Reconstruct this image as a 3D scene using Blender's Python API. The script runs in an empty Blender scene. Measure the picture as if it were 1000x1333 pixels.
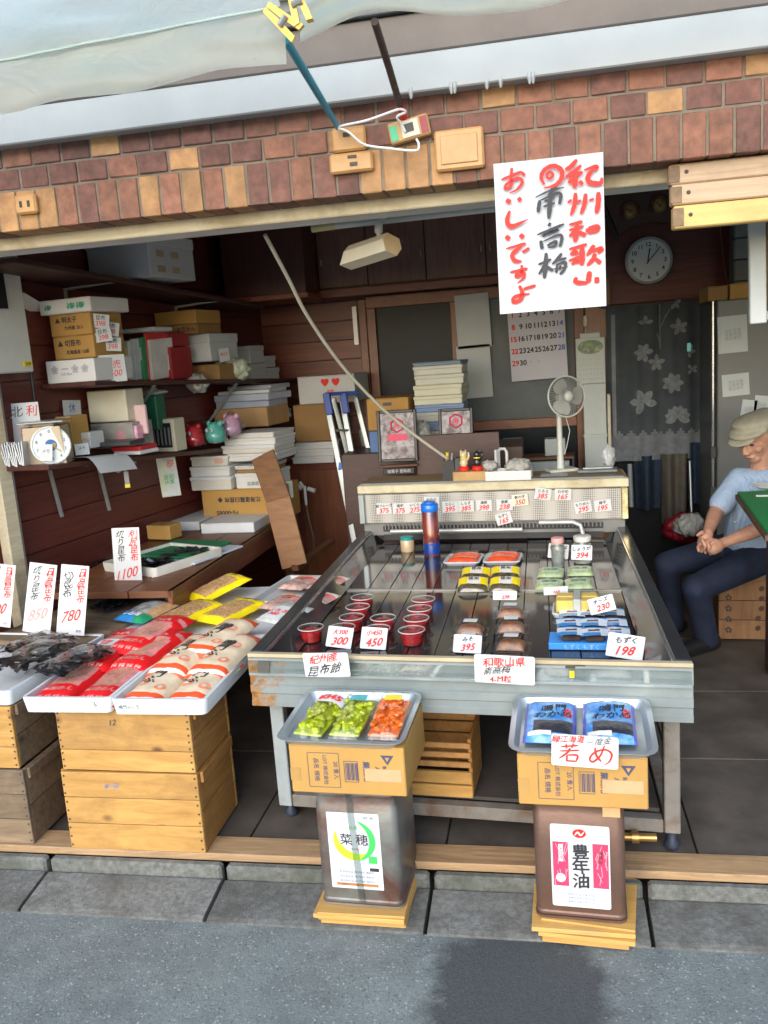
import bpy, bmesh, math, random
from mathutils import Matrix, Vector, Euler, noise as mnoise
R = math.radians
random.seed(7)
sc = bpy.context.scene
col = sc.collection

# ------------------------------------------------------------------ camera
cam_d = bpy.data.cameras.new('camera')
cam = bpy.data.objects.new('camera', cam_d); col.objects.link(cam)
cam_d.sensor_fit = 'VERTICAL'; cam_d.sensor_height = 36.0; cam_d.lens = 29.977
cam_d.clip_start = 0.05; cam_d.clip_end = 500
cam.matrix_world = Matrix([[0.98194, 0.03594, 0.18577, 0.0], [0.17578, 0.19013, -0.96589, 0.0], [-0.07003, 0.9811, 0.18038, 1.5], [0.0, 0.0, 0.0, 1.0]])
sc.camera = cam

# ------------------------------------------------------------------ sky, sun, exposure
SUN_EL, SUN_AZ = R(29), R(188)          # soft daylight from the street side
w = bpy.data.worlds.new('World'); sc.world = w; w.use_nodes = True
nt = w.node_tree
bg = nt.nodes['Background']
sky = nt.nodes.new('ShaderNodeTexSky'); sky.sky_type = 'NISHITA'; sky.sun_disc = False
sky.sun_elevation = SUN_EL; sky.sun_rotation = SUN_AZ
sky.air_density = 1.0; sky.dust_density = 1.2; sky.ozone_density = 1.0
nt.links.new(sky.outputs[0], bg.inputs[0]); bg.inputs[1].default_value = 0.15
sd = bpy.data.lights.new('sun', 'SUN'); sd.energy = 0.8; sd.angle = R(60); sd.color = (1.0, 0.975, 0.95)
so = bpy.data.objects.new('sun', sd); col.objects.link(so)
# direction towards the sun: azimuth measured so that the lamp agrees with the sky texture
sdir = Vector((math.sin(SUN_AZ) * math.cos(SUN_EL), math.cos(SUN_AZ) * math.cos(SUN_EL), math.sin(SUN_EL)))
so.rotation_euler = sdir.to_track_quat('Z', 'Y').to_euler()
vs = sc.view_settings
vs.view_transform = 'Standard'; vs.look = 'None'; vs.gamma = 1.0; vs.use_curve_mapping = False
vs.exposure = 1.4
sc.cycles.use_denoising = True
sc.cycles.max_bounces = 10; sc.cycles.diffuse_bounces = 6; sc.cycles.transparent_max_bounces = 16
sc.cycles.caustics_reflective = False; sc.cycles.caustics_refractive = False

col = bpy.data.collections.new('build')        # joined to the scene at the end, which keeps the script quick
# ------------------------------------------------------------------ materials
MATS = {}
def _new(name):
    m = bpy.data.materials.new(name); m.use_nodes = True
    n = m.node_tree
    b = n.nodes['Principled BSDF']
    return m, n, b
def _mapped(n, stretch=None, rnd=True):
    tc = n.nodes.new('ShaderNodeTexCoord')
    v = tc.outputs['Object']
    if rnd:
        oi = n.nodes.new('ShaderNodeObjectInfo')
        mu = n.nodes.new('ShaderNodeMath'); mu.operation = 'MULTIPLY'; mu.inputs[1].default_value = 37.0
        n.links.new(oi.outputs['Random'], mu.inputs[0])
        ad = n.nodes.new('ShaderNodeVectorMath'); ad.operation = 'ADD'
        n.links.new(v, ad.inputs[0]); n.links.new(mu.outputs[0], ad.inputs[1]); v = ad.outputs[0]
    if stretch:
        s = n.nodes.new('ShaderNodeVectorMath'); s.operation = 'MULTIPLY'; s.inputs[1].default_value = stretch
        n.links.new(v, s.inputs[0]); v = s.outputs[0]
    return v
def _noise(n, v, scale, detail=4, rough=.6, dist=0):
    t = n.nodes.new('ShaderNodeTexNoise'); t.inputs['Scale'].default_value = scale
    t.inputs['Detail'].default_value = detail; t.inputs['Roughness'].default_value = rough
    t.inputs['Distortion'].default_value = dist
    n.links.new(v, t.inputs['Vector']); return t.outputs['Fac']
def _ramp(n, fac, stops):
    r = n.nodes.new('ShaderNodeValToRGB'); el = r.color_ramp.elements
    while len(el) < len(stops): el.new(.5)
    for e, (p, c) in zip(el, stops):
        e.position = p; e.color = (*c, 1) if len(c) == 3 else c
    n.links.new(fac, r.inputs[0]); return r.outputs[0]
def _mix(n, fac, a, b, mode='MIX'):
    x = n.nodes.new('ShaderNodeMix'); x.data_type = 'RGBA'; x.blend_type = mode
    for i, val in ((0, fac), (6, a), (7, b)):
        if hasattr(val, 'links'): n.links.new(val, x.inputs[i])
        elif isinstance(val, (int, float)): x.inputs[i].default_value = val
        else: x.inputs[i].default_value = (*val, 1)
    return x.outputs[2]
def _bump(n, b, h, strength, dist=.005):
    bp = n.nodes.new('ShaderNodeBump'); bp.inputs['Strength'].default_value = strength
    bp.inputs['Distance'].default_value = dist
    n.links.new(h, bp.inputs['Height']); n.links.new(bp.outputs[0], b.inputs['Normal']); n.links.new(bp.outputs[0], b.inputs['Coat Normal'])
def _hsv_rand(n, c, amt):
    oi = n.nodes.new('ShaderNodeObjectInfo')
    mr = n.nodes.new('ShaderNodeMapRange'); mr.inputs['To Min'].default_value = 1 - amt; mr.inputs['To Max'].default_value = 1 + amt
    n.links.new(oi.outputs['Random'], mr.inputs['Value'])
    h = n.nodes.new('ShaderNodeHueSaturation'); n.links.new(mr.outputs[0], h.inputs['Value'])
    n.links.new(c, h.inputs['Color']); return h.outputs[0]
def mat(name, c, rough=.55, var=.12, scale=9, bump=0, bscale=90, metal=0, coat=0, rnd=0, stain=None, spec=.5, sfac=(.55,.75), sscale=5):
    """plain material: colour with mottling, optional stain colour, fine relief"""
    if name in MATS: return MATS[name]
    m, n, b = _new(name)
    v = _mapped(n)
    lo = tuple(x * (1 - var) for x in c); hi = tuple(min(1, x * (1 + var)) for x in c)
    cc = _ramp(n, _noise(n, v, scale), [(.3, lo), (.7, hi)])
    if stain:
        sf = _ramp(n, _noise(n, v, sscale, 6, .65, .4), [(sfac[0], (0,0,0)), (sfac[1], (1,1,1))])
        cc = _mix(n, sf, cc, stain)
    if rnd: cc = _hsv_rand(n, cc, rnd)
    n.links.new(cc, b.inputs['Base Color'])
    b.inputs['Roughness'].default_value = rough; b.inputs['Metallic'].default_value = metal
    b.inputs['Coat Weight'].default_value = coat; b.inputs['Coat Roughness'].default_value = .08
    b.inputs['Specular IOR Level'].default_value = spec
    if bump: _bump(n, b, _noise(n, v, bscale, 5, .7), bump)
    MATS[name] = m; return m
def wood(name, c1, c2, stretch=(1, 12, 12), scale=3, rough=.6, knots=None, rnd=.08, bump=.15, grime=None):
    if name in MATS: return MATS[name]
    m, n, b = _new(name)
    v = _mapped(n, stretch)
    g = _noise(n, v, scale, 6, .65, 1.2)
    cc = _ramp(n, g, [(.25, c1), (.5, tuple((p + q) / 2 for p, q in zip(c1, c2))), (.72, c2)])
    v2 = _mapped(n)
    if knots:
        k = n.nodes.new('ShaderNodeTexVoronoi'); k.inputs['Scale'].default_value = 5.5
        st = n.nodes.new('ShaderNodeVectorMath'); st.operation = 'MULTIPLY'; st.inputs[1].default_value = (1, 1, 1.5)
        n.links.new(v2, st.inputs[0]); n.links.new(st.outputs[0], k.inputs['Vector'])
        kf = _ramp(n, k.outputs['Distance'], [(.05, (1,1,1)), (.15, (0,0,0))])
        cc = _mix(n, kf, cc, knots)
    if grime:
        gf = _ramp(n, _noise(n, v2, 4, 6, .7, .3), [(.5, (0,0,0)), (.8, (.8,.8,.8))])
        cc = _mix(n, gf, cc, grime)
    if rnd: cc = _hsv_rand(n, cc, rnd)
    n.links.new(cc, b.inputs['Base Color']); b.inputs['Roughness'].default_value = rough
    if bump: _bump(n, b, g, bump)
    MATS[name] = m; return m
def clear(name, tint=(1, 1, 1), gloss=.25, rough=.05, edge=.55):
    """thin clear plastic or glass sheet"""
    if name in MATS: return MATS[name]
    m, n, b = _new(name)
    out = n.nodes['Material Output']; n.nodes.remove(b)
    t = n.nodes.new('ShaderNodeBsdfTransparent'); t.inputs[0].default_value = (*tint, 1)
    g = n.nodes.new('ShaderNodeBsdfGlossy'); g.inputs['Roughness'].default_value = rough
    lw = n.nodes.new('ShaderNodeLayerWeight'); lw.inputs['Blend'].default_value = .5
    pw = n.nodes.new('ShaderNodeMath'); pw.operation = 'POWER'; pw.inputs[1].default_value = 3.5; n.links.new(lw.outputs['Facing'], pw.inputs[0])
    ma = n.nodes.new('ShaderNodeMath'); ma.operation = 'MULTIPLY_ADD'; ma.inputs[1].default_value = edge; ma.inputs[2].default_value = gloss * .2
    n.links.new(pw.outputs[0], ma.inputs[0])
    mx = n.nodes.new('ShaderNodeMixShader')
    n.links.new(ma.outputs[0], mx.inputs[0]); n.links.new(t.outputs[0], mx.inputs[1]); n.links.new(g.outputs[0], mx.inputs[2])
    n.links.new(mx.outputs[0], out.inputs[0])
    MATS[name] = m; return m

# ------------------------------------------------------------------ mesh helpers
class MB:
    def __init__(s): s.v = []; s.f = []; s.m = []
    def add(s, vs, fs, m=0, M=None):
        k = len(s.v)
        s.v += [tuple(M @ Vector(p)) for p in vs] if M is not None else [tuple(p) for p in vs]
        s.f += [tuple(i + k for i in f) for f in fs]
        s.m += [m] * len(fs) if isinstance(m, int) else list(m)
        return s
    def box(s, c, d, rot=(0, 0, 0), m=0, b=0, M=None):
        T = Matrix.Translation(c) @ Euler(rot).to_matrix().to_4x4()
        if M is not None: T = M @ T
        x, y, z = d[0] / 2, d[1] / 2, d[2] / 2
        if b <= 0:
            vs = [(i * x, j * y, k * z) for k in (-1, 1) for j in (-1, 1) for i in (-1, 1)]
            fs = [(0, 2, 3, 1), (4, 5, 7, 6), (0, 1, 5, 4), (2, 6, 7, 3), (0, 4, 6, 2), (1, 3, 7, 5)]
            return s.add(vs, fs, m, T)
        b = min(b, x * .9, y * .9, z * .9)
        vs = []; idx = {}
        for i in (-1, 1):
            for j in (-1, 1):
                for k in (-1, 1):
                    for a in range(3):
                        p = [i * (x - b), j * (y - b), k * (z - b)]
                        p[a] = (i * x, j * y, k * z)[a]
                        idx[i, j, k, a] = len(vs); vs.append(p)
        fs = []
        for a in range(3):
            o = [q for q in range(3) if q != a]
            for sg in (-1, 1):
                r = []
                for (p, q) in ((-1, -1), (1, -1), (1, 1), (-1, 1)):
                    k = [0, 0, 0]; k[a] = sg; k[o[0]] = p; k[o[1]] = q; r.append(idx[k[0], k[1], k[2], a])
                if (sg > 0) != (a == 1): fs.append(tuple(r))
                else: fs.append(tuple(reversed(r)))
        for a in range(3):           # edges along axis a
            o = [q for q in range(3) if q != a]
            for p in (-1, 1):
                for q in (-1, 1):
                    def K(t, ax):
                        k = [0, 0, 0]; k[a] = t; k[o[0]] = p; k[o[1]] = q; return idx[k[0], k[1], k[2], ax]
                    r = [K(-1, o[0]), K(1, o[0]), K(1, o[1]), K(-1, o[1])]
                    A, B, C_ = [Vector(vs[t]) for t in r[:3]]
                    nn = (B - A).cross(C_ - B); ctr = Vector([0, 0, 0]); ctr[o[0]] = p; ctr[o[1]] = q
                    fs.append(tuple(r) if nn.dot(ctr) > 0 else tuple(reversed(r)))
        for i in (-1, 1):
            for j in (-1, 1):
                for k in (-1, 1):
                    r = [idx[i, j, k, a] for a in range(3)]
                    A, B, C_ = [Vector(vs[t]) for t in r]
                    nn = (B - A).cross(C_ - B)
                    fs.append(tuple(r) if nn.dot(Vector((i, j, k))) > 0 else tuple(reversed(r)))
        return s.add(vs, fs, m, T)
    def bar(s, a, b, w, h, m=0, up=(0, 0, 1), bev=0):
        a, b = Vector(a), Vector(b); d = b - a; L = d.length; x = d.normalized()
        u = Vector(up); y = u.cross(x)
        if y.length < 1e-4: y = Vector((0, 1, 0)).cross(x)
        y.normalize(); z = x.cross(y)
        M = Matrix((x, y, z)).transposed().to_4x4(); M.translation = (a + b) / 2
        return s.box((0, 0, 0), (L, w, h), m=m, b=bev, M=M)
    def tube(s, pts, r, n=8, m=0, caps=True, closed=False):
        pts = [Vector(p) for p in pts]; N = len(pts)
        rs = r if isinstance(r, (list, tuple)) else [r] * N
        k = len(s.v); prev = None
        for i, p in enumerate(pts):
            a = pts[(i - 1) % N] if (i or closed) else pts[0]; b = pts[(i + 1) % N] if (i < N - 1 or closed) else pts[-1]
            t = (b - a).normalized()
            if prev is None:
                u = Vector((0, 0, 1)) if abs(t.z) < .9 else Vector((1, 0, 0))
                x = t.cross(u).normalized()
            else:
                x = prev - t * prev.dot(t)
                x = x.normalized() if x.length > 1e-6 else t.orthogonal().normalized()
            prev = x; y = t.cross(x)
            for j in range(n):
                g = 2 * math.pi * j / n
                s.v.append(tuple(p + (x * math.cos(g) + y * math.sin(g)) * rs[i]))
        segs = N if closed else N - 1
        for i in range(segs):
            i2 = (i + 1) % N
            for j in range(n):
                j2 = (j + 1) % n
                s.f.append((k + i * n + j, k + i * n + j2, k + i2 * n + j2, k + i2 * n + j)); s.m.append(m)
        if caps and not closed:
            s.f.append(tuple(k + j for j in reversed(range(n)))); s.f.append(tuple(k + (N - 1) * n + j for j in range(n))); s.m += [m, m]
        return s
    def lathe(s, prof, n=16, m=0, M=None, squash=1):
        """prof: list of (radius, z[, material])"""
        vs = []; fs = []; ms = []
        for q in prof:
            for j in range(n):
                g = 2 * math.pi * j / n; vs.append((q[0] * math.cos(g), q[0] * squash * math.sin(g), q[1]))
        for i in range(len(prof) - 1):
            mm = prof[i + 1][2] if len(prof[i + 1]) > 2 else m
            for j in range(n):
                j2 = (j + 1) % n
                fs.append((i * n + j, i * n + j2, (i + 1) * n + j2, (i + 1) * n + j)); ms.append(mm)
        return s.add(vs, fs, ms, M)
    def prism(s, pts, d, m=0, M=None):
        """pts in XZ, extruded along y from 0 to d (front face at y=0 looks to -y)"""
        n = len(pts)
        vs = [(p[0], 0, p[1]) for p in pts] + [(p[0], d, p[1]) for p in pts]
        area = sum(pts[i][0] * pts[(i + 1) % n][1] - pts[(i + 1) % n][0] * pts[i][1] for i in range(n))
        o = range(n) if area > 0 else range(n - 1, -1, -1); o = list(o)
        fs = [tuple(o), tuple(i + n for i in reversed(o))]
        for a in range(n):
            i, j = o[a], o[(a + 1) % n]; fs.append((i, i + n, j + n, j))
        return s.add(vs, fs, m, M)
    def grid(s, fn, nu, nv, matfn=None, M=None, m=0):
        vs = [fn(i / nu, j / nv) for j in range(nv + 1) for i in range(nu + 1)]
        fs = []; ms = []
        for j in range(nv):
            for i in range(nu):
                a = j * (nu + 1) + i
                fs.append((a, a + 1, a + nu + 2, a + nu + 1)); ms.append(matfn((i + .5) / nu, (j + .5) / nv) if matfn else m)
        return s.add(vs, fs, ms, M)
    def mesh(s, name, mats, smooth=None):
        me = bpy.data.meshes.new(name); me.from_pydata(s.v, [], s.f)
        for q in (mats if isinstance(mats, (list, tuple)) else [mats]): me.materials.append(q)
        me.polygons.foreach_set('material_index', s.m)
        if smooth is not None:
            me.polygons.foreach_set('use_smooth', [True] * len(me.polygons))
            if smooth < 180: me.set_sharp_from_angle(angle=R(smooth))
        me.update(); return me
    def build(s, name, mats, parent=None, loc=(0, 0, 0), rot=(0, 0, 0), smooth=None):
        return link(name, s.mesh(name, mats, smooth), parent, loc, rot)
def link(name, me, parent=None, loc=(0, 0, 0), rot=(0, 0, 0)):
    o = bpy.data.objects.new(name, me); col.objects.link(o)
    o.location = loc; o.rotation_euler = rot
    if parent: o.parent = parent
    return o
def tag(o, label=None, cat=None, group=None, kind=None):
    if label: o['label'] = label
    if cat: o['category'] = cat
    if group: o['group'] = group
    if kind: o['kind'] = kind
    return o
def thing(name, label, cat, loc=(0, 0, 0), rot=(0, 0, 0), group=None):
    o = bpy.data.objects.new(name, None); col.objects.link(o); o.empty_display_size = .05
    o.location = loc; o.rotation_euler = rot if isinstance(rot, (tuple, Euler)) else (0, 0, rot)
    return tag(o, label, cat, group)
def kids(o): return [c for c in bpy.data.objects if c.parent == o]
def copy_tree(o, parent=None):
    c = o.copy(); col.objects.link(c); c.parent = parent
    for ch in kids(o): copy_tree(ch, c)
    return c
def dup(o, loc, rot=(0, 0, 0), label=None):
    c = copy_tree(o); c.location = loc; c.rotation_euler = rot if isinstance(rot, tuple) else (0, 0, rot)
    if label: c['label'] = label
    return c
def B(name, c, d, m, parent=None, rot=(0, 0, 0), b=.003):
    return MB().box((0, 0, 0), d, b=b).build(name, m, parent, c, rot)

# ------------------------------------------------------------------ lettering
TXT = {}
def to_mesh(o):
    """mesh of a text curve or of a mesh with modifiers"""
    sc.collection.objects.link(o)
    me = bpy.data.meshes.new_from_object(o.evaluated_get(bpy.context.evaluated_depsgraph_get()))
    bpy.data.objects.remove(o)
    return me
def glyphs(body, size, bold=0., shear=.15, wob=.02, spacing=.95, align='CENTER', xs=1.):
    """lettering as a mesh in the XZ plane, looking to -y, centred on its own middle"""
    key = (body, size, bold, shear, wob, spacing, align, xs)
    if key in TXT: return TXT[key]
    cu = bpy.data.curves.new('lettering', 'FONT'); cu.body = body; cu.size = size
    cu.align_x = align; cu.space_line = spacing; cu.resolution_u = 3; cu.fill_mode = 'FRONT'
    me = to_mesh(bpy.data.objects.new('lettering', cu)); bpy.data.curves.remove(cu)
    ph = random.random() * 6
    xsr = [v.co.x for v in me.vertices] or [0]; ysr = [v.co.y for v in me.vertices] or [0]
    cx, cy = (min(xsr) + max(xsr)) / 2, (min(ysr) + max(ysr)) / 2
    if align == 'LEFT': cx = 0
    for v in me.vertices:
        x, y = v.co.x - cx, v.co.y - cy
        k = 5 / size
        x2 = x + shear * (y % size if '\n' in body else y) * .6 + wob * size * math.sin(k * y + ph) + wob * .5 * size * math.sin(2.3 * k * x + ph * 2)
        y2 = y + .35 * shear * x + wob * size * math.sin(k * .8 * x + ph * 3)
        v.co = (x2 * xs, 0, y2)
    if bold:          # a heavier pen: the same outline laid a few times, a little apart
        base = [tuple(v.co) for v in me.vertices]; fs = [tuple(p.vertices) for p in me.polygons]; nv = len(base); vs = []; ff = []
        for k, (ox, oz) in enumerate(((0, 0), (1, .3), (-1, -.3), (.3, -1), (-.3, 1))):
            vs += [(p[0] + ox * bold * size, -k * .00005, p[2] + oz * bold * size) for p in base]; ff += [tuple(i + k * nv for i in f) for f in fs]
        me = bpy.data.meshes.new('lettering'); me.from_pydata(vs, [], ff)
    TXT[key] = me; return me
def text(body, size, m, parent, loc, rot=(0, 0, 0), name='lettering', **kw):
    me = glyphs(body, size, **kw).copy(); me.materials.clear(); me.materials.append(m)
    return link(name, me, parent, loc, rot)
def brush(strokes, w, m, parent, loc, s=1., name='lettering', rot=(0, 0, 0)):
    """brush strokes: each a list of (x, y[, width factor]); ribbon in XZ plane with tapered ends"""
    mb = MB(); k = 0
    for st in strokes:
        P = [Vector((p[0], p[1])) for p in st]; W = [p[2] if len(p) > 2 else 1 for p in st]
        # subdivide with Catmull-Rom
        Q = []; N = len(P)
        for i in range(N - 1):
            p0 = P[max(i - 1, 0)]; p1 = P[i]; p2 = P[i + 1]; p3 = P[min(i + 2, N - 1)]
            for q in range(5):
                t = q / 5
                pt = .5 * ((2 * p1) + (p2 - p0) * t + (2 * p0 - 5 * p1 + 4 * p2 - p3) * t * t + (3 * p1 - p0 - 3 * p2 + p3) * t ** 3)
                Q.append((pt, W[i] * (1 - t) + W[i + 1] * t))
        Q.append((P[-1], W[-1]))
        vs = []; n = len(Q)
        for i, (p, ww) in enumerate(Q):
            d = (Q[min(i + 1, n - 1)][0] - Q[max(i - 1, 0)][0])
            d = d.normalized() if d.length > 0 else Vector((1, 0))
            nrm = Vector((-d.y, d.x)); e = min(1, .55 + 1.2 * min(i, n - 1 - i) / n * 2)
            hw = w * ww * e / 2 * (1 + .08 * math.sin(i * 2.1 + k))
            vs += [(p + nrm * hw) * s, (p - nrm * hw) * s]
        mb.add([(v.x, -k * .00004, v.y) for v in vs], [(2 * i, 2 * i + 1, 2 * i + 3, 2 * i + 2) for i in range(n - 1)])
        k += 1
    return mb.build(name, m, parent, loc, rot)

# ================================================================== the setting
# ---- street
def asphalt():
    m, n, b = _new('asphalt')
    v = _mapped(n, rnd=False)
    fine = _noise(n, v, 150, 4, .75)
    vo = n.nodes.new('ShaderNodeTexVoronoi'); vo.inputs['Scale'].default_value = 210; n.links.new(v, vo.inputs['Vector'])
    sep = n.nodes.new('ShaderNodeSeparateColor'); n.links.new(vo.outputs['Color'], sep.inputs[0])
    big = _noise(n, v, 2.2, 4, .6, .6)
    mid = _noise(n, v, 14, 5, .6)
    cc = _ramp(n, fine, [(.2, (.185, .215, .212)), (.55, (.232, .266, .262)), (.85, (.30, .335, .33))])
    cc = _mix(n, .45, cc, _ramp(n, mid, [(.3, (.55,.55,.55)), (.7, (1.15,1.15,1.15))]), 'MULTIPLY')
    cc = _mix(n, .8, cc, _ramp(n, big, [(.3, (.72,.74,.76)), (.7, (1.18,1.2,1.18))]), 'MULTIPLY')
    chips = _ramp(n, sep.outputs[0], [(.93, (0,0,0)), (.99, (.7,.7,.7))])
    cc = _mix(n, chips, cc, (.48, .53, .53))
    pits = _ramp(n, sep.outputs[1], [(.88, (0,0,0)), (.98, (.45,.45,.45))])
    cc = _mix(n, pits, cc, (.045, .05, .055))
    # damp patch near the right tin, with its own ragged outline
    sp = n.nodes.new('ShaderNodeVectorMath'); sp.operation = 'SUBTRACT'; sp.inputs[1].default_value = (-0.12, 1.88, -.09)
    n.links.new(v, sp.inputs[0])
    s2 = n.nodes.new('ShaderNodeVectorMath'); s2.operation = 'MULTIPLY'; s2.inputs[1].default_value = (3.7, 2.5, 0)
    n.links.new(sp.outputs[0], s2.inputs[0])
    ln = n.nodes.new('ShaderNodeVectorMath'); ln.operation = 'LENGTH'; n.links.new(s2.outputs[0], ln.inputs[0])
    ed = _noise(n, v, 9, 7, .72)
    ad = n.nodes.new('ShaderNodeMath'); ad.operation = 'ADD'; n.links.new(ln.outputs['Value'], ad.inputs[0])
    mu = n.nodes.new('ShaderNodeMath'); mu.operation = 'MULTIPLY'; mu.inputs[1].default_value = .9
    n.links.new(ed, mu.inputs[0]); n.links.new(mu.outputs[0], ad.inputs[1])
    wet = _ramp(n, ad.outputs[0], [(.0, (1,1,1)), (.99, (1,1,1)), (1.0, (0,0,0))])
    r = wet.node; r.color_ramp.elements[1].position = .84
    md = n.nodes.new('ShaderNodeMath'); md.operation = 'MULTIPLY'; md.inputs[1].default_value = .72
    n.links.new(ad.outputs[0], md.inputs[0]); n.links.new(md.outputs[0], r.inputs[0])
    cc = _mix(n, wet, cc, _ramp(n, fine, [(.3, (.055, .063, .066)), (.62, (.085, .095, .098)), (.78, (.19, .205, .205))]))
    n.links.new(cc, b.inputs['Base Color'])
    b.inputs['Roughness'].default_value = .8
    _bump(n, b, fine, .9, .008)
    MATS['asphalt'] = m; return m
asphalt()
concrete = mat('gutter concrete', (.155, .16, .15), .9, .35, 60, .8, 170, stain=(.075, .072, .062), sfac=(.42, .72), sscale=6, rnd=.12)
kerbmat = mat('kerb concrete', (.16, .165, .15), .9, .35, 50, .8, 160, stain=(.07, .08, .06), sfac=(.45, .7))
floormat = mat('shop floor concrete', (.085, .074, .063), .6, .35, 6, .25, 90, stain=(.16, .14, .12), sfac=(.55, .85), sscale=3)
g = MB().grid(lambda u, v: (-60 + 120 * u, -60 + 62.09 * v, -.09), 1, 1).build('street', MATS['asphalt']); tag(g, kind='structure')
g = MB().grid(lambda u, v: (-60 + 120 * u, 2.09 + 60 * v, -.12), 1, 1).build('ground', floormat); tag(g, kind='structure')
# gutter: sloping concrete slabs with open joints, then a low kerb
gut = MB().box((0, 2.18, -.14), (9, .2, .06)).build('gutter', mat('joint dirt', (.03, .03, .028), .9)); tag(gut, kind='structure')
xs = [-4.6, -4.0, -3.4, -2.8, -2.2, -1.62, -1.02, -.37, .24, .84, 1.44, 2.04, 2.64, 3.24]
for i in range(len(xs) - 1):
    a, c = xs[i] + .006, xs[i + 1] - .006
    mb = MB()
    P = [(2.085, -.082), (2.10, -.077), (2.245, -.058), (2.252, -.062), (2.252, -.13), (2.085, -.13)]
    sh = .006 * random.uniform(-1, 1); n_ = len(P)
    vs = [(a, p[0], p[1] + sh * .3) for p in P] + [(c, p[0], p[1] - sh * .3) for p in P]
    fs = [tuple(range(n_ - 1, -1, -1))[::-1], tuple(range(2 * n_ - 1, n_ - 1, -1))]
    fs += [(k, k + n_, (k + 1) % n_ + n_, (k + 1) % n_) for k in range(n_)]
    mb.add(vs, fs).build('concrete_slab', concrete, gut)
    B('kerb_stone', ((a + c) / 2, 2.270, -.054), (c - a - .004, .034, .07), kerbmat, gut, b=.008)
pl = thing('threshold_plank', 'long pale worn wooden plank laid along the shop front on the kerb', 'plank', (0, 2.34, 0))
plank_w = wood('threshold wood', (.24, .145, .075), (.50, .33, .17), (1.2, 14, 14), 3, .7, grime=(.14, .10, .07))
for a, c in ((-4.2, -1.95), (-1.946, .10), (.104, 2.6)):
    B('board', ((a + c) / 2, .0, -.012), (c - a, .102, .026), plank_w, pl, b=.004)
# shop floor: big concrete flags
fl = MB().box((-.2, 4.15, -.06), (4.4, 3.5, .08)).build('shop_floor', mat('floor joint', (.02, .02, .02), .9)); tag(fl, kind='structure')
ys = [2.395, 3.0, 3.62, 4.3, 5.0, 5.9]; fx = [-2.4, -1.62, -.98, -.34, .405, 1.2, 2.0]
for i in range(len(fx) - 1):
    for j in range(len(ys) - 1):
        B('floor_flag', ((fx[i] + fx[i+1]) / 2, (ys[j] + ys[j+1]) / 2, -.022), (fx[i+1] - fx[i] - .006, ys[j+1] - ys[j] - .006, .03), floormat, fl, b=.002)

# ---- walls and ceiling
redwood = wood('dark red panelling', (.085, .015, .012), (.185, .042, .030), (.7, 10, 10), 3, .42, rnd=.2, bump=.1)
redwood_b = wood('dark red panelling back', (.10, .024, .012), (.24, .062, .030), (.7, 10, 10), 3, .4, rnd=.2, bump=.1)
darkwood = wood('dark brown veneer', (.050, .026, .022), (.095, .048, .040), (.9, 10, 6), 3, .45, rnd=.1, bump=.08)
brownwood = wood('reddish brown timber', (.09, .032, .014), (.21, .085, .035), (.8, 10, 10), 3, .5, rnd=.12, bump=.12)
plaster = mat('grey plaster', (.30, .31, .30), .8, .12, 5, .1, 60)
WALL = R(80)                 # the left wall runs slightly inwards towards the back
wl = thing('shop_wall', 'dark red wood panelled left side wall behind the shelves', 'wall', (-2.35, 2.6, 0), WALL)
MB().box((1.45, .036, 1.25), (3.7, .05, 2.5)).build('backing', darkwood, wl)
for k in range(17):
    B('plank', (1.45, .006, .075 + .15 * k), (3.4, .012, .1465), redwood, wl, b=.002)
wb = thing('shop_wall', 'wood panelled back wall of the shop behind ladder and cartons', 'wall', (0, 5.6, 0))
MB().box((0, .06, 1.25), (4.2, .06, 2.5)).build('backing', darkwood, wb)
for k in range(20):
    B('plank', (-1.40, .015, .055 + .125 * k), (.90, .016, .1215), redwood_b, wb, b=.002)
# the wall above and beside the curtain
B('panel', (.90, .012, 2.08), (1.22, .02, .80), redwood, wb, b=.002)
B('panel', (-.34, .012, .5), (1.2, .018, 1.0), redwood_b, wb, b=.002)
wr = thing('shop_wall', 'grey block side wall at the far right beside the fridge', 'wall', (1.9, 4.0, 0))
MB().box((.03, 0, 1.25), (.05, 4.0, 2.5)).build('backing', mat('pale plaster', (.62, .62, .58), .8, .1), wr)
blockm = mat('grey wall block', (.24, .27, .27), .75, .15, 7, .1, 60, rnd=.08)
wr2 = thing('block_pier', 'grey tiled pier above the fridge beside the hanging notice board', 'pier', (1.32, 5.3, 0))
MB().box((0, .06, 1.2), (.44, .08, 2.4)).build('backing', mat('pier joint', (.10, .115, .115), .9), wr2)
for k in range(20):
    for s in (-1, 1):
        B('block', (s * .11, .0, .06 + .118 * k), (.214, .05, .112), blockm, wr2, b=.004)
ce = MB().box((0, 4.2, 2.55), (4.4, 3.3, .06)).build('ceiling', mat('ceiling board', (.80, .78, .72), .8, .1)); tag(ce, kind='structure')

# ---- front lintel clad with brick tiles
lt = thing('brick_lintel', 'brick tiled lintel above the shop opening in red brown and tan', 'lintel', (0, 2.55, 1.96))
mortar = mat('mortar', (.20, .165, .125), .9, .2, 20, .4, 200)
MB().box((0, .0505, .1275), (5.2, .114, .245)).build('mortar_bed', mortar, lt)
bk = [mat('brick dark red', (.155, .064, .043), .65, .4, 30, .3, 160, rnd=.22, stain=(.12, .045, .033), sfac=(.5, .8), sscale=9),
      mat('brick orange red', (.235, .098, .055), .65, .35, 30, .3, 160, rnd=.18, stain=(.17, .06, .036), sfac=(.5, .8), sscale=9),
      mat('brick tan', (.40, .21, .08), .6, .25, 22, .3, 160, rnd=.12, stain=(.24, .10, .04), sfac=(.5, .8), sscale=12)]
rb = random.Random(5)
def pick(p): 
    t = rb.random(); return bk[2] if t < p else (bk[1] if t < p + .42 else bk[0])
brick_me = {}
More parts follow.
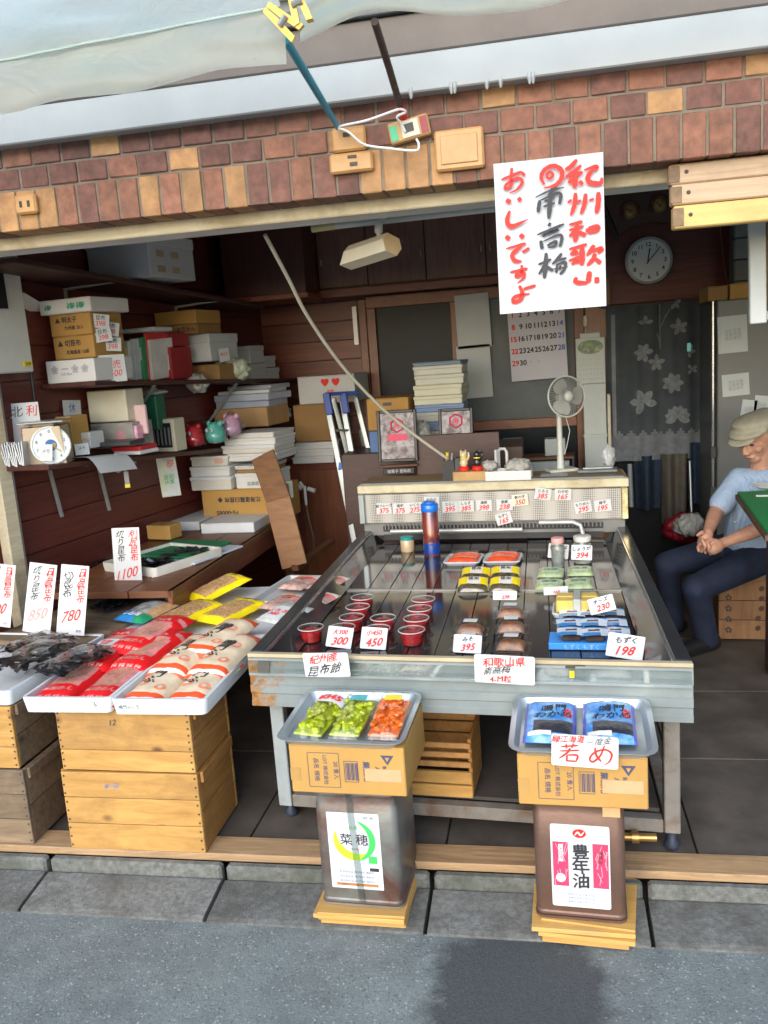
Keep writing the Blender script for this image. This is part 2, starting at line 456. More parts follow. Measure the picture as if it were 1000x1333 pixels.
def brick(sz, q):
    key = (sz, q.name, rb.randrange(5))
    if key not in brick_me:
        me = MB().box((0, 0, 0), sz, b=.0022).mesh('brick', q)
        for v in me.vertices: v.co += Vector((rb.uniform(-.0012, .0012), rb.uniform(-.0008, .0008), rb.uniform(-.0012, .0012)))
        brick_me[key] = me
    return brick_me[key]
for row, (z, off) in enumerate(((.2185, .0), (.1535, .049))):
    for k in range(-25, 23):
        x = k * .098 + off + .012
        link('brick', brick((.0905, .03, .0575), pick(.17 if row else .22)), lt, (x + rb.uniform(-.001, .001), .004 + rb.uniform(-.002, .002), z), (0, rb.uniform(-.008, .008), 0))
for k in range(-36, 33):
    x = k * .068 + .02
    link('brick', brick((.0605, .110, .115), pick(.18)), lt, (x, .044 + rb.uniform(-.002, .002), .0595), (0, rb.uniform(-.006, .006), 0))
# old timber rail and grey soffit behind the tiles
rail = wood('old cream rail', (.56, .47, .30), (.76, .68, .48), (1, 14, 14), 3, .65, grime=(.28, .17, .08))
MB().box((0, .122, -.014), (5.2, .028, .042), b=.004).build('timber_rail', rail, lt)
MB().box((0, .215, -.010), (5.2, .155, .03)).build('soffit', mat('soffit grey', (.78, .78, .72), .8, .1, 5, .1, 60), lt)
MB().box((0, .303, .29), (5.2, .02, .6)).build('inner_face', plaster, lt)
MB().box((0, .008, .262), (5.2, .05, .030)).build('gap_strip', mat('grey green strip', (.085, .10, .09), .8, .2), lt)  # grey green strip filling the gap between bricks and beam
whitep = mat('white beam paint', (.36, .385, .375), .55, .08, 4, .12, 40, stain=(.38, .42, .41), sfac=(.55, .8), sscale=4)
bmw = thing('eave_beam', 'long white painted beam running above the brick tiles', 'beam', (0, 2.50, 2.25))
MB().box((0, .05, 0), (5.2, .12, .098), b=.004).build('beam', whitep, bmw)
for k in range(7):
    MB().lathe([(.004 + .004 * rb.random(), .0), (.007, -.012), (.003, -.028), (0, -.03)], 6).build('paint_drip', whitep, bmw, (-.33 + .05 * k + .09 * rb.random(), -.008, -.036))
ev = thing('eave_fascia', 'brown painted fascia board with a dark steel strip above the white beam', 'fascia', (0, 2.52, 2.30))
MB().box((0, .0, .052), (5.2, .05, .100), b=.004).build('board', mat('fascia brown', (.15, .125, .105), .7, .15, 5, .1), ev)
MB().box((0, -.012, .125), (5.2, .06, .042), b=.003).build('dark_rail', mat('dark steel', (.05, .052, .06), .5, .2, 8), ev)
# building front above, to keep the sky off the back of the beam
uf = thing('upper_facade', 'plain rendered upper wall of the shop house above the eave', 'building', (0, 2.6, 2.32))
MB().box((0, .2, 1.4), (9, .4, 2.76)).build('wall', plaster, uf)
MB().box((0, 1.9, .35), (9, 3.2, .06)).build('floor_slab', plaster, uf)
for s, x in ((-1, -2.9), (1, 2.7)):
    p_ = thing('brick_pier', 'brick tiled pier at the %s end of the shop front' % ('left' if s < 0 else 'right'), 'pier', (x, 2.75, 0))
    MB().box((0, .05, 1.1), (1.2 if s < 0 else .8, .4, 2.3)).build('core', mortar, p_)
jm = thing('door_post', 'pale wooden post against the left wall at the picture edge', 'post', (-2.218, 3.176, 0.987), WALL)
MB().box((0, 0, .1), (.075, .05, 2.25), b=.004).build('post', rail, jm)
MB().box((.042, 0, .1), (.008, .045, 2.25)).build('metal_edge', mat('dull steel', (.35, .36, .37), .4, .1, metal=.7), jm)

# ================================================================== awning, poles, facade fittings, big paper sign
def vinyl():
    m, n, b = _new('white vinyl'); out = n.nodes['Material Output']
    v = _mapped(n, rnd=False)
    cc = _ramp(n, _noise(n, v, 3, 5, .6, .5), [(.3, (.80, .93, .87)), (.7, (.90, .96, .92))])
    sf = _ramp(n, _noise(n, v, 26, 3, .5), [(.70, (0,0,0)), (.78, (.6,.6,.6))])
    cc = _mix(n, sf, cc, (.40, .46, .44))
    n.links.new(cc, b.inputs['Base Color']); b.inputs['Roughness'].default_value = .35
    t = n.nodes.new('ShaderNodeBsdfTranslucent'); n.links.new(cc, t.inputs[0])
    mx = n.nodes.new('ShaderNodeMixShader'); mx.inputs[0].default_value = .8
    n.links.new(b.outputs[0], mx.inputs[1]); n.links.new(t.outputs[0], mx.inputs[2]); n.links.new(mx.outputs[0], out.inputs[0])
    wv = _noise(n, v, 9, 5, .6, .8); _bump(n, b, wv, .6, .03)
    MATS['vinyl'] = m; return m
vinyl()
def ns(x, y, z=0): return mnoise.noise((x, y, z))
def sheet(x0, x1, yb, zb0, zb1, hem, out, drop, bump, lift=None):
    """awning cloth: hem hanging down at the back edge, cloth running out over the street"""
    def fn(u, v):
        x = x0 + (x1 - x0) * u; zb = zb0 + (zb1 - zb0) * u
        if lift: zb += lift(u)
        if v < .3:
            t = v / .3
            return (x, yb + .03 * math.sin(t * 3.1) * (1 - t) + bump * ns(x * 7, t * 2) , zb + hem * t + bump * .6 * ns(x * 5, 3) * (1 - t))
        t = (v - .3) / .7
        return (x, yb - out * t, zb + hem + .015 * math.sin(min(t * 8, math.pi)) - drop * t + bump * .8 * ns(x * 4, t * 9, 2))
    return MB().grid(fn, 60, 44)
aw = thing('awning', 'wide white vinyl awning cloth with a drooping hem at the upper left', 'awning')
sheet(-2.9, -.535, 2.0, 2.075, 2.162, .11, .50, -.26, .022).build('cloth', MATS['vinyl'], aw, smooth=180)
MB().tube([(-2.9 + 2.365 * k / 40, 1.992 + .004 * ns(k, 1), 2.186 + .087 * k / 40 + .003 * ns(k * .7, 2)) for k in range(41)], .004, 5).build('seam', mat('vinyl seam', (.45, .56, .54), .5, .1), aw, smooth=180)
MB().tube([(-2.9, 1.50, 2.445), (-.53, 1.50, 2.532)], .016, 8).build('edge_tube', mat('awning steel', (.5, .52, .53), .35, .1, metal=.6), aw, smooth=60)
aw2 = thing('awning', 'second white awning cloth bunched up above the dark pole', 'awning')
sheet(-.515, .9, 2.06, 2.222, 2.26, .06, .30, -.06, .014, lift=lambda u: .03 * math.sin(u * 13) * (1 - u)).build('cloth', MATS['vinyl'], aw2, smooth=180)
# yellow spring clips
yel = mat('yellow plastic', (.80, .50, .015), .35, .08, 12, coat=.3)
def clip(loc, rot, label):
    c = thing('clothes_peg', label, 'clip', loc, rot, 'yellow pegs on the awning')
    for s in (-1, 1):
        MB().prism([(-.042, s * .001), (-.005, s * .002), (.042, s * .008), (.044, s * .022), (-.002, s * .017), (-.042, s * .012)], .022).build('jaw', yel, c)
    MB().tube([(0.004, -.003, -.012), (0.004, -.003, .012)], .007, 8).build('spring', MATS['dull steel'], c)
clip((-0.528, 1.965, 2.235), (R(10), R(42), R(12)), 'yellow plastic peg clipping the corner of the awning hem')
clip((-0.491, 1.965, 2.267), (R(5), R(75), R(10)), 'yellow peg at the very top between the two awning cloths')
# prop poles
bl = mat('turquoise paint', (.02, .30, .42), .4, .1, 9)
dk = mat('dark rusty pipe', (.045, .028, .028), .55, .3, 20, stain=(.35, .34, .33), sfac=(.66, .7), sscale=60)
MB().tube([(-0.539, 2.030, 2.216), (-0.543, 2.280, 2.188), (-0.534, 2.500, 2.138)], [.010, .010, .008], 10).build('awning_pole', bl, smooth=60)
tag(bpy.data.objects['awning_pole'], 'turquoise pole slanting from the awning corner to the bricks', 'pole')
dp = thing('awning_pole', 'dark rusty pipe with a red tip slanting down to the bricks', 'pole')
MB().tube([(-0.341, 2.080, 2.246), (-0.347, 2.300, 2.209), (-0.351, 2.480, 2.168)], .0095, 10).build('pipe', dk, dp, smooth=60)
MB().tube([(-0.351, 2.480, 2.168), (-0.348, 2.515, 2.144)], .0105, 10).build('tip', mat('red plastic', (.65, .02, .015), .4, .1), dp, smooth=60)
cordm = mat('white cord', (.72, .72, .68), .7, .1, 60)
def cord(name, pts, r, label, m=cordm, n=6):
    P = [Vector(p) for p in pts]; Q = []; N = len(P)
    for i in range(N - 1):
        p0 = P[max(i - 1, 0)]; p1 = P[i]; p2 = P[i + 1]; p3 = P[min(i + 2, N - 1)]
        for q in range(6):
            t = q / 6
            Q.append(.5 * ((2 * p1) + (p2 - p0) * t + (2 * p0 - 5 * p1 + 4 * p2 - p3) * t * t + (3 * p1 - p0 - 3 * p2 + p3) * t ** 3))
    Q.append(P[-1])
    return tag(MB().tube(Q, r, n).build(name, m, smooth=180), label, 'cord')
cord('tie_cord', [(-0.532, 2.488, 2.135), (-0.508, 2.482, 2.137), (-0.446, 2.478, 2.141), (-0.378, 2.468, 2.152), (-0.349, 2.462, 2.155), (-0.336, 2.470, 2.148), (-0.360, 2.468, 2.138), (-0.351, 2.488, 2.122), (-0.343, 2.496, 2.103)], .0036, 'white cord tying the turquoise pole to the dark pipe')
cord('tie_cord', [(-0.531, 2.486, 2.132), (-0.502, 2.488, 2.119), (-0.462, 2.496, 2.084), (-0.396, 2.498, 2.067), (-0.319, 2.500, 2.053), (-0.309, 2.502, 2.069), (-0.315, 2.506, 2.084)], .0036, 'white cord hanging in a loop below the two poles')
# tan ceramic fittings on the brick face
tan = mat('tan ceramic', (.50, .27, .095), .5, .12, 18, coat=.15)
tan2 = mat('tan wood block', (.48, .30, .12), .6, .15, 14)
black = mat('black plastic', (.012, .012, .014), .4, .1)
def plate(px, d, label, holes=()):
    t = thing('fitting_plate', label, 'plate', px)
    MB().box((0, 0, 0), d, b=.006).build('plate', tan, t)
    if not holes: MB().box((0, -d[1] / 2 - .002, 0), (d[0] * .75, .004, d[2] * .7), b=.003).build('raised_panel', tan, t)
    for h in holes: B('slot', (h[0], -d[1] / 2 - .0005, h[1]), (h[2], .004, h[3]), black, t, b=.0005)
plate((-0.199, 2.528, 2.048), (.137, .024, .108), 'blank tan plate on the bricks left of the paper sign')
plate((-1.538, 2.530, 2.034), (.072, .022, .058), 'tan outlet plate with two dark slots at the far left', ((-.014, 0, .008, .018), (.012, 0, .008, .018)))
plate((-0.510, 2.530, 2.109), (.098, .024, .065), 'upper tan block under the end of the turquoise pole', ((-.005, .012, .02, .012),))
plate((-0.508, 2.529, 2.046), (.126, .026, .054), 'lower tan block with a small metal latch below the turquoise pole', ((.005, .014, .026, .008), (.008, -.006, .022, .010)))
sb = thing('junction_box', 'small tan box with printed stickers tied at the dark pipe', 'box', (-0.335, 2.522, 2.114), (0, R(-9), 0))
MB().box((0, 0, 0), (.115, .03, .056), b=.004).build('box', tan2, sb)
B('cover', (.004, -.0165, 0), (.05, .003, .045), mat('cream plastic', (.62, .58, .46), .45), sb, b=.001)
B('green_label', (-.043, -.0155, -.002), (.020, .002, .040), mat('green print', (.06, .40, .22), .5), sb, b=0)
B('maroon_label', (.044, -.0155, 0), (.020, .002, .045), mat('maroon print', (.30, .04, .05), .5), sb, b=0)
B('dark_slot', (.002, -.019, .002), (.025, .003, .022), black, sb, b=0)

# ---- the big hand-lettered paper sign
paper = mat('white paper', (.58, .61, .62), .7, .03, 3, .05, 20)
redink = mat('red ink', (.75, .022, .012), .6, .12, 30)
blkink = mat('black ink', (.03, .03, .038), .6, .3, 40)
sg = thing('paper_sign', 'large white hand lettered paper sign hanging from the brick lintel', 'sign', (-.1055, 2.49, 1.993), (R(1.5), 0, 0))
SW, SH = .292, .402
def paper_fn(u, v): return (u * SW, .004 * math.sin(u * 3.1) + .003 * math.sin(v * 5 + u), -v * SH)
MB().grid(paper_fn, 10, 12).build('sheet', paper, sg, smooth=180)
def szp(x, y):
    u = v = .5
    for _ in range(8):
        xl = 38 + 57 * v; xr = 910 + 20 * v; u = (x - xl) / (xr - xl)
        yt = 158 - 116 * u; yb = 1320 - 70 * u; v = (y - yt) / (yb - yt)
    return (u * SW, -v * SH)
def sign_strokes(L, w): return [[(*szp(p[0], p[1]), p[2] if len(p) > 2 else 1) for p in st] for st in L]
RED = [  # traced brush strokes
 [(705,108,.9),(655,165),(612,188,.8)],[(738,150,.7),(685,200,.9),(615,245,.8)],[(632,238,.7),(750,205,.9)],[(692,212,1.1),(690,260,1.2),(685,325,1.2)],[(662,255,.8),(640,292,.8)],[(726,270,.9),(748,300,.8)],
 [(760,188,.5),(858,155,.8),(848,190,.7)],[(838,175,1),(792,230,1),(802,278,1.1),(885,285,1),(897,240,.7)],
 [(632,440,.6),(662,415,.6)],[(692,362,1),(686,450,1),(655,538,.7)],[(706,430,.5),(738,422,.6)],[(772,365,1),(762,450,1),(733,528,.7)],[(800,418,.5),(835,405,.6)],[(870,352,1.1),(870,430,1.1),(855,518,1.1)],
 [(640,610,.5),(748,582,.8)],[(640,652,.5),(756,618,.7)],[(705,592,1),(698,660,1.2),(688,742,1.2)],[(690,650,.8),(642,702,.5)],[(715,662,.8),(772,692,1)],[(786,635,1),(790,668,1)],[(790,632,.7),(866,620,1),(856,662,1)],[(790,668,.8),(860,655,.8)],
 [(640,800,.5),(782,760,.8)],[(652,842,.7),(690,812,.8),(702,838,.7)],[(742,768,1),(742,850,1.3),(740,926,1.2)],[(638,892,.5),(728,858,.8)],[(662,922,.7),(702,886,.8),(706,915,.6)],[(650,840,.6),(715,830,.7)],
 [(838,765,1),(815,800,1),(780,850,.6)],[(800,822,.6),(895,790,1),(868,832,.8)],[(842,830,1),(830,872,1),(782,928,.8)],[(845,872,.8),(888,910,1.1)],
 [(802,972,1.1),(795,1020,1.2),(790,1066,1)],[(700,1020,.9),(694,1060,1),(785,1066,.9)],[(856,1018,1.1),(858,1068,1.1)],
 [(448,305,.8),(422,250,.9),(450,192,.9),(520,160,.9),(582,192,1),(582,258,1),(530,308,.8),(442,332,.4)],[(468,252,.6),(470,222,.6),(500,208,.6),(515,235,.6),(488,258,.6),(465,248,.5)],
 [(102,278,.5),(268,210,.7)],[(188,186,1),(182,260,.9),(180,322,.7),(134,345,.6),(150,305,.6),(238,262,.7),(272,292,.7),(228,348,.6),(170,374,.4)],[(266,215,.7),(292,242,.7)],
 [(143,428,1.1),(178,448,1)],[(235,432,.9),(264,412,1)],[(172,510,.8),(150,588,1),(188,630,1.1),(318,572,.3)],[(140,705,1),(170,732,1.1)],[(252,692,1),(284,716,1.1)],
 [(140,804,.4),(302,760,.8)],[(270,778,.8),(194,845,1),(212,895,1),(268,900,.6)],[(272,830,.7),(330,795,.7)],
 [(172,988,.5),(314,955,.7)],[(268,928,.9),(262,1000,.8),(222,1022,.7),(236,982,.7),(280,988,.9),(282,1030,.7),(232,1072,.4)],
 [(248,1092,1.1),(272,1150,1),(258,1202,1),(204,1224,.9),(204,1188,.8),(255,1166,.7),(332,1156,.6)],[(282,1118,.7),(380,1088,.7)]]
BLK = [
 [(545,300,1.3),(512,345,1.2),(480,390,.8)],[(376,405,.4),(480,355,.5),(604,322,.4)],[(412,425,1),(404,470,1),(398,518,1)],[(412,428,.5),(568,366,.8),(566,452,1.1)],[(448,432,.7),(532,402,.6)],[(440,474,.6),(532,442,.6)],[(494,395,1.1),(490,470,1.2),(482,566,1.1)],
 [(494,595,.8),(482,625,.9)],[(388,692,.5),(604,604,.8)],[(432,705,1),(470,672,.8),(558,645,1),(440,695,.8)],[(418,735,.9),(430,802,1)],[(436,742,.4),(578,688,.7),(570,782,1.1)],[(470,775,.8),(508,752,.7),(540,742,.8),(530,775,.7),(475,788,.6)],
 [(398,924,.6),(502,880,.7)],[(462,830,1),(456,930,1.2),(446,1032,1.1)],[(448,928,.9),(402,1002,.5)],[(468,938,.7),(516,972,.9)],[(584,832,.9),(545,885,.9),(508,920,.5)],[(540,892,.5),(622,868,.6)],[(550,915,.7),(540,990,.7)],[(545,922,.5),(612,902,.8),(600,965,.8),(566,1000,.7)],[(516,958,.3),(632,938,.4)],[(574,925,.6),(568,965,.6)]]
for st in sign_strokes(RED, 1): brush([st], .0125, redink, sg, (0, -.0065 - .0002 * random.random(), 0), name='brush_stroke')
for st in sign_strokes(BLK, 1): brush([st], .0105, blkink, sg, (0, -.0065 - .0002 * random.random(), 0), name='brush_stroke')

# ================================================================== crates, trays and packets at the front
crate_w = wood('crate pine', (.33, .17, .042), (.57, .325, .092), (1.3, 12, 9), 3, .62, knots=(.13, .062, .024), rnd=.1, grime=(.22, .115, .04))
crate_old = wood('old grey crate', (.11, .075, .045), (.27, .19, .115), (1.3, 12, 9), 3, .75, knots=(.06, .035, .02), rnd=.12, grime=(.07, .055, .04))
crate_side = wood('crate side pine', (.25, .112, .028), (.44, .22, .055), (9, 1.3, 12), 3, .65, rnd=.1, grime=(.18, .10, .05))
nail = mat('nail head', (.05, .04, .035), .6)
ink_grey = mat('faded blue ink', (.22, .24, .36), .8)
def crate(label, loc, d, heights, m, ms, rz=0, group='wooden crates carrying the trays'):
    w, dp, h = d
    t = thing('wooden_crate', label, 'crate', loc, rz, group)
    z = 0
    for hh in heights:
        B('front_plank', (0, .008, z + hh / 2), (w, .015, hh - .002), m, t, b=.002, rot=(0, random.uniform(-.002, .002), 0))
        B('back_plank', (0, dp - .008, z + hh / 2), (w, .015, hh - .002), m, t, b=.002); z += hh
    for s in (-1, 1):
        n = 2
        for k in range(n):
            B('side_plank', (s * (w / 2 - .007), dp / 2, h * (k + .5) / n), (.013, dp - .034, h / n - .003), ms, t, b=.002)
        B('side_batten', (s * (w / 2 + .006), dp / 2, h - .02), (.011, dp - .04, .036), ms, t, b=.002)
        nb = MB()
        for k in range(9):
            nb.lathe([(.0036, 0), (.0036, .001), (0, .0012)], 6, M=Matrix.Translation((s * (w / 2 - .008 + random.uniform(-.002, .002)), .0004, .014 + k * (h - .028) / 8)) @ Euler((R(90), 0, 0)).to_matrix().to_4x4())
        nb.build('nail_row', nail, t)
    B('bottom_board', (0, dp / 2, .008), (w - .03, dp - .04, .012), ms, t)
    return t
c1 = crate('honey coloured pine crate at the bottom of the front stack', (-1.318, 2.288, .001), (.462, .30, .268), (.09, .09, .088), crate_w, crate_side)
text('※=#', .03, ink_grey, c1, (-.06, -.0015, .222), shear=.4)
c2 = crate('honey coloured pine crate on top of its twin, under the white foam trays', (-1.316, 2.292, .272), (.452, .30, .206), (.07, .136), crate_w, crate_side, rz=R(-.6))
text('12', .028, blkink, c2, (-.03, -.0015, .165), shear=.2)
c3 = crate('weathered grey brown crate at the bottom left corner of the shop front', (-1.922, 2.30, .001), (.46, .32, .262), (.088, .088, .086), crate_old, crate_old)
c4 = crate('lighter crate stacked on the weathered grey crate at the left edge', (-1.93, 2.305, .266), (.45, .32, .215), (.075, .14), crate_w, crate_old)

foam = mat('white foam', (.62, .65, .66), .55, .03, 30, .12, 400)
foam_old = mat('aged foam', (.62, .60, .54), .6, .08, 12, .12, 300)
def rtray(w, d, h, t=.012, r=.02, flare=.006, floor=.010, rim=0.):
    """open tray with rounded corners; base centre front-left-right symmetric, y from -d/2 to d/2"""
    def ring(ww, dd, rr, z):
        P = []
        for cx, cy, a0 in ((1, 1, 0), (-1, 1, 90), (-1, -1, 180), (1, -1, 270)):
            for k in range(5):
                a = R(a0 + k * 22.5); P.append((cx * (ww / 2 - rr) + rr * math.cos(a), cy * (dd / 2 - rr) + rr * math.sin(a), z))
        return P
    L = [ring(w - 2 * flare, d - 2 * flare, r, 0), ring(w, d, r, h - .004)]
    if rim: L += [ring(w + 2 * rim, d + 2 * rim, r + rim, h - .002), ring(w + 2 * rim, d + 2 * rim, r + rim, h)]
    else: L += [ring(w - .002, d - .002, r, h)]
    L += [ring(w - 2 * t, d - 2 * t, max(r - t, .004), h), ring(w - 2 * t - 2 * flare, d - 2 * t - 2 * flare, max(r - t, .004), floor)]
    n = 20; mb = MB(); vs = [p for q in L for p in q]; fs = []
    for i in range(len(L) - 1):
        for j in range(n): fs.append((i * n + j, i * n + (j + 1) % n, (i + 1) * n + (j + 1) % n, (i + 1) * n + j))
    fs.append(tuple(reversed(range(n)))); fs.append(tuple((len(L) - 1) * n + j for j in range(n)))
    return mb.add(vs, fs)
def foam_tray(label, loc, d, rz=0, m=None, group='foam trays'):
    o = rtray(*d).build('foam_tray', m or foam, None, loc, (0, 0, rz), smooth=40)
    return tag(o, label, 'tray', group)
t1 = foam_tray('white foam tray carrying the red noodle packets', (-1.478, 2.560, .481), (.305, .60, .05))
text('下', .022, blkink, t1, (.098, -.2995, .026), shear=0)
t2 = foam_tray('white foam tray carrying the cream packets with red stripes', (-1.168, 2.550, .481), (.31, .60, .05))
text('鳴門ふくろ', .014, blkink, t2, (-.095, -.2995, .026), shear=.1)
t3 = foam_tray('white foam tray of kombu at the far left above the crates', (-1.985, 2.60, .485), (.62, .56, .05), R(-4))

# ---- packets
def pouch_z(x, y, w, l, h, seed, crimp=.09):
    u = 2 * x / w; v = 2 * y / l - 1
    p = max(0, 1 - abs(u) ** 3.2) ** .6 * max(0, 1 - (max(0, abs(v)) ** 7)) ** .8
    if abs(v) > 1 - crimp: p *= max(0, (1 - abs(v)) / crimp)
    return .002 + h * p * (1 + .18 * ns(x * 18 + seed, y * 14, seed)) + .0022 * ns(x * 60, y * 40, seed) * (p > .02)
def pouch(name, w, l, h, zone, mats, seed=0, nu=16, nv=28, zig=False):
    def top(u, v):
        x = (u - .5) * w * (1 + .025 * ns(v * 6, seed)); y = v * l
        return (x, y, pouch_z((u - .5) * w, y, w, l, h, seed))
    mb = MB(); mb.grid(top, nu, nv, zone)
    mb.grid(lambda u, v: ((.5 - u) * w * (1 + .025 * ns(v * 6, seed)), v * l, .0), nu, nv // 2, None, m=0)
    return mb.mesh(name, mats, 60)
def lay_text(body, size, m, parent, x, y, hf, rz=0, name='lettering', lift=.0015, **kw):
    me = glyphs(body, size, **kw).copy(); me.materials.clear(); me.materials.append(m)
    ca, sa = math.cos(rz), math.sin(rz)
    for v in me.vertices:
        a, b = v.co.x, v.co.z; X = x + a * ca - b * sa; Y = y + a * sa + b * ca
        v.co = (X, Y, hf(X, Y) + lift)
    return link(name, me, parent)
def lay_patch(w, l, m, parent, x, y, hf, rz=0, name='sticker', lift=.0012, rad=None):
    ca, sa = math.cos(rz), math.sin(rz)
    mb = MB()
    if rad:
        n = 20; vs = [(x, y)] + [(x + rad * math.cos(6.2832 * k / n), y + rad * math.sin(6.2832 * k / n)) for k in range(n)]
        mb.add([(p[0], p[1], hf(*p) + lift) for p in vs], [(0, 1 + k, 1 + (k + 1) % n) for k in range(n)])
    else:
        def fn(u, v):
            a, b = (u - .5) * w, (v - .5) * l; X = x + a * ca - b * sa; Y = y + a * sa + b * ca
            return (X, Y, hf(X, Y) + lift)
        mb.grid(fn, 6, 6)
    return mb.build(name, m, parent, smooth=180)
filmred = mat('red film', (.72, .012, .016), .28, .1, 20, coat=.7, bump=.45, bscale=38)
noodle = mat('noodles under film', (.56, .25, .18), .25, .22, 60, coat=.6, bump=.25, bscale=120)
filmpink = mat('pale pink film', (.70, .26, .24), .25, .12, 40, coat=.7, bump=.4, bscale=40)
cream = mat('cream film', (.80, .66, .46), .3, .08, 25, coat=.6, bump=.4, bscale=34)
palef = mat('pale film', (.74, .70, .62), .3, .06, 25, coat=.6, bump=.4, bscale=36)
orange = mat('orange red print', (.82, .10, .03), .35, .08, 30, coat=.4)
salmonp = mat('salmon print', (.85, .30, .16), .4, .08)
yelf = mat('yellow film', (.85, .66, .01), .3, .06, 20, coat=.6, bump=.4, bscale=40)
whites = mat('white sticker', (.60, .62, .62), .5, .03)
def redpack(label, loc, rot, seed=1):
    w, l, h = .148, .35, .030
    def zone(u, v):
        if v < .10 or v > .90: return 0
        if v < .24: return 0
        if v > .74: return 0 if (abs(u - .5) < .3 or v > .82) else 2
        return (1 if abs(u - .5) < .26 else (2 if abs(u - .5) < .38 else 0)) if v < .66 else (0 if abs(u - .5) > .3 else 2)
    key = 'redpack%d' % seed
    if key not in TXT: TXT[key] = pouch('pouch', w, l, h, zone, [filmred, noodle, filmpink], seed)
    t = thing('noodle_packet', label, 'packet', loc, rot, 'red noodle packets on the foam tray')
    link('pouch', TXT[key], t)
    hf = lambda x, y: pouch_z(x, y, w, l, h, seed)
    lay_text('長崎めん', .026, filmpink, t, 0, l * .17, hf, bold=.02)
    lay_patch(.10, .030, filmred, t, 0, .255, hf, name='printed_band')
    lay_text('うどん', .022, palef, t, 0, .256, hf, bold=.02, lift=.0022)
    for k in range(4): lay_text('手延', .012, palef, t, -.045 + k * .03, .02, hf)
    return t, hf
redpack('front left red noodle packet at the tray edge', (-1.552, 2.285, .496), (R(3), 0, R(-1)), 1)
redpack('red noodle packet second from left at the front tray edge', (-1.400, 2.275, .496), (R(3), 0, R(-2)), 2)
t, hf = redpack('red noodle packet lying on top at the left, with a white price sticker', (-1.545, 2.50, .522), (R(4), 0, R(-4)), 1)
lay_patch(.09, .06, whites, t, -.02, .17, hf, rz=.1, lift=.003)
lay_text('手延\n298', .022, redink, t, -.02, .17, hf, lift=.0045, bold=.02)
redpack('red noodle packet on top of the right hand front one', (-1.395, 2.48, .522), (R(4), 0, R(-6)), 2)
redpack('rearmost red noodle packet leaning on the others', (-1.46, 2.60, .546), (R(3), R(3), R(-12)), 1)
def creampack(label, loc, rot, seed=3):
    w, l, h = .140, .33, .032
    def zone(u, v):
        if v < .015 or v > .985: return 1
        if .06 < v < .13 or v < .03: return 1
        if .87 < v < .95: return 1
        if v < .16 or v > .84: return 2
        return 0
    key = 'creampack%d' % seed
    if key not in TXT: TXT[key] = pouch('pouch', w, l, h, zone, [cream, orange, palef], seed)
    t = thing('dried_packet', label, 'packet', loc, rot, 'cream packets with red stripes')
    link('pouch', TXT[key], t)
    hf = lambda x, y: pouch_z(x, y, w, l, h, seed)
    for (x, y, r) in ((.03, .20, .020), (-.035, .11, .022), (.035, .085, .019), (-.04, .24, .016)):
        lay_patch(0, 0, salmonp, t, x, y, hf, rad=r, name='printed_disc')
        lay_patch(0, 0, palef, t, x, y, hf, rad=r * .45, name='printed_disc', lift=.0022)
    lay_text('鳴\n門\nふ', .05, blkink, t, -.012, .17, hf, rz=-.25, bold=.015, lift=.003, spacing=.85)
    return t
creampack('cream packet with red stripes, front one nearest the red packets', (-1.242, 2.270, .496), (R(3), 0, R(-2)), 3)
creampack('cream packet with red stripes at the front right tray corner', (-1.096, 2.270, .496), (R(3), 0, R(-3)), 4)
creampack('cream packet with red stripes lying second layer on the left', (-1.235, 2.44, .524), (R(4), 0, R(-6)), 4)
creampack('cream packet with red stripes lying second layer on the right', (-1.092, 2.43, .524), (R(4), 0, R(-4)), 3)
creampack('rearmost cream striped packet half hidden behind the pile', (-1.17, 2.56, .546), (R(3), 0, R(-10)), 3)

# ---- display table behind the trays, covered with a white sheet
dt = thing('display_table', 'low table covered with a white sheet behind the foam trays', 'table', (-1.45, 3.2, 0))
MB().box((0, 0, .50), (1.0, .70, .02), b=.003).build('table_top', brownwood, dt)
sheetm = mat('white plastic sheet', (.74, .76, .80), .5, .05, 6)
MB().grid(lambda u, v: (-.505 + 1.01 * u, -.355 + .71 * v, .513 + .002 * ns(u * 9, v * 7)), 24, 18).build('cover_sheet', sheetm, dt, smooth=180)
for a in (-1, 1):
    for c in (-1, 1): MB().box((a * .45, c * .31, .245), (.04, .04, .488), b=.003).build('leg', brownwood, dt)
def fishpack(label, loc, rot, seed=5, body=None):
    w, l, h = .165, .25, .026
    def zone(u, v):
        e = .13
        if u < e or u > 1 - e or v < .12 or v > .80: return 0
        return 1
    key = 'fishpack%d' % seed
    if key not in TXT: TXT[key] = pouch('pouch', w, l, h, zone, [yelf, mat('dried fish flakes', (.50, .30, .13), .35, .55, 90, coat=.5, bump=.6, bscale=150)], seed)
    t = thing('flake_packet', label, 'packet', loc, rot, 'yellow packets behind the trays')
    link('pouch', TXT[key], t); hf = lambda x, y: pouch_z(x, y, w, l, h, seed)
    lay_text(body or 'かつおぶし', .022, blkink, t, 0, l * .87, hf, bold=.03)
fishpack('yellow bordered flake packet in front on the left', (-1.441, 2.921, 0.545), (R(4), 0, R(-24)), 5)
fishpack('yellow bordered flake packet in front on the right', (-1.271, 2.933, 0.545), (R(4), 0, R(-26)), 6)
fishpack('yellow bordered flake packet at the back of the three', (-1.459, 3.234, 0.545), (R(12), 0, R(-38)), 5, 'いわし')
bluef = mat('blue film', (.03, .22, .55), .3, .25, 25, coat=.5)
greenf = mat('green film', (.02, .26, .12), .3, .25, 25, coat=.5)
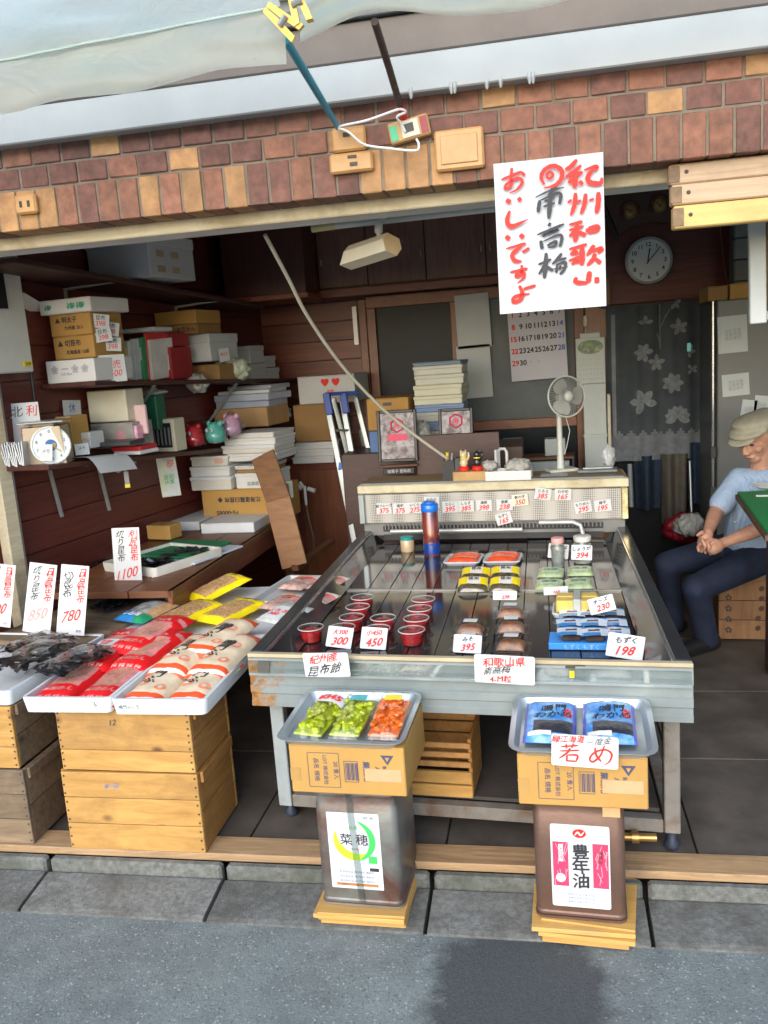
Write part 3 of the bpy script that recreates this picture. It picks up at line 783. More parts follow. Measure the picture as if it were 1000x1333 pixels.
me = pouch('pouch', .17, .2, .022, lambda u, v: (0 if u < .6 else 1) if v < .3 else (2 if u < .75 else 3), [bluef, greenf, mat('clear film grey', (.34, .36, .37), .2, .3, 30, coat=.7, bump=.4, bscale=50), mat('nut brown contents', (.45, .27, .13), .3, .3, 40, coat=.6)], 8)
t = thing('snack_packet', 'small blue and green packet behind the red noodle packets', 'packet', (-1.622, 2.965, 0.545), (R(5), 0, R(-22)))
link('pouch', me, t); lay_text('しお味', .03, palef, t, 0, .035, lambda x, y: pouch_z(x, y, .17, .2, .022, 8), bold=.03)
# packs on a foam tray beside the glass case
pm = mat('pink slices under film', (.52, .34, .29), .25, .35, 45, coat=.7, bump=.4, bscale=70)
trp = foam_tray('shallow grey foam tray of sliced fish packs beside the case', (-1.036, 3.310, 0.545), (.24, .40, .03), R(-8), mat('grey foam', (.45, .46, .46), .5, .1))
def slicepack(label, loc, rot, seed):
    w, l, h = .12, .17, .016
    t = thing('fish_slice_pack', label, 'packet', loc, rot, 'packs of sliced fish beside the case')
    link('pouch', pouch('pouch', w, l, h, lambda u, v: 1 if v > .8 else (2 if v > .62 and u > .2 else 0), [pm, palef, filmpink], seed), t)
    hf = lambda x, y: pouch_z(x, y, w, l, h, seed)
    lay_patch(.035, .012, yelf, t, -.01, l * .88, hf); lay_patch(.05, .01, redink, t, .01, l * .72, hf, name='printed_band')
    lay_patch(.045, .008, mat('brown meat', (.10, .05, .04), .4), t, .005, l * .6, hf, name='printed_band')
slicepack('sliced fish pack front left on the grey tray', (-1.052, 3.017, 0.570), (R(2), 0, R(-20)), 21)
slicepack('sliced fish pack front right on the grey tray', (-0.920, 3.031, 0.570), (R(2), 0, R(-20)), 22)
slicepack('sliced fish pack back left on the grey tray', (-1.054, 3.276, 0.575), (R(2), 0, R(-18)), 23)
slicepack('sliced fish pack back right on the grey tray', (-0.930, 3.268, 0.575), (R(2), 0, R(-18)), 24)
t = thing('dried_fish_bag', 'clear bag with white label and red price on the table edge', 'packet', (-0.981, 2.802, 0.585), (R(6), R(4), R(-22)))
link('pouch', pouch('pouch', .14, .17, .014, lambda u, v: 0, [mat('silver clear film', (.50, .53, .50), .2, .2, 25, coat=.8)], 25), t)
hf = lambda x, y: pouch_z(x, y, .14, .17, .014, 25)
lay_patch(.085, .10, whites, t, -.02, .065, hf); lay_text('とろろ\n300', .028, redink, t, -.02, .06, hf, lift=.003, bold=.02)

# ---- kombu: heaps of dark crinkled strips in bags and foam trays
kombu = mat('dark kombu', (.018, .019, .022), .35, .5, 30, .3, 60, coat=.3)
bagf = clear('bag film', (.9, .92, .93), .35, .12)
def strips(w, l, h, n, seed, wd=.016):
    rr = random.Random(seed); mb = MB()
    for k in range(n):
        x, y = rr.uniform(-w / 2, w / 2), rr.uniform(0, l); a = rr.uniform(-1.2, 1.2) ; L = rr.uniform(.05, .11)
        z0 = .004 + h * rr.random() * (1 - (2 * x / w) ** 4) ; ph = rr.random() * 6; tw = rr.uniform(-1, 1)
        def fn(u, v, x=x, y=y, a=a, L=L, z0=z0, ph=ph, tw=tw):
            s = (u - .5) * L; t_ = (v - .5) * wd
            X = x + s * math.cos(a) - t_ * math.sin(a); Y = y + s * math.sin(a) + t_ * math.cos(a)
            X = max(-w / 2, min(w / 2, X)); Y = max(0, min(l, Y))
            return (X, Y, max(.002, z0 + .004 * math.sin(u * 5 + ph) + t_ * tw * .5))
        mb.grid(fn, 5, 1)
    return mb
def kombu_bag(label, loc, rot, w=.20, l=.30, h=.022, seed=1):
    t = thing('kombu_bag', label, 'packet', loc, rot, 'bags of dark kombu')
    o = strips(w * .9, l * .85, h, 70, seed).build('kombu_strips', kombu, t, (0, l * .07, .001), smooth=180); tag(o, kind='stuff')
    mb = MB().grid(lambda u, v: ((u - .5) * w, v * l, pouch_z((u - .5) * w, v * l, w, l, h * 1.35, seed) + .002), 14, 18)
    mb.build('bag', bagf, t, smooth=180)
kombu_bag('clear bag of black kombu strips at the left picture edge, front', (-1.789, 2.379, 0.550), (R(3), 0, R(-14)), seed=1)
kombu_bag('clear bag of black kombu strips lying front right on the left tray', (-1.625, 2.366, 0.550), (R(3), 0, R(-22)), .17, .26, seed=2)
kombu_bag('clear bag of black kombu strips just below the price cards', (-1.838, 2.557, 0.553), (R(3), 0, R(-16)), .22, .20, .022, seed=3)
kombu_bag('flat bag of black kombu to the right of the card marked 780', (-1.846, 3.110, 0.540), (R(3), 0, R(-30)), .13, .22, .02, seed=4)
def kombu_tray(label, loc, d, rz, seed, m=foam_old):
    t = thing('kombu_tray', label, 'tray', loc, rz, 'foam trays heaped with kombu')
    rtray(*d).build('tray', m, t, smooth=40)
    o = strips(d[0] - .05, d[1] - .05, d[2] * .8, 150, seed, .02).build('kombu_strips', kombu, t, (0, -d[1] / 2 + .025, .012), smooth=180); tag(o, kind='stuff')
tb2 = thing('trestle_table', 'low table under the grey kombu trays along the left wall', 'table', (-1.82, 3.32, 0), R(-10))
MB().box((0, 0, .52), (.46, 1.1, .02), b=.003).build('table_top', crate_old, tb2)
for a in (-1, 1):
    for c in (-1, 1): MB().box((a * .2, c * .5, .255), (.035, .035, .51), b=.003).build('leg', crate_old, tb2)
kombu_tray('aged foam tray of black kombu behind the tall cards', (-2.126, 3.666, 0.545), (.34, .36, .07), R(-20), 11)
kombu_tray('aged foam tray of fine black kombu behind the 1100 card', (-1.736, 3.580, 0.600), (.36, .42, .07), R(-24), 12)

# ================================================================== refrigerated display case
steel = mat('brushed steel', (.36, .41, .42), .32, .12, 6, metal=.55)
def rusty():
    m, n, b = _new('case front enamel'); v = _mapped(n, rnd=False)
    cc = _ramp(n, _noise(n, v, 5, 5, .6), [(.3, (.19, .225, .225)), (.7, (.28, .32, .315))])
    sx = n.nodes.new('ShaderNodeSeparateXYZ'); n.links.new(v, sx.inputs[0])
    rm = _ramp(n, sx.outputs['X'], [(0, (1,1,1)), (1, (0,0,0))])
    mr = n.nodes.new('ShaderNodeMapRange'); mr.inputs['From Min'].default_value = -.66; mr.inputs['From Max'].default_value = -.42
    mr.inputs['To Min'].default_value = .17; mr.inputs['To Max'].default_value = -.10
    n.links.new(sx.outputs['X'], mr.inputs['Value'])
    ad = n.nodes.new('ShaderNodeMath'); n.links.new(mr.outputs[0], ad.inputs[0]); n.links.new(_noise(n, v, 16, 6, .7, .5), ad.inputs[1])
    rf = _ramp(n, ad.outputs[0], [(.56, (0,0,0)), (.70, (1,1,1))])
    cc = _mix(n, rf, cc, _ramp(n, _noise(n, v, 50, 4), [(.3, (.20, .075, .02)), (.7, (.46, .23, .06))]))
    n.links.new(cc, b.inputs['Base Color']); b.inputs['Roughness'].default_value = .38; b.inputs['Metallic'].default_value = .15
    MATS['enamel'] = m; return m
enamel = rusty()
deckm = mat('dark deck steel', (.024, .022, .022), .09, .25, 5, metal=0.0, spec=.5, coat=.2)
cs = thing('display_case', 'wide low refrigerated display case with dark deck in the shop front', 'display case', (-.273, 2.356, 0))
SK = .075
def SHR(mb):
    mb.v = [(p[0], p[1] - SK * p[0], p[2]) for p in mb.v]; return mb
HW = .653; DL = 1.83; ZT = .62; ZD = .552
def cpart(mb, name, m, **k): return SHR(mb).build(name, m, cs, **k)
# front skin, three folded steps
P = [(0, ZT - .012), (-.004, .575), (-.004, .556), (.002, .553), (.002, .520), (-.004, .516), (-.004, .492), (.002, .488), (.002, .470), (-.003, .466), (-.003, .448), (.02, .446), (.03, .46), (.03, ZT - .012)]
mb = MB(); n_ = len(P)
vs = [(-HW, p[0], p[1]) for p in P] + [(HW, p[0], p[1]) for p in P]
mb.add(vs, [tuple(range(n_))[::-1], tuple(range(n_, 2 * n_))] + [(k, (k + 1) % n_, (k + 1) % n_ + n_, k + n_) for k in range(n_)])
cpart(mb, 'front_panel', enamel)
cpart(MB().box((0, .006, ZT - .006), (2 * HW, .022, .012), b=.002), 'front_trim', mat('beige trim', (.46, .38, .24), .5, .15))
cpart(MB().box((0, -.009, .582), (2 * HW - .01, .004, .05)), 'price_rail', clear('acrylic', (.93, .95, .95), .4, .08))
cpart(MB().box((0, -.012, .606), (2 * HW - .01, .008, .006)).box((0, -.012, .557), (2 * HW - .01, .008, .006)), 'rail_edge', steel)
MB().box((0, 0, 0), (.038, .003, .04)).build('taped_patch', mat('dark tape', (.10, .09, .075), .5), cs, (-.60, .037, .58), (0, R(8), 0))
B('warning_triangle', (.33, -.040, .585), (.013, .002, .02), yelf, cs, b=0)
B('torn_label', (.34, -.0405, .607), (.055, .002, .008), mat('dark label', (.06, .05, .03), .5), cs, b=0)
for s, nm in ((-1, 'left'), (1, 'right')):
    x = s * HW
    cpart(MB().box((x - s * .006, DL / 2 + .015, .53), (.012, DL - .03, .16)), 'side_panel', steel)
    cpart(MB().box((x - s * .021, DL / 2 + .02, ZT - .008), (.044, DL - .01, .014), b=.002), 'side_rim', mat('dark rim steel', (.10, .105, .11), .2, .2, 6, metal=.7))
    mb = MB(); x1, x2 = x - s * .044, x - s * .105
    mb.add([(x1, .03, ZT - .014), (x2, .03, ZD + .004), (x2, DL, ZD + .004), (x1, DL, ZT - .014)], [(0, 1, 2, 3) if s < 0 else (3, 2, 1, 0)])
    cpart(mb, 'side_liner', mat('dark liner', (.022, .024, .026), .10, .2, 5, spec=.7))
    cpart(MB().box((x1 - s * .001, DL / 2, ZT - .012), (.006, DL, .012)), 'liner_strip', mat('bright strip', (.55, .58, .58), .25, .05, metal=.8))
cpart(MB().box((0, DL / 2, .50), (2 * HW - .03, DL - .06, .03)), 'tub', black)
# deck of dark plates with open slots, two rows
N = 12; wd = (2 * HW - .21) / N
for r_, (ya, yb) in enumerate(((.025, .93), (.942, DL - .03))):
    for k in range(N):
        mb = MB().box((-HW + .105 + wd * (k + .5), (ya + yb) / 2, ZD - .004 + (.006 if r_ else 0)), (wd - .0032, yb - ya, .008), b=.001)
        cpart(mb, 'deck_plate', deckm)
cpart(MB().box((0, .936, ZD + .003), (2 * HW - .21, .012, .006)), 'deck_seam', mat('seam aluminium', (.30, .29, .26), .3, .1, metal=.6))
# evaporator housing at the back
def honey():
    m, n, b = _new('perforated panel'); v = _mapped(n, rnd=False)
    vo = n.nodes.new('ShaderNodeTexVoronoi'); vo.inputs['Scale'].default_value = 115; vo.inputs['Randomness'].default_value = .05
    n.links.new(v, vo.inputs['Vector'])
    cc = _ramp(n, vo.outputs['Distance'], [(.22, (.045, .045, .045)), (.42, (.44, .43, .40))])
    n.links.new(cc, b.inputs['Base Color']); b.inputs['Roughness'].default_value = .4; b.inputs['Metallic'].default_value = .3
    return m
cpart(MB().box((0, 1.785, .738), (2 * HW - .05, .02, .145)), 'perforated_panel', honey())
cpart(MB().box((0, 1.83, .73), (2 * HW - .02, .06, .27)), 'housing', mat('housing grey', (.20, .20, .19), .5))
cpart(MB().box((0, 1.93, .835), (2 * HW + .02, .30, .042), b=.005), 'top_slab', mat('cream worn edge', (.62, .56, .38), .55, .15, 8, stain=(.36, .27, .13), sfac=(.5, .8), sscale=7))
cpart(MB().box((0, 1.95, .857), (2 * HW, .26, .004)), 'top_board', wood('top board', (.22, .14, .06), (.40, .28, .14), (1, 9, 9), 3, .6))
cpart(MB().box((HW - .012, 1.78, .74), (.03, .05, .15), b=.003), 'end_cap', mat('yellowed chrome', (.60, .52, .28), .2, .35, 25, metal=.8))
cpart(MB().box((-HW + .012, 1.78, .74), (.03, .05, .15), b=.003), 'end_cap', steel)
for k in range(2):
    cpart(MB().box((0, 1.80, .585 + .045 * k), (2 * HW - .22, .012, .028)), 'air_slot_bar', black)
mb = MB()
for k in range(58): mb.box((-.53 + k * .0186, 1.79, .64), (.006, .010, .028))
o = cpart(mb, 'air_grille', mat('grille grey', (.16, .16, .16), .4)); o['kind'] = 'stuff'
cpart(MB().tube([(-.50, 1.765, .622), (.16, 1.765, .622)], .010, 10), 'coolant_pipe', mat('pale pipe', (.55, .56, .54), .3, .1, metal=.3), smooth=60)
cpart(MB().tube([(.24, 1.76, .655), (.40, 1.76, .655), (.435, 1.75, .64), (.445, 1.74, .60), (.445, 1.72, .565), (.40, 1.70, .556)], .011, 10), 'coolant_pipe', MATS['pale pipe'], smooth=60)
# legs and lower frame
legp = mat('leg paint', (.30, .345, .36), .5, .15, 7, stain=(.17, .12, .09), sfac=(.55, .8), sscale=9)
legr = mat('worn leg', (.20, .185, .165), .6, .25, 9, stain=(.13, .065, .03), sfac=(.5, .75), sscale=11)
for s, q in ((-1, legp), (1, legr)):
    for y in (.11, 1.68):
        cpart(MB().box((s * (HW - .045), y, .255), (.045, .045, .40), b=.003), 'leg', q)
        cpart(MB().lathe([(.0, 0.0), (.02, 0.0), (.024, .012), (.014, .03), (.014, .06)], 10, M=Matrix.Translation((s * (HW - .045), y + (.0 if s > 0 else .03), .0))), 'foot', mat('dark blue foot', (.025, .035, .06), .5), smooth=50)
    cpart(MB().box((s * (HW - .045), .90, .075), (.04, 1.5, .04), b=.003), 'side_rail', legr)
cpart(MB().box((0, .11, .075), (2 * HW - .14, .04, .042), b=.003), 'front_rail', legr)
cpart(MB().box((0, .92, .10), (2 * HW - .15, 1.56, .012)), 'lower_shelf', mat('dusty shelf', (.055, .048, .043), .8, .3, 7))
cpart(MB().tube([(.46, .07, .045), (.56, .07, .05)], .012, 10).tube([(.49, .07, .047), (.51, .07, .048)], .019, 10), 'drain_valve', mat('brass', (.45, .28, .10), .35, .2, metal=.8), smooth=60)
# slatted crate standing on the lower shelf
sc_ = thing('slatted_crate', 'slatted wooden crate under the display case', 'crate', (-0.375, 2.489, 0.107), R(-4))
for k in range(5):
    B('slat', (0, .0, .022 + k * .046 if k < 2 else .112 + (k - 2) * .032), (.24, .014, .040 if k < 2 else .018), crate_side if k > 1 else crate_w, sc_, b=.002, rot=(R(-20 if k > 1 else 0), 0, 0))
    B('back_slat', (0, .2, .022 + k * .042), (.24, .012, .036), crate_side, sc_, b=.002)
for s in (-1, 1): B('end_board', (s * .115, .1, .10), (.012, .19, .19), crate_side, sc_, b=.002)

# ---- cards and tags
def card(label, loc, rot, w, h, lines, name='price_tag', cat='tag', group=None, m=None, base=True, rnd=0):
    t = thing(name, label, cat, loc, rot, group)
    z0 = 0 if base else -h / 2
    if rnd:
        pts = []
        for cx, cz, a0 in ((w/2-rnd, h-rnd, 0), (-w/2+rnd, h-rnd, 90), (-w/2+rnd, rnd, 180), (w/2-rnd, rnd, 270)):
            for k in range(4): a = R(a0 + 30 * k); pts.append((cx + rnd * math.cos(a), cz + rnd * math.sin(a) + z0))
        MB().prism(pts, .0015).build('card', m or whites, t)
    else: MB().box((0, .00075, z0 + h / 2), (w, .0015, h)).build('card', m or whites, t)
    for i, L in enumerate(lines):
        body, size, ink, x, z = L[:5]; kw = L[5] if len(L) > 5 else {}
        text(body, size, ink, t, (x, -.0012 - .0002 * i, z0 + z), **kw)
    return t
bold = dict(bold=.018)
G = 'price tags on the case'
# tall kombu cards
def tall(label, loc, rot, w, h, a, b, price, small='入り', fade=False):
    r = mat('faded red ink', (.72, .30, .27), .7, .15, 40) if fade else redink
    fs = h * .60 / max(len(a), len(b), 4)
    card(label, loc, rot, w, h, [('\n'.join(a), fs * .92, blkink, -w * .24, h * .71, dict(bold=.006, shear=.5, wob=.05, spacing=.9)), ('\n'.join(b), fs * .92, redink, w * .24, h * .71, dict(bold=.006, shear=.45, wob=.05, spacing=.9)),
        (price, h * .24, r, 0.0, h * .27, dict(bold=.004, shear=.6, xs=.85)), (small, h * .045, blkink, w * .3, h * .06)], name='price_card', cat='sign', group='tall kombu price cards')
tall('tall white price card for kombu marked 780 with red lettering', (-1.780, 2.815, 0.548), (R(-14), R(4), R(-6)), .122, .262, '切昆布', '日高昆布', '780', '昆布')
tall('tall white kombu card with a faded red price, second from the left', (-1.921, 2.816, 0.555), (R(-14), R(6), R(-6)), .122, .265, '切り昆布', '日高昆布', '850', '入り', True)
tall('tall white kombu card cut off by the left edge of the picture', (-2.138, 2.891, 0.560), (R(-14), R(5), R(-6)), .125, .245, '切り昆布', '日高昆布', '780')
tall('tall white price card marked 1100 standing highest behind the others', (-1.767, 3.280, 0.588), (R(-8), R(-1), R(-4)), .132, .268, '切り昆布', '利尻昆布', '1100', '入り')
# front of the case
card('white rounded sign at the left of the case front with red top line', (-0.654, 2.334, 0.571), (R(3), R(-2), R(-4)), .142, .076, [('紀州産', .03, redink, -.005, .060, dict(bold=.012, shear=.4, wob=.05)), ('昆布飴', .036, blkink, -.005, .025, dict(bold=.008, shear=.5, wob=.05))], 'case_sign', 'sign', 'signs on the case front', rnd=.006)
card('white rounded sign at the middle of the case front with three lines', (-0.131, 2.306, 0.561), (R(3), R(2), R(-4)), .170, .086, [('和歌山県', .030, redink, 0, .067, dict(bold=.014, shear=.2, wob=.05)), ('南高梅', .026, blkink, -.02, .041, dict(bold=.006, shear=.4, wob=.05)), ('4-M粒', .024, redink, -.01, .015, dict(bold=.014, wob=.05))], 'case_sign', 'sign', 'signs on the case front', rnd=.006)
# tags on the perforated panel
panel_tags = [((-0.799, 4.162, 0.740), '375', '鮭フレーク', 0), ((-0.715, 4.152, 0.739), '375', '塩辛', 0), ((-0.639, 4.142, 0.742), '275', 'いくら', 0), ((-0.553, 4.144, 0.766), '285', 'めかぶ', 0), ((-0.461, 4.133, 0.741), '395', 'たらこ', 0), ((-0.381, 4.123, 0.744), '385', 'しらす', 0), ((-0.294, 4.125, 0.744), '398', '海苔', 0), ((-0.193, 4.113, 0.746), '238', '佃煮', 0), ((-0.118, 4.103, 0.768), '350', '数の子', -4), ((-0.200, 4.118, 0.677), '165', 'もずく', -14), ((-0.008, 4.099, 0.794), '385', 'とろろ', 10), ((0.086, 4.088, 0.789), '165', 'わかめ', 2), ((0.177, 4.089, 0.725), '295', 'ちりめん', -9), ((0.268, 4.078, 0.731), '195', '梅干', -5)]
where = ['first from the left end', 'second from the left end', 'third from the left end', 'partly behind the blue capped bottle', 'just right of the blue capped bottle', 'second right of the blue capped bottle', 'third right of the blue capped bottle',
         'above the lone low tag', 'cream, overlapping its left neighbour', 'hanging lowest and askew', 'pinned high and tilted below the white box', 'pinned high beside the tilted one', 'askew near the right end', 'last at the right end']
for (loc, pr, nm, tilt), wh in zip(panel_tags, where):
    card('small price tag on the perforated panel, ' + wh, loc, (0, R(tilt), R(-4)), .078, .056, [(nm, .017, blkink, 0, .043, dict(bold=.02)), (pr, .034, redink, 0, .018, dict(bold=.02, shear=.3))], group=G, base=False, m=mat('cream card', (.75, .70, .55), .6) if 'cream' in wh else None)

# ================================================================== goods on the deck (top of deck about z = .553)
ZK = .5535
clr = clear('cup plastic', (.95, .95, .95), .35, .05)
clr2 = clear('pack film', (.95, .95, .95), .10, .06, .22)
umeb = mat('red plums', (.50, .022, .02), .2, .45, 55, coat=.7, bump=.6, bscale=90)
brownp = mat('brown paste', (.22, .085, .03), .4, .5, 50, coat=.15, bump=.4, bscale=90)
# cups of pickled plums
def plum_cup():
    t = thing('plum_cup', 'x', 'cup', (0, 0, 0), 0, 'cups of red pickled plums')
    MB().lathe([(0, .003), (.031, .003), (.034, .012), (.038, .036), (.030, .041), (.012, .044), (0, .043)], 18).build('plums', umeb, t, smooth=60)
    mb = MB()
    n = 36; prof = [(.030, .001), (.033, .002), (.040, .046), (.044, .047), (.044, .050), (.041, .051), (.020, .052), (0, .052)]
    vs = []; fs = []
    for r, z in prof:
        for j in range(n):
            q = r * (1 + (.03 if j % 2 and z < .045 else 0)); vs.append((q * math.cos(6.2832 * j / n), q * math.sin(6.2832 * j / n), z))
    for i in range(len(prof) - 1):
        for j in range(n): fs.append((i * n + j, i * n + (j + 1) % n, (i + 1) * n + (j + 1) % n, (i + 1) * n + j))
    mb.add(vs, fs).build('cup', clr, t, smooth=50)
    MB().tube([(.044 * math.cos(6.2832 * j / 24), .044 * math.sin(6.2832 * j / 24), .049) for j in range(24)], .002, 6, closed=True).build('rim', mat('cup rim plastic', (.52, .48, .48), .15, .1, coat=.6), t, smooth=180)
    return t
cup0 = plum_cup(); first = True
spots = [((-0.805, 2.707, 0.553), 'standing alone at the left'), ((-0.693, 2.704, 0.553), 'right behind the left red tag'), ((-0.685, 2.817, 0.553), 'second in the row behind the left red tag'), ((-0.689, 2.940, 0.553), 'third in the row behind the left red tag'), ((-0.696, 3.063, 0.553), 'farthest in the row behind the left red tag'),
         ((-0.569, 2.686, 0.553), 'right behind the right red tag'), ((-0.570, 2.805, 0.553), 'second behind the right red tag'),
         ((-0.449, 2.668, 0.553), 'foremost in the right hand row'), ((-0.451, 2.794, 0.553), 'second in the right hand row'), ((-0.455, 2.904, 0.554), 'third in the right hand row'), ((-0.457, 3.022, 0.553), 'farthest in the right hand row')]
for loc, wh in spots:
    o = cup0 if first else copy_tree(cup0); first = False
    o.location = loc; o.rotation_euler = (0, 0, random.random() * 6); o['label'] = 'clear cup of red pickled plums ' + wh
# domed packs of brown paste
def paste_pack():
    t = thing('paste_pack', 'x', 'packet', (0, 0, 0), 0, 'domed packs of brown paste')
    def dome(w, d, h, e=3):
        return lambda u, v: ((u - .5) * w, (v - .5) * d, .002 + h * (max(0, 1 - abs(2 * u - 1) ** e) ** .5) * (max(0, 1 - abs(2 * v - 1) ** e) ** .5))
    MB().grid(dome(.088, .072, .026), 14, 12).build('paste', brownp, t, smooth=180)
    MB().grid(dome(.112, .092, .038, 5), 16, 14).build('lid', clr2, t, smooth=180)
    MB().box((0, 0, .002), (.12, .10, .003), b=.001).build('flange', clear('flange plastic', (.8, .8, .8), .5, .1), t)
    B('sticker', (0, .006, .0412), (.046, .030, .001), whites, t, b=0)
    return t
pk = paste_pack(); first = True
for loc, wh in [((-0.260, 2.635, 0.553), 'left column, nearest the case front'), ((-0.264, 2.780, 0.553), 'left column, behind the other'), ((-0.122, 2.625, 0.553), 'right column, nearest the case front'), ((-0.127, 2.800, 0.554), 'right column, in the middle'), ((-0.135, 2.962, 0.553), 'right column, farthest back')]:
    o = pk if first else copy_tree(pk); first = False
    o.location = loc; o.rotation_euler = (0, 0, R(-4) + random.uniform(-.05, .05)); o['label'] = 'domed clear pack of brown paste, ' + wh
# yellow blocks on a foam dish under film
t = thing('yellow_block_pack', 'foam dish with yellow cheese like blocks wrapped in film', 'packet', (0.100, 2.987, 0.553), R(-3))
rtray(.175, .15, .018, .006, .02).build('dish', foam, t, smooth=40)
ybm = mat('yellow block', (.78, .55, .12), .4, .08, 20)
for a in (-1, 1):
    for c in (-1, 1): B('block', (a * .038, c * .030, .036), (.070, .054, .045), ybm, t, b=.006)
MB().box((0, 0, .038), (.158, .128, .054), b=.012).build('film', clr2, t)
B('band', (0, 0, .0385), (.028, .131, .056), mat('grey band film', (.45, .46, .42), .3, .1, coat=.5), t, b=.004)
# blue cup stacks on a blue box
bbx = thing('blue_carton', 'flat bright blue carton under the seaweed cups', 'box', (0.095, 2.600, 0.553), R(-3))
B('carton', (0, .05, .012), (.20, .11, .022), mat('bright blue card', (.06, .30, .75), .5, .06), bbx, b=.002)
text('もずく もずく', .018, mat('pale blue print', (.35, .60, .88), .5), bbx, (.0, -.0062, .012), shear=0)
blulid = mat('blue white lid', (.70, .77, .82), .3, .1, 20, coat=.5)
def sea_cup():
    t = thing('seaweed_cup', 'x', 'cup', (0, 0, 0), 0, 'blue lidded seaweed cups')
    MB().box((0, 0, .011), (.062, .058, .020), b=.006).build('cup', mat('dark seaweed in cup', (.05, .035, .028), .3, .3, 30, coat=.6), t)
    def lid(u, v): return ((u - .5) * .088, (v - .5) * .080, .025 + .004 * (1 - (2 * u - 1) ** 2) + .002 * ns(u * 6, v * 6))
    MB().grid(lid, 10, 8, lambda u, v: 0 if (v < .34 and u < .75) or v > .92 else (2 if (u - .5) ** 2 + (v - .62) ** 2 < .035 else 1)).build('lid', [mat('blue print lid', (.03, .25, .62), .3, .15, 30, coat=.5), blulid, mat('brown print', (.14, .08, .06), .4)], t, smooth=180)
    return t
bc = sea_cup(); first = True
for loc, wh in [((0.067, 2.634, 0.577), 'front row, left'), ((0.137, 2.625, 0.577), 'front row, second'), ((0.208, 2.698, 0.554), 'front row, right'), ((0.067, 2.724, 0.577), 'middle row, left'), ((0.138, 2.722, 0.577), 'middle row, second'), ((0.208, 2.789, 0.554), 'middle row, right'), ((0.078, 2.900, 0.553), 'back row, left'), ((0.146, 2.906, 0.553), 'back row, second'), ((0.210, 2.904, 0.553), 'back row, right')]:
    o = bc if first else copy_tree(bc); first = False
    o.location = loc; o.rotation_euler = (0, 0, random.uniform(-.12, .05)); o['label'] = 'blue and white lidded seaweed cup, ' + wh

# flat green packets
gpk = mat('pale green print', (.40, .50, .27), .35, .3, 45, coat=.5)
gme = pouch('pouch', .105, .11, .014, lambda u, v: 1 if v > .8 or (.3 < v < .5 and .2 < u < .8) else 0, [gpk, mat('pale mint film', (.62, .70, .55), .35, .1, coat=.5)], 31)
for loc, wh in [((0.001, 3.261, 0.558), 'front left of the four'), ((0.121, 3.264, 0.558), 'front right of the four'), ((0.009, 3.442, 0.558), 'back left of the four'), ((0.132, 3.455, 0.558), 'back right of the four')]:
    t = thing('green_packet', 'pale green printed packet on the deck, ' + wh, 'packet', loc, (R(4), 0, R(random.uniform(-6, 4))), 'pale green packets')
    link('pouch', gme, t)
    lay_text('浅漬', .03, greenf, t, 0, .06, lambda x, y: pouch_z(x, y, .105, .11, .014, 31), bold=.02)
# packets with a yellow header
ydk = mat('dark pickles under film', (.10, .085, .05), .22, .6, 50, coat=.8)
yme = pouch('pouch', .118, .105, .016, lambda u, v: (1 if u < .34 else (2 if u < .72 else 1)) if v > .36 else 0, [ydk, yelf, palef], 33)
for loc, wh in [((-0.294, 3.249, 0.558), 'front left of the four'), ((-0.170, 3.241, 0.558), 'front right of the four'), ((-0.296, 3.407, 0.558), 'back left of the four'), ((-0.174, 3.409, 0.558), 'back right of the four')]:
    t = thing('header_packet', 'dark packet with yellow and white header, ' + wh, 'packet', loc, (R(16), 0, R(random.uniform(-5, 3))), 'yellow headed packets')
    link('pouch', yme, t)
    lay_text('昆布', .022, blkink, t, .004, .075, lambda x, y: pouch_z(x, y, .118, .105, .016, 33), bold=.02)
# salmon slices on foam dishes
salm = mat('salmon flesh', (.78, .085, .02), .25, .25, 35, coat=.7, bump=.3, bscale=60)
for loc, wh in [((-0.370, 3.749, 0.558), 'left'), ((-0.194, 3.745, 0.558), 'right')]:
    t = thing('salmon_pack', 'white foam dish with red salmon slices, the %s hand one' % wh, 'packet', loc, R(-4), 'salmon packs at the back of the deck')
    rtray(.165, .17, .018, .006, .02, .012).build('dish', foam, t, smooth=40)
    for k, yy in enumerate((-.038, .036)):
        def slab(u, v, yy=yy, k=k):
            e = max(0, 1 - abs(2 * u - 1) ** 4) ** .5 * max(0, 1 - abs(2 * v - 1) ** 2.5) ** .5
            return ((u - .5) * .135 + .006 * k, yy + (v - .5) * .062 + .012 * math.sin(u * 3), .012 + .020 * e + .002 * ns(u * 9, v * 5, k))
        MB().grid(slab, 16, 8).build('salmon_slice', salm, t, smooth=180)
    MB().box((0, 0, .022), (.150, .150, .030), b=.012).build('film', clr2, t)
# standing jars
def jar(name, label, loc, r, h, lidm, glass, fill, lid_h=.02, cat='jar'):
    t = thing(name, label, cat, loc)
    MB().lathe([(0, .002), (r * .93, .002), (r * .93, h * .8), (0, h * .8)], 18).build('contents', fill, t, smooth=50)
    MB().lathe([(0, 0), (r * .95, 0), (r, .006), (r, h * .86), (r * .86, h * .95), (r * .86, h)], 20).build('glass', glass, t, smooth=50)
    MB().lathe([(r * .92, h - lid_h * .4), (r * .95, h + lid_h * .6), (r * .90, h + lid_h * .7), (0, h + lid_h * .7)], 20).build('lid', lidm, t, smooth=50)
    return t
jar('lidded_cup', 'small beige cup with teal lid at the back left of the deck', (-0.664, 3.991, 0.558), .034, .062, mat('teal lid', (.02, .30, .30), .4), mat('beige cup', (.55, .40, .24), .35, .1, coat=.4), mat('beige cup', (.55, .40, .24)), .014, 'cup')
bt = thing('capped_bottle', 'tall amber bottle with bright blue cap standing on the deck', 'bottle', (-0.532, 3.898, 0.558))
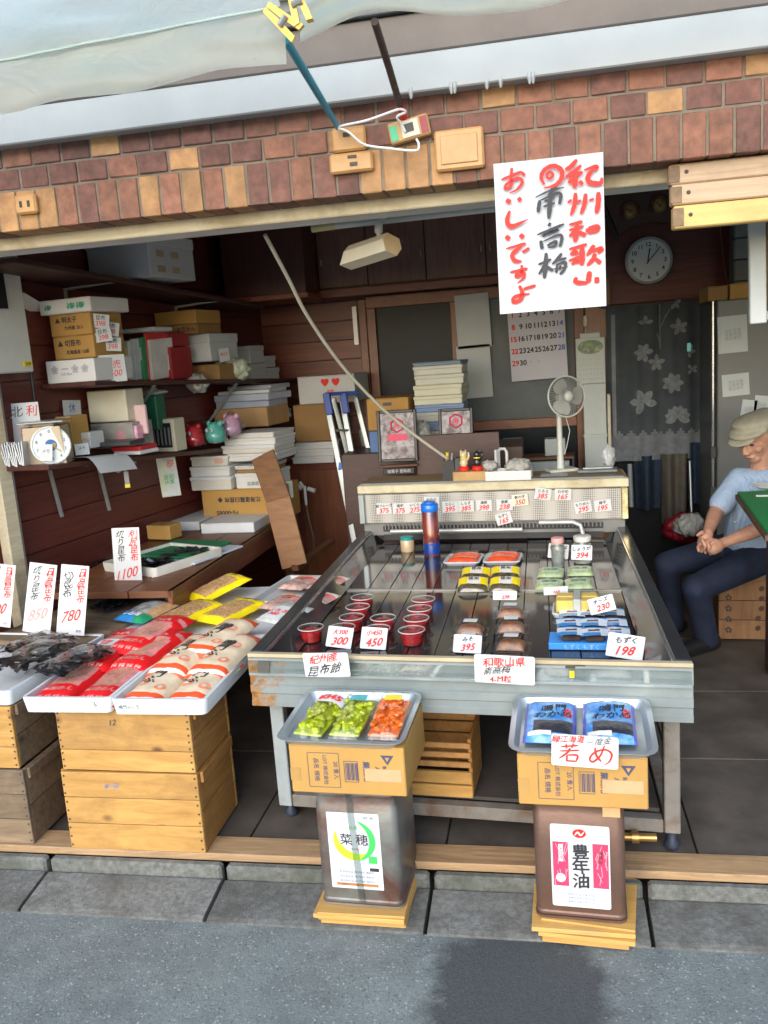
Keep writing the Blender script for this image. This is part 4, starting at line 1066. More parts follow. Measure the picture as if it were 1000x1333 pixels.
amb = mat('amber plastic', (.20, .035, .022), .12, .25, 14, coat=.8, stain=(.03, .02, .06), sfac=(.45, .7), sscale=16)
MB().lathe([(0, 0), (.038, 0), (.039, .01), (.039, .215), (.034, .222)], 20).build('body', amb, bt, smooth=50)
MB().lathe([(.0395, .008), (.0397, .009), (.0397, .062), (.0395, .063)], 20).build('blue_sleeve', mat('deep blue sleeve', (.01, .05, .28), .2, .2, coat=.8), bt, smooth=50)
MB().lathe([(.041, .212), (.042, .214), (.042, .243), (.038, .247), (.026, .248), (.026, .258), (0, .259)], 20).build('cap', mat('bright blue plastic', (.01, .17, .68), .3, .05, coat=.4), bt, smooth=50)
jar('pickle_jar', 'narrow jar with pink lid behind the 324 tag', (0.046, 3.613, 0.558), .028, .115, mat('pink lid', (.70, .32, .30), .4), clr, mat('pale pickle', (.25, .28, .26), .4, .4, 30))
jar('pickle_jar', 'wide clear jar with grey lid behind the 394 tag', (0.152, 3.682, 0.558), .040, .105, mat('grey lid', (.52, .53, .48), .4), clr, mat('pale onion', (.50, .50, .42), .4, .3, 30))
# tags standing on the deck
def dtag(label, loc, w, h, nm, pr, tilt=0, rz=-4, lean=-30, red2=None):
    L = [(nm, h * .30, red2 or blkink, 0, h * .76, dict(bold=.03, shear=.3)), (pr, h * .52, redink, w * .04, h * .32, dict(bold=.025, shear=.4))]
    card(label, loc, (R(lean), R(tilt), R(rz)), w, h, L, group='price tags on the deck', rnd=.004)
dtag('red lettered tag left of its twin, leaning on the plum cups', (-0.694, 2.629, 0.556), .088, .070, '大300', '300', 6, red2=redink)
dtag('red lettered tag right of its twin, leaning on the plum cups', (-0.573, 2.612, 0.556), .088, .072, '小450', '450', 3, red2=redink)
dtag('tag marked 395 leaning on the left brown paste packs', (-0.260, 2.571, 0.556), .090, .058, 'みそ', '395', 2)
dtag('tag marked 230 resting on the yellow block pack', (0.181, 2.836, 0.600), .086, .058, 'チーズ', '230', -14, 0, -40)
dtag('tag marked 198 leaning at the right of the seaweed cups', (0.215, 2.518, 0.556), .108, .076, 'もずく', '198', 6, -12, -38)
dtag('tag marked 324 leaning on the narrow jar', (0.045, 3.636, 0.590), .086, .066, 'らっきょ', '324', 6)
dtag('tag marked 394 leaning on the wide jar', (0.143, 3.599, 0.590), .086, .066, 'しょうが', '394', 3)
dtag('small tag at the front of the yellow headed packets', (-0.162, 3.115, 0.565), .090, .036, '', '238', 0, -4, -40)
dtag('small tag at the front of the pale green packets', (0.028, 3.140, 0.575), .090, .034, '', '165', -4, -4, -45)

# ================================================================== oil tins, cartons and metal trays at the kerb
boardm = wood('thin pine board', (.46, .25, .06), (.66, .39, .115), (1, 12, 12), 3, .65, rnd=.08, grime=(.36, .22, .10))
def rbox(w, d, h, r, rings):
    """rounded upright tin; rings: list of (z, inset)"""
    mb = MB(); n = 24; vs = []; fs = []
    for z, i in rings:
        for cx, cy, a0 in ((1, 1, 0), (-1, 1, 90), (-1, -1, 180), (1, -1, 270)):
            for k in range(6):
                a = R(a0 + 18 * k); rr = max(r - i, .002)
                vs.append((cx * (w / 2 - i - rr) + rr * math.cos(a), cy * (d / 2 - i - rr) + rr * math.sin(a), z))
    for q in range(len(rings) - 1):
        for j in range(n): fs.append((q * n + j, q * n + (j + 1) % n, (q + 1) * n + (j + 1) % n, (q + 1) * n + j))
    fs.append(tuple(reversed(range(n)))); fs.append(tuple((len(rings) - 1) * n + j for j in range(n)))
    return mb.add(vs, fs)
def tin(label, loc, rz, m, rim):
    t = thing('oil_tin', label, 'tin', loc, rz, 'square oil tins carrying the cartons')
    w = .236
    rbox(w, w, .35, .022, [(.006, .004), (.010, .0), (.016, .0), (.020, .003), (.034, .003), (.040, .0005), (.300, .0005), (.306, .004), (.330, .004), (.334, .001), (.342, 0), (.346, .002)]).build('can', m, t, smooth=35)
    rbox(w + .004, w + .004, .01, .024, [(.0, .004), (.0, 0), (.007, 0), (.007, .004)]).build('bottom_rim', rim, t, smooth=35)
    rbox(w + .004, w + .004, .01, .024, [(.342, .005), (.342, 0), (.350, 0), (.350, .006), (.346, .012)]).build('top_rim', rim, t, smooth=35)
    return t, w
def tinmat(name, base, rust, amt):
    return mat(name, base, .38, .16, 7, .25, 14, metal=.35, stain=rust, sfac=amt, sscale=4)
silver_rust = tinmat('silver tin with rust', (.17, .18, .17), (.12, .06, .045), (.42, .62))
brown_tin = tinmat('brown painted tin', (.15, .088, .066), (.10, .05, .035), (.5, .8))
def rounded(w, h, r):
    pts = []
    for cx, cz, a0 in ((w/2-r, h-r, 0), (-w/2+r, h-r, 90), (-w/2+r, r, 180), (w/2-r, r, 270)):
        for k in range(4): a = R(a0 + 30 * k); pts.append((cx + r * math.cos(a), cz + r * math.sin(a)))
    return pts
def arc(cx, cz, r0, r1, a0, a1, n=24, th=.0006, off=.0):
    """crescent between two circles, in XZ"""
    o = []; i = []
    for k in range(n + 1):
        a = R(a0 + (a1 - a0) * k / n); s = math.sin(math.pi * k / n) ** .7
        o.append((cx + r1 * math.cos(a), cz + r1 * math.sin(a))); rr = r1 - (r1 - r0) * s
        i.append((cx + rr * math.cos(a), cz + rr * math.sin(a)))
    mb = MB(); vs = [(p[0], off, p[1]) for p in o + i]; m = n + 1
    mb.add(vs, [(k, k + 1, m + k + 1, m + k) for k in range(n)]); return mb
def boards(label, loc, rz, items):
    t = thing('base_boards', label, 'boards', loc, rz, 'board stacks under the oil tins')
    for (x, y, z, w, d, h, r) in items: B('board', (x, y, z), (w, d, h), boardm, t, rot=(0, 0, R(r)), b=.0015)
    return t
# left tin
boards('stack of thin pine boards under the green label tin', (-.545, 2.175, 0), R(-2), [(0, .01, -.066, .246, .19, .016, 1), (.002, .0, -.050, .250, .20, .013, -1), (-.004, .012, -.036, .262, .245, .013, 0), (.0, .01, -.025, .25, .24, .008, 2)])
tl, tw = tin('square silver oil tin with rust and green ring label', (-.541, 2.218, -.020), R(-2.5), silver_rust, mat('tin rim', (.30, .27, .24), .4, .2, metal=.6))
yf = -tw / 2 - .0008
lab = thing_part = MB().prism(rounded(.150, .232, .003), .0008).build('label', paper, tl, (-.008, yf - .0006, .055))
greenp = mat('green ring print', (.05, .55, .10), .5, .1, 6); limep = mat('lime ring print', (.45, .72, .03), .5)
arc(.0, .148, .036, .060, 150, 330, off=-.0006).build('ring_print', limep, lab)
arc(.0, .148, .043, .061, -80, 80, off=-.0009).build('ring_print', greenp, lab)
text('日清', .013, greenp, lab, (.0, -.001, .188), shear=0)
text('菜 穂', .036, blkink, lab, (.0, -.001, .152), shear=0, bold=.01)
text('16.5 kg', .008, blkink, lab, (-.0, -.001, .122), shear=0)
text('JAS 18L', .010, blkink, lab, (.045, -.001, .218), shear=0)
MB().box((.050, -.0006, .092), (.024, .0006, .022)).build('stamp_print', greenp, lab)
for k in range(3): text('食用調合油 揚げ物用 業務用', .008, ink_grey, lab, (.0, -.001, .052 - .014 * k), shear=0)
MB().box((.052, -.0006, .062), (.026, .0006, .010)).build('barcode', blkink, lab)
MB().box((.0, -.0008, .013), (.12, .0006, .008)).build('rust_mark', mat('rust smear', (.40, .17, .05), .7, .3, 40), lab)
MB().box((-.006, yf - .0025, .18), (.020, .0008, .335), rot=(0, R(-3), 0)).build('clear_tape', clear('tape', (.86, .88, .88), .3, .25), tl)
def carton(name, label, loc, rz, d, m, printm=None, prints=(), tape=None, group=None, flap=True):
    """cardboard box with top flaps, tape and printed face; origin base centre"""
    t = thing(name, label, 'carton', loc, rz, group)
    w, dp, h = d
    MB().box((0, 0, h / 2), (w, dp, h), b=.003).build('body', m, t)
    if flap:
        for s in (-1, 1): MB().box((0, s * dp * .2505, h + .0015), (w - .002, dp * .497, .003)).build('flap', m, t)
    if tape: MB().box((0, 0, h + .0035), (w + .002, .05, .001)).box((-w / 2 - .0005, 0, h - .03), (.001, .05, .064)).box((w / 2 + .0005, 0, h - .03), (.001, .05, .064)).build('tape', tape, t)
    for p in prints:
        text(p[0], p[1], printm, t, (p[2], -dp / 2 - .0009, p[3]), rot=(0, R(p[4] if len(p) > 4 else 0), 0), shear=0, wob=0, bold=p[5] if len(p) > 5 else .01, name='printing')
    return t
card_m = mat('carton cardboard', (.46, .26, .068), .75, .08, 5, .12, 60)
card_d = mat('darker cardboard', (.31, .175, .062), .75, .1, 5, .12, 60)
blueprint = mat('carton blue print', (.06, .07, .13), .7)
tapem = mat('brown tape', (.42, .25, .08), .3, .08, coat=.3)
def kerb_carton(label, loc, rz):
    t = carton('cardboard_carton', label, loc, rz, (.322, .30, .138), card_m, blueprint, [('LOT 株式会社', .014, -.06, .07, 90), ('品名 規格', .016, -.085, .07, 90), ('20 食入', .016, -.03, .07, 90), ('業務用', .020, .055, .07, 90, .03), ('AL', .018, .085, .075, 90), ('製造者', .012, .105, .07, 90)], group='cartons on the oil tins')
    def frame(x, z, w, h):
        MB().box((x, -.1512, z + h / 2), (w, .0006, .0012)).box((x, -.1512, z - h / 2), (w, .0006, .0012)).box((x - w / 2, -.1512, z), (.0012, .0006, h)).box((x + w / 2, -.1512, z), (.0012, .0006, h)).build('print_frame', blueprint, t)
    frame(-.065, .07, .088, .10); frame(.012, .068, .038, .06)
    mb = MB()
    for k in range(9): mb.box((-.003 + k * .004, -.1512, .068), (.0012 + .001 * (k % 3), .0006, .05))
    o = mb.build('barcode', blueprint, t); o['kind'] = 'stuff'
    MB().prism([(.096, .118), (.132, .118), (.114, .09)], .0006).build('triangle_print', blueprint, t, (0, -.1512, 0))
    MB().prism([(.108, .112), (.120, .112), (.114, .10)], .0006).build('triangle_print', card_m, t, (0, -.1517, 0))
    MB().box((-.147, -.1508, .055), (.028, .001, .036)).build('tape', tapem, t); MB().box((.10, -.1508, .06), (.10, .001, .036)).build('tape', mat('pale tape', (.55, .34, .18), .4), t)
    return t
kerb_carton('small cardboard carton on the green label tin', (-.547, 2.228, .334), R(-2))
alu = mat('aluminium tray', (.50, .55, .57), .3, .08, 6, metal=.65)
def metal_tray(label, loc, rot, w, d):
    o = rtray(w, d, .026, .006, .03, .012, .004, .008).build('metal_tray', alu, None, loc, rot, smooth=45)
    return tag(o, label, 'tray', 'metal trays on the cartons')
metal_tray('metal tray with yellow and orange pickle bags on a carton', (-.560, 2.212, .480), (R(4), 0, R(-3)), .345, .29)
def pickle(label, loc, rot, m1, lab_m, seed, w=.10, l=.245, lab_txt=None):
    t = thing('pickle_bag', label, 'packet', loc, rot, 'pickle bags on the metal tray')
    rr = random.Random(seed); mb = MB()
    for k in range(46):          # cut pieces of pickle
        x, y = rr.uniform(-w * .40, w * .40), rr.uniform(.02, l - .06)
        mb.box((x, y, .010 + .012 * rr.random()), (.012 + .01 * rr.random(), .022, .012), rot=(rr.uniform(-.5, .5), rr.uniform(-.5, .5), rr.uniform(-.7, .7)), b=.004)
    o = mb.build('pickle_pieces', m1, t); o['kind'] = 'stuff'
    MB().box((0, l * .45, .006), (w * .86, l * .78, .008), b=.003).build('pickle_bed', m1, t)
    hz = lambda x, y: pouch_z(x, y, w, l, .030, seed) + .002
    MB().grid(lambda u, v: ((u - .5) * w * 1.04, v * l, hz((u - .5) * w, v * l) + .003 * ns(u * 14, v * 12, seed)), 20, 26).build('bag', clear('pickle film', (.94, .95, .94), .5, .09), t, smooth=180)
    lay_patch(.05, .03, lab_m, t, .0, l * .70, hz, name='label', lift=.004)
    return t, hz
pg = mat('yellow green pickle', (.42, .50, .008), .3, .35, 30, coat=.4)
po = mat('orange pickle', (.85, .16, .012), .3, .3, 30, coat=.4)
t, hz = pickle('bag of yellow green pickles at the left of the metal tray', (-.665, 2.085, .488), (R(6), 0, R(-12)), pg, whites, 41)
lay_patch(.085, .042, whites, t, .005, .165, hz, lift=.006); lay_text('¥345', .034, redink, t, .005, .165, hz, lift=.0085, bold=.03)
pickle('bag of yellow green pickles in the middle of the metal tray', (-.560, 2.083, .488), (R(6), 0, R(-5)), pg, mat('teal label', (.10, .38, .42), .4), 42)
pickle('bag of orange pickles at the right of the metal tray', (-.452, 2.083, .488), (R(6), 0, R(-3)), po, yelf, 43)

# right tin
boards('splayed pine boards under the brown oil tin', (.063, 2.16, 0), R(-3), [(.006, -.015, -.068, .225, .16, .022, -1), (.012, .0, -.048, .250, .22, .012, -2), (-.002, .02, -.034, .268, .25, .013, 1), (.02, .03, -.025, .245, .23, .006, -4)])
tr_, tw = tin('square brown oil tin with red and white label', (.062, 2.208, -.020), R(-3.5), brown_tin, brown_tin)
lab = MB().prism(rounded(.152, .240, .006), .0008).build('label', paper, tr_, (.003, yf - .0006, .038))
pinkp = mat('crimson print', (.72, .045, .12), .5, .12, 30)
for x in (-.051, .052):
    MB().box((x, -.0006, .125), (.040, .0006, .128)).build('print_block', pinkp, lab)
    rr = random.Random(int(x * 999))
    mb = MB()
    for k in range(16): mb.box((x + rr.uniform(-.016, .016), -.0012, .125 + rr.uniform(-.055, .055)), (.0012, .0004, rr.uniform(.012, .03)), rot=(0, rr.uniform(-.5, .5), 0))
    o = mb.build('print_flecks', mat('pale pink print', (.85, .45, .50), .5), lab); o['kind'] = 'stuff'
MB().box((-.050, -.0014, .158), (.012, .0005, .05)).build('print_panel', paper, lab)
text('大\n豆\n油', .012, pinkp, lab, (-.050, -.0022, .158), shear=0)
text('業\n務\n用', .014, blkink, lab, (.053, -.0022, .150), shear=0)
MB().lathe([(0, 0), (.013, 0)], 16, M=Euler((R(90), 0, 0)).to_matrix().to_4x4()).build('seal_print', paper, lab, (-.052, -.0016, .085))
text('豊\n年\n油', .046, blkink, lab, (.0, -.001, .122), shear=.05, bold=.025, spacing=.92)
MB().lathe([(0, 0), (.016, 0)], 20, M=Matrix.Diagonal((1.1, 1, .8, 1)) @ Euler((R(90), 0, 0)).to_matrix().to_4x4()).build('logo_print', redink, lab, (-.001, -.0006, .216))
brush([[(-.012, -.006, .4), (-.004, .004), (.004, -.004), (.013, .007, .4)]], .005, paper, lab, (-.001, -.0014, .216), name='logo_stroke')
text('J-オイル', .007, ink_grey, lab, (0, -.001, .2), shear=0)
for k in range(3): text('食用大豆油 正味16.5kg', .007, ink_grey, lab, (0, -.001, .038 - .011 * k), shear=0)
MB().box((.085, yf - .0008, .325), (.044, .001, .036), b=.0).build('price_patch', mat('peach card', (.62, .34, .16), .7), tr_)
kerb_carton('small cardboard carton on the brown tin', (.072, 2.196, .334), R(-2))
metal_tray('metal tray with two blue seaweed bags on a carton', (.074, 2.175, .480), (R(5), 0, R(-2)), .355, .28)
wk = [mat('blue bag film', (.04, .22, .58), .3, .2, 16, coat=.6, stain=(.25, .50, .66), sfac=(.45, .7), sscale=30), mat('wakame dark', (.022, .024, .04), .3, .5, 40, coat=.6, bump=.5, bscale=80), mat('violet film edge', (.10, .10, .45), .3, .1, coat=.6), palef]
for x, wh, sd_ in ((-.002, 'left', 51), (.150, 'right', 52)):
    t = thing('wakame_bag', 'blue printed bag of dark seaweed on the metal tray, the %s hand one' % wh, 'packet', (x - .01, 2.075, .492), (R(6), 0, R(-3)), 'blue seaweed bags on the metal tray')
    me = pouch('pouch', .135, .20, .022, lambda u, v: 2 if v > .93 or u < .05 or u > .95 else (1 if v < .40 and abs(u - .55) < .36 and (v > .10) else 0), wk, sd_)
    link('pouch', me, t); hz = lambda x, y, s=sd_: pouch_z(x, y, .135, .20, .022, s)
    lay_text('鳴門\nわかめ', .034, blkink, t, .005, .125, hz, bold=.02, shear=.3)
    lay_text('糸\n切', .022, redink, t, .045, .12, hz, bold=.02)
    lay_patch(.06, .014, palef, t, -.025, .02, hz)
wsg = card('rounded white sign with big red lettering on the right hand tray', (0.073, 2.018, 0.458), (R(-4), R(2), R(-3)), .162, .082, [('', .05, redink, 0, 0), ('緑江海道', .020, redink, -.04, .071, dict(bold=.014, wob=.05)), ('一度金', .020, blkink, .035, .07, dict(shear=.5))], 'goods_sign', 'sign', rnd=.006)
WAK = [[(0,44,.7),(34,50,.8)],[(10,52,.7),(11,40,.7)],[(24,54,.7),(21,42,.7)],[(18,42,1),(12,30,1),(-4,14,.6)],[(-3,33,.6),(36,38,.8)],[(12,24,.8),(11,8,.8)],[(12,24,.7),(32,25,.9),(29,9,.8)],[(11,10,.7),(29,10,.8)],
       [(66,48,.8),(68,30,1),(78,14,1)],[(84,54,.9),(76,28,1),(62,12,.9),(56,20,.8),(66,36,.8),(86,44,.8),(98,34,.9),(94,16,.8),(84,6,.5)]]
for st_ in WAK: brush([[((p[0] - 46) * .00125, p[1] * .00105 + .004, p[2]) for p in st_]], .0058, redink, wsg, (0, -.0016 - .0002 * random.random(), 0), name='brush_stroke')

# ================================================================== left side of the shop
def WL(s, off, z):           # point beside the left wall: s along it, off out from it
    return (-2.35 + .174 * s + .985 * off, 2.6 + .985 * s - .174 * off, z)
white_card = mat('white carton card', (.70, .70, .68), .6, .05, 6)
greycard = mat('pale grey card', (.52, .54, .55), .6, .06, 6)
brk = mat('grey bracket', (.42, .46, .46), .4, .1, 8, metal=.5)
shelfw = wood('shelf board', (.045, .016, .012), (.10, .036, .026), (.8, 10, 10), 3, .5)
TILT = R(3.6)
def shelf(label, s0, s1, z0, z1, depth, brackets, drop=True):
    t = thing('wall_shelf', label, 'shelf', WL((s0 + s1) / 2, depth / 2, (z0 + z1) / 2), (0, math.atan2(z0 - z1, s1 - s0), WALL), 'shelves on the left wall')
    L = math.hypot(s1 - s0, z1 - z0)
    B('board', (0, 0, -.011), (L, depth, .022), shelfw, t)
    for b_ in brackets:
        x = b_ - (s0 + s1) / 2
        if drop == 'up': P = [(x, depth * .5, .012), (x, depth * .5, .075), (x + .01, depth * .42, .095), (x + .03, -depth * .42, .105)]
        else: P = [(x, -depth * .30, -.02), (x + .02, depth * .5, -.25)]
        mb = MB()
        for a, c in zip(P, P[1:]): mb.bar(a, c, .016, .005, up=(0, 0, 1) if drop == 'up' else (1, 0, 0))
        mb.build('bracket', brk, t)
    return t
shelf('topmost dark shelf on the left wall with a foam box', .55, 2.55, 1.968, 1.848, .30, [])
shelf('middle dark shelf on the left wall packed with cartons', .93, 2.95, 1.479, 1.393, .29, [1.45, 2.25])
shelf('lowest dark shelf on the left wall carrying the scale', .60, 1.95, 1.158, 1.060, .27, [])
for k, p in enumerate(((-2.184, 3.473, 1.099), (-2.126, 3.800, 1.064))):
    t = thing('shelf_strut', 'thin grey upright under the lowest shelf, %s one' % ('left', 'right')[k], 'bracket', p, (0, 0, WALL), 'uprights under the lowest shelf')
    MB().bar((0, 0, .02), (.03, -.01, -.22), .014, .012, up=(1, 0, 0)).build('upright', brk, t); MB().bar((0, 0, .012), (0, -.22, .018), .014, .010).build('arm', brk, t)
for s, z in ((1.16, 1.90), (2.05, 1.845)):
    t = thing('shelf_bracket', 'grey metal bracket under the top shelf, %s' % ('nearer the street' if s < 1.5 else 'towards the back'), 'bracket', WL(s, 0, z), WALL, 'brackets under the top shelf')
    MB().bar((0, -.004, -.10), (0, -.004, .0), .022, .008, up=(1, 0, 0)).build('upright', brk, t)
    MB().bar((0, -.004, .0), (.02, -.26, .012), .022, .010).build('arm', brk, t)
# helper: a lidded or taped box seen on a shelf
def boxy(name, label, loc, rz, d, m, lid=None, lines=(), printm=None, group=None, tilt=0, cat='box', side=()):
    t = thing(name, label, cat, loc, (0, tilt, rz), group)
    w, dp, h = d
    MB().box((0, 0, h / 2), (w, dp, h), b=.004).build('body', m, t)
    if lid: MB().box((0, 0, h - lid[1] / 2 + .001), (w + .008, dp + .008, lid[1]), b=.004).build('lid', lid[0], t)
    e = .0012 + (.004 if lid else 0)
    if m in (card_m, card_d) and h > .05:
        B('tape', (0, 0, h + .0004), (.045, dp + .0012, .0008), tapem, t, b=0); B('tape', (0, -dp / 2 - .0004, h - h * .17), (.045, .0008, h * .33), tapem, t, b=0)
    for L in lines: text(L[0], L[1], printm or blkink, t, (L[2], -dp / 2 - e, L[3]), shear=0, wob=0, bold=.02, name='printing')
    for L in side: text(L[0], L[1], printm or blkink, t, (-w / 2 - e, L[2], L[3]), rot=(0, 0, R(-90)), shear=0, wob=0, bold=.02, name='printing')
    return t
def T_(z): return TILT
# top shelf: foam box
RZ = R(-10); MT = R(0)
fb = boxy('foam_box', 'big white foam box on the top shelf under the lintel', (-1.895, 4.059, 1.935), RZ, (0.348, 0.380, 0.198), foam, (foam, .05))
for a in (-.10, .02):
    for c in (.04, .11): B('tape_patch', (.1745, a, c), (.003, .06, .03), mat('tan tape patch', (.52, .40, .24), .6), fb, b=0)
# ---- middle shelf, from the street to the back
boxy('gift_box', 'long white patterned gift box at the near end of the middle shelf', (-2.013, 3.635, 1.477), RZ, (0.263, 0.260, 0.100), white_card, lines=[('❀ ー ❀ ❀', .045, .0, .06), ('Gift Box', .018, -.02, .04)], printm=mat('grey floral print', (.40, .38, .42), .6), group='white boxes on the middle shelf')
boxy('brown_carton', 'brown carton, lower of two on the white gift box', (-2.018, 3.674, 1.581), RZ, (0.220, 0.220, 0.100), card_m, lines=[('▲ 切昆布', .030, -.02, .07), ('北海道産 10袋', .020, .02, .03)], group='brown cartons on the middle shelf')
boxy('brown_carton', 'brown carton, upper of two on the white gift box', (-2.018, 3.670, 1.682), RZ, (0.222, 0.220, 0.099), card_m, lines=[('▲ 明太子', .028, -.02, .07), ('九州産 20入', .020, .02, .035)], group='brown cartons on the middle shelf')
t = boxy('print_box', 'white box with green leaf print on top of the brown cartons', (-2.005, 3.651, 1.777), RZ, (0.275, 0.270, 0.062), white_card, lines=[('❧', .05, -.09, .03), ('❧❧', .06, .06, .03)], printm=mat('leaf green print', (.06, .36, .24), .6), group='white boxes on the middle shelf')
MB().bar((-.13, -.14, .062), (-.165, -.16, .02), .004, .24, up=(0, 1, 0)).build('open_flap', white_card, t)
for k, (px, a) in enumerate((((-1.902, 3.584, 1.736), 8), ((-1.901, 3.588, 1.676), -6), ((-1.891, 3.646, 1.703), 12), ((-1.891, 3.648, 1.635), 5))):
    card('handwritten tag pinned to the carton side, %s from the top' % ('one two three four'.split()[k]), px, (0, R(a), R(40)), .075, .06, [('昆布', .022, blkink, 0, .045), ('398', .03, redink, 0, .02)], group='tags pinned to the cartons', base=False)
card('white leaflet with red handwriting beside the gift box', (-1.883, 3.604, 1.468), (R(-3), 0, R(45)), .12, .12, [('特売\n¥500', .04, redink, 0, .06)], 'leaflet', 'leaflet')
# upright binders and packs
cols = [(.78, .77, .72), (.70, .72, .73), (.05, .30, .12), (.72, .05, .05), (.75, .73, .68), (.80, .60, .16)]
for nm, c, px, h, w_ in (('orange', 5, (-2.012, 3.938, 1.469), .15, .022), ('white', 0, (-1.996, 3.971, 1.467), .19, .028), ('pale grey', 1, (-1.973, 3.989, 1.465), .20, .024), ('green striped', 2, (-1.955, 4.029, 1.462), .21, .03), ('red edged', 3, (-1.939, 4.063, 1.460), .235, .014), ('cream', 4, (-1.927, 4.073, 1.458), .20, .02)):
    t = thing('upright_binder', '%s binder standing upright on the middle shelf' % nm, 'binder', px, (R(3), R(4), RZ), 'upright binders on the middle shelf')
    B('cover', (0, .10, h / 2), (w_, .2, h), mat('binder ' + nm, cols[c], .5, .15, 10), t)
    B('spine_label', (0, -.0012, h * .62), (w_ * .7, .002, h * .3), whites, t, b=0)
t = boxy('snack_box', 'dark red and white snack box, upper of the pair on the middle shelf', (-1.927, 4.333, 1.623), RZ, (0.129, 0.200, 0.070), mat('dark red card', (.34, .02, .025), .5, .2), lines=[('うに', .05, 0, .035)], printm=whites, group='red snack boxes')
t = boxy('snack_box', 'dark red printed snack box, lower of the pair on the middle shelf', (-1.923, 4.318, 1.453), RZ, (0.143, 0.200, 0.165), mat('dark red card', (.34, .02, .025), .5, .2), lines=[('大吟', .05, .01, .09)], printm=blkink, group='red snack boxes')
B('white_panel', (.01, -.1006, .09), (.10, .002, .08), whites, t, b=0)
boxy('slim_box', 'slim white slab lying across the binders', (-1.926, 4.087, 1.694), RZ, (0.197, 0.160, 0.022), greycard)
boxy('wide_foam_box', 'wide white foam box with a lid at the middle of the shelf', (-1.847, 4.640, 1.534), RZ, (0.240, 0.300, 0.148), foam, (foam, .05))
boxy('brown_carton', 'flat brown carton, lower one behind the wide foam box', (-1.871, 4.511, 1.684), RZ, (0.239, 0.240, 0.052), card_d, lines=[('ようかん', .03, .05, .025)], group='brown cartons on the middle shelf')
boxy('brown_carton', 'brown carton, topmost one above the wide foam box', (-1.867, 4.484, 1.735), RZ, (0.255, 0.250, 0.071), card_m, group='brown cartons on the middle shelf')
boxy('brown_carton', 'torn brown carton under the wide foam box', (-1.821, 4.630, 1.416), RZ, (0.215, 0.200, 0.101), card_d, group='brown cartons on the middle shelf')
for k, q in enumerate((((-1.789, 5.183, 1.507), RZ, (0.126, 0.180, 0.107)), ((-1.784, 5.140, 1.387), RZ, (0.150, 0.200, 0.116)), ((-1.755, 5.382, 1.476), RZ, (0.083, 0.160, 0.072)), ((-1.745, 5.349, 1.375), RZ, (0.114, 0.180, 0.096)))):
    boxy('small_foam_box', 'small white foam box at the far end of the middle shelf, %s' % ('upper left', 'lower left', 'upper right', 'lower right')[k], q[0], q[1], q[2], foam, (foam, .03), group='small foam boxes on the middle shelf')
def crumple(name, label, loc, r, m, seed, sq=(1, 1, .7), cat='bag', grp=None):
    def fn(u, v):
        a = u * 2 * math.pi; b = (v - .5) * math.pi
        d = 1 + .35 * ns(3 * math.cos(a) + seed, 3 * math.sin(a), 3 * v) + .25 * ns(9 * math.cos(a), 9 * math.sin(a) + seed, 8 * v) + .1 * ns(24 * math.cos(a), 24 * math.sin(a) + seed, 20 * v)
        return (r * d * sq[0] * math.cos(b) * math.cos(a), r * d * sq[1] * math.cos(b) * math.sin(a), r * sq[2] * (1 + d * math.sin(b)))
    o = MB().grid(fn, 40, 24).build(name, m, None, loc, smooth=180); return tag(o, label, cat, grp)
crumple('plastic_bag', 'crumpled pale green plastic bag hanging at the middle shelf', (-1.733, 4.712, 1.416), .085, mat('greenish bag', (.50, .54, .42), .4, .15, coat=.2), 3, (1.2, .6, .75))
crumple('plastic_bag', 'small clear grey bag drooping under the wide foam box', (-1.811, 4.388, 1.377), .055, mat('grey bag', (.42, .43, .41), .3, .2, coat=.3), 5, (1, .8, .8))
# ---- lowest shelf
scl = thing('kitchen_scale', 'old beige dial scale on the lowest shelf', 'scale', (-2.087, 3.339, 1.144), (0, 0, R(18)))
beige = mat('beige scale paint', (.52, .42, .28), .45, .1, 6)
MB().prism([(-.085, 0), (.085, 0), (.075, .16), (-.075, .16)], .16).build('housing', beige, scl, (0, -.08, 0))
DM = Matrix.Translation((.03, -.082, .082)) @ Euler((R(82), 0, R(22))).to_matrix().to_4x4()
MB().lathe([(0, 0), (.080, 0), (.080, .014), (.075, .016), (.072, .012), (0, .012)], 28, M=DM).build('dial', mat('dial white', (.74, .78, .76), .4, .04), scl, smooth=40)
MB().lathe([(0, .0135), (.024, .0135)], 20, M=DM).build('dial_centre', mat('blue dial print', (.06, .16, .42), .4), scl)
MB().lathe([(0, .0145), (.009, .0145)], 12, M=DM @ Matrix.Translation((.012, 0, 0))).build('needle_hub', mat('ochre needle', (.5, .34, .08), .4), scl)
MB().box((.02, 0, .015), (.05, .004, .002), M=DM @ Euler((0, 0, R(-40))).to_matrix().to_4x4()).build('needle', mat('ochre needle', (.5, .34, .08), .4), scl)
for k in range(10):
    a = R(90 - 36 * k); me = glyphs(str(k), .018, shear=0, wob=0).copy(); me.materials.clear(); me.materials.append(blkink)
    me.transform(DM @ Matrix.Translation((.058 * math.cos(a), .058 * math.sin(a), .0138)) @ Euler((R(-90), 0, 0)).to_matrix().to_4x4()); link('dial_figure', me, scl)
MB().box((0, 0, .168), (.09, .09, .016), b=.004).build('pan_post', beige, scl)
MB().box((0, 0, .18), (.19, .18, .008), b=.003).build('pan', brk, scl)
boxy('small_carton', 'little tan carton behind the dial scale', (-2.088, 3.553, 1.168), RZ, (0.084, 0.120, 0.164), card_m)
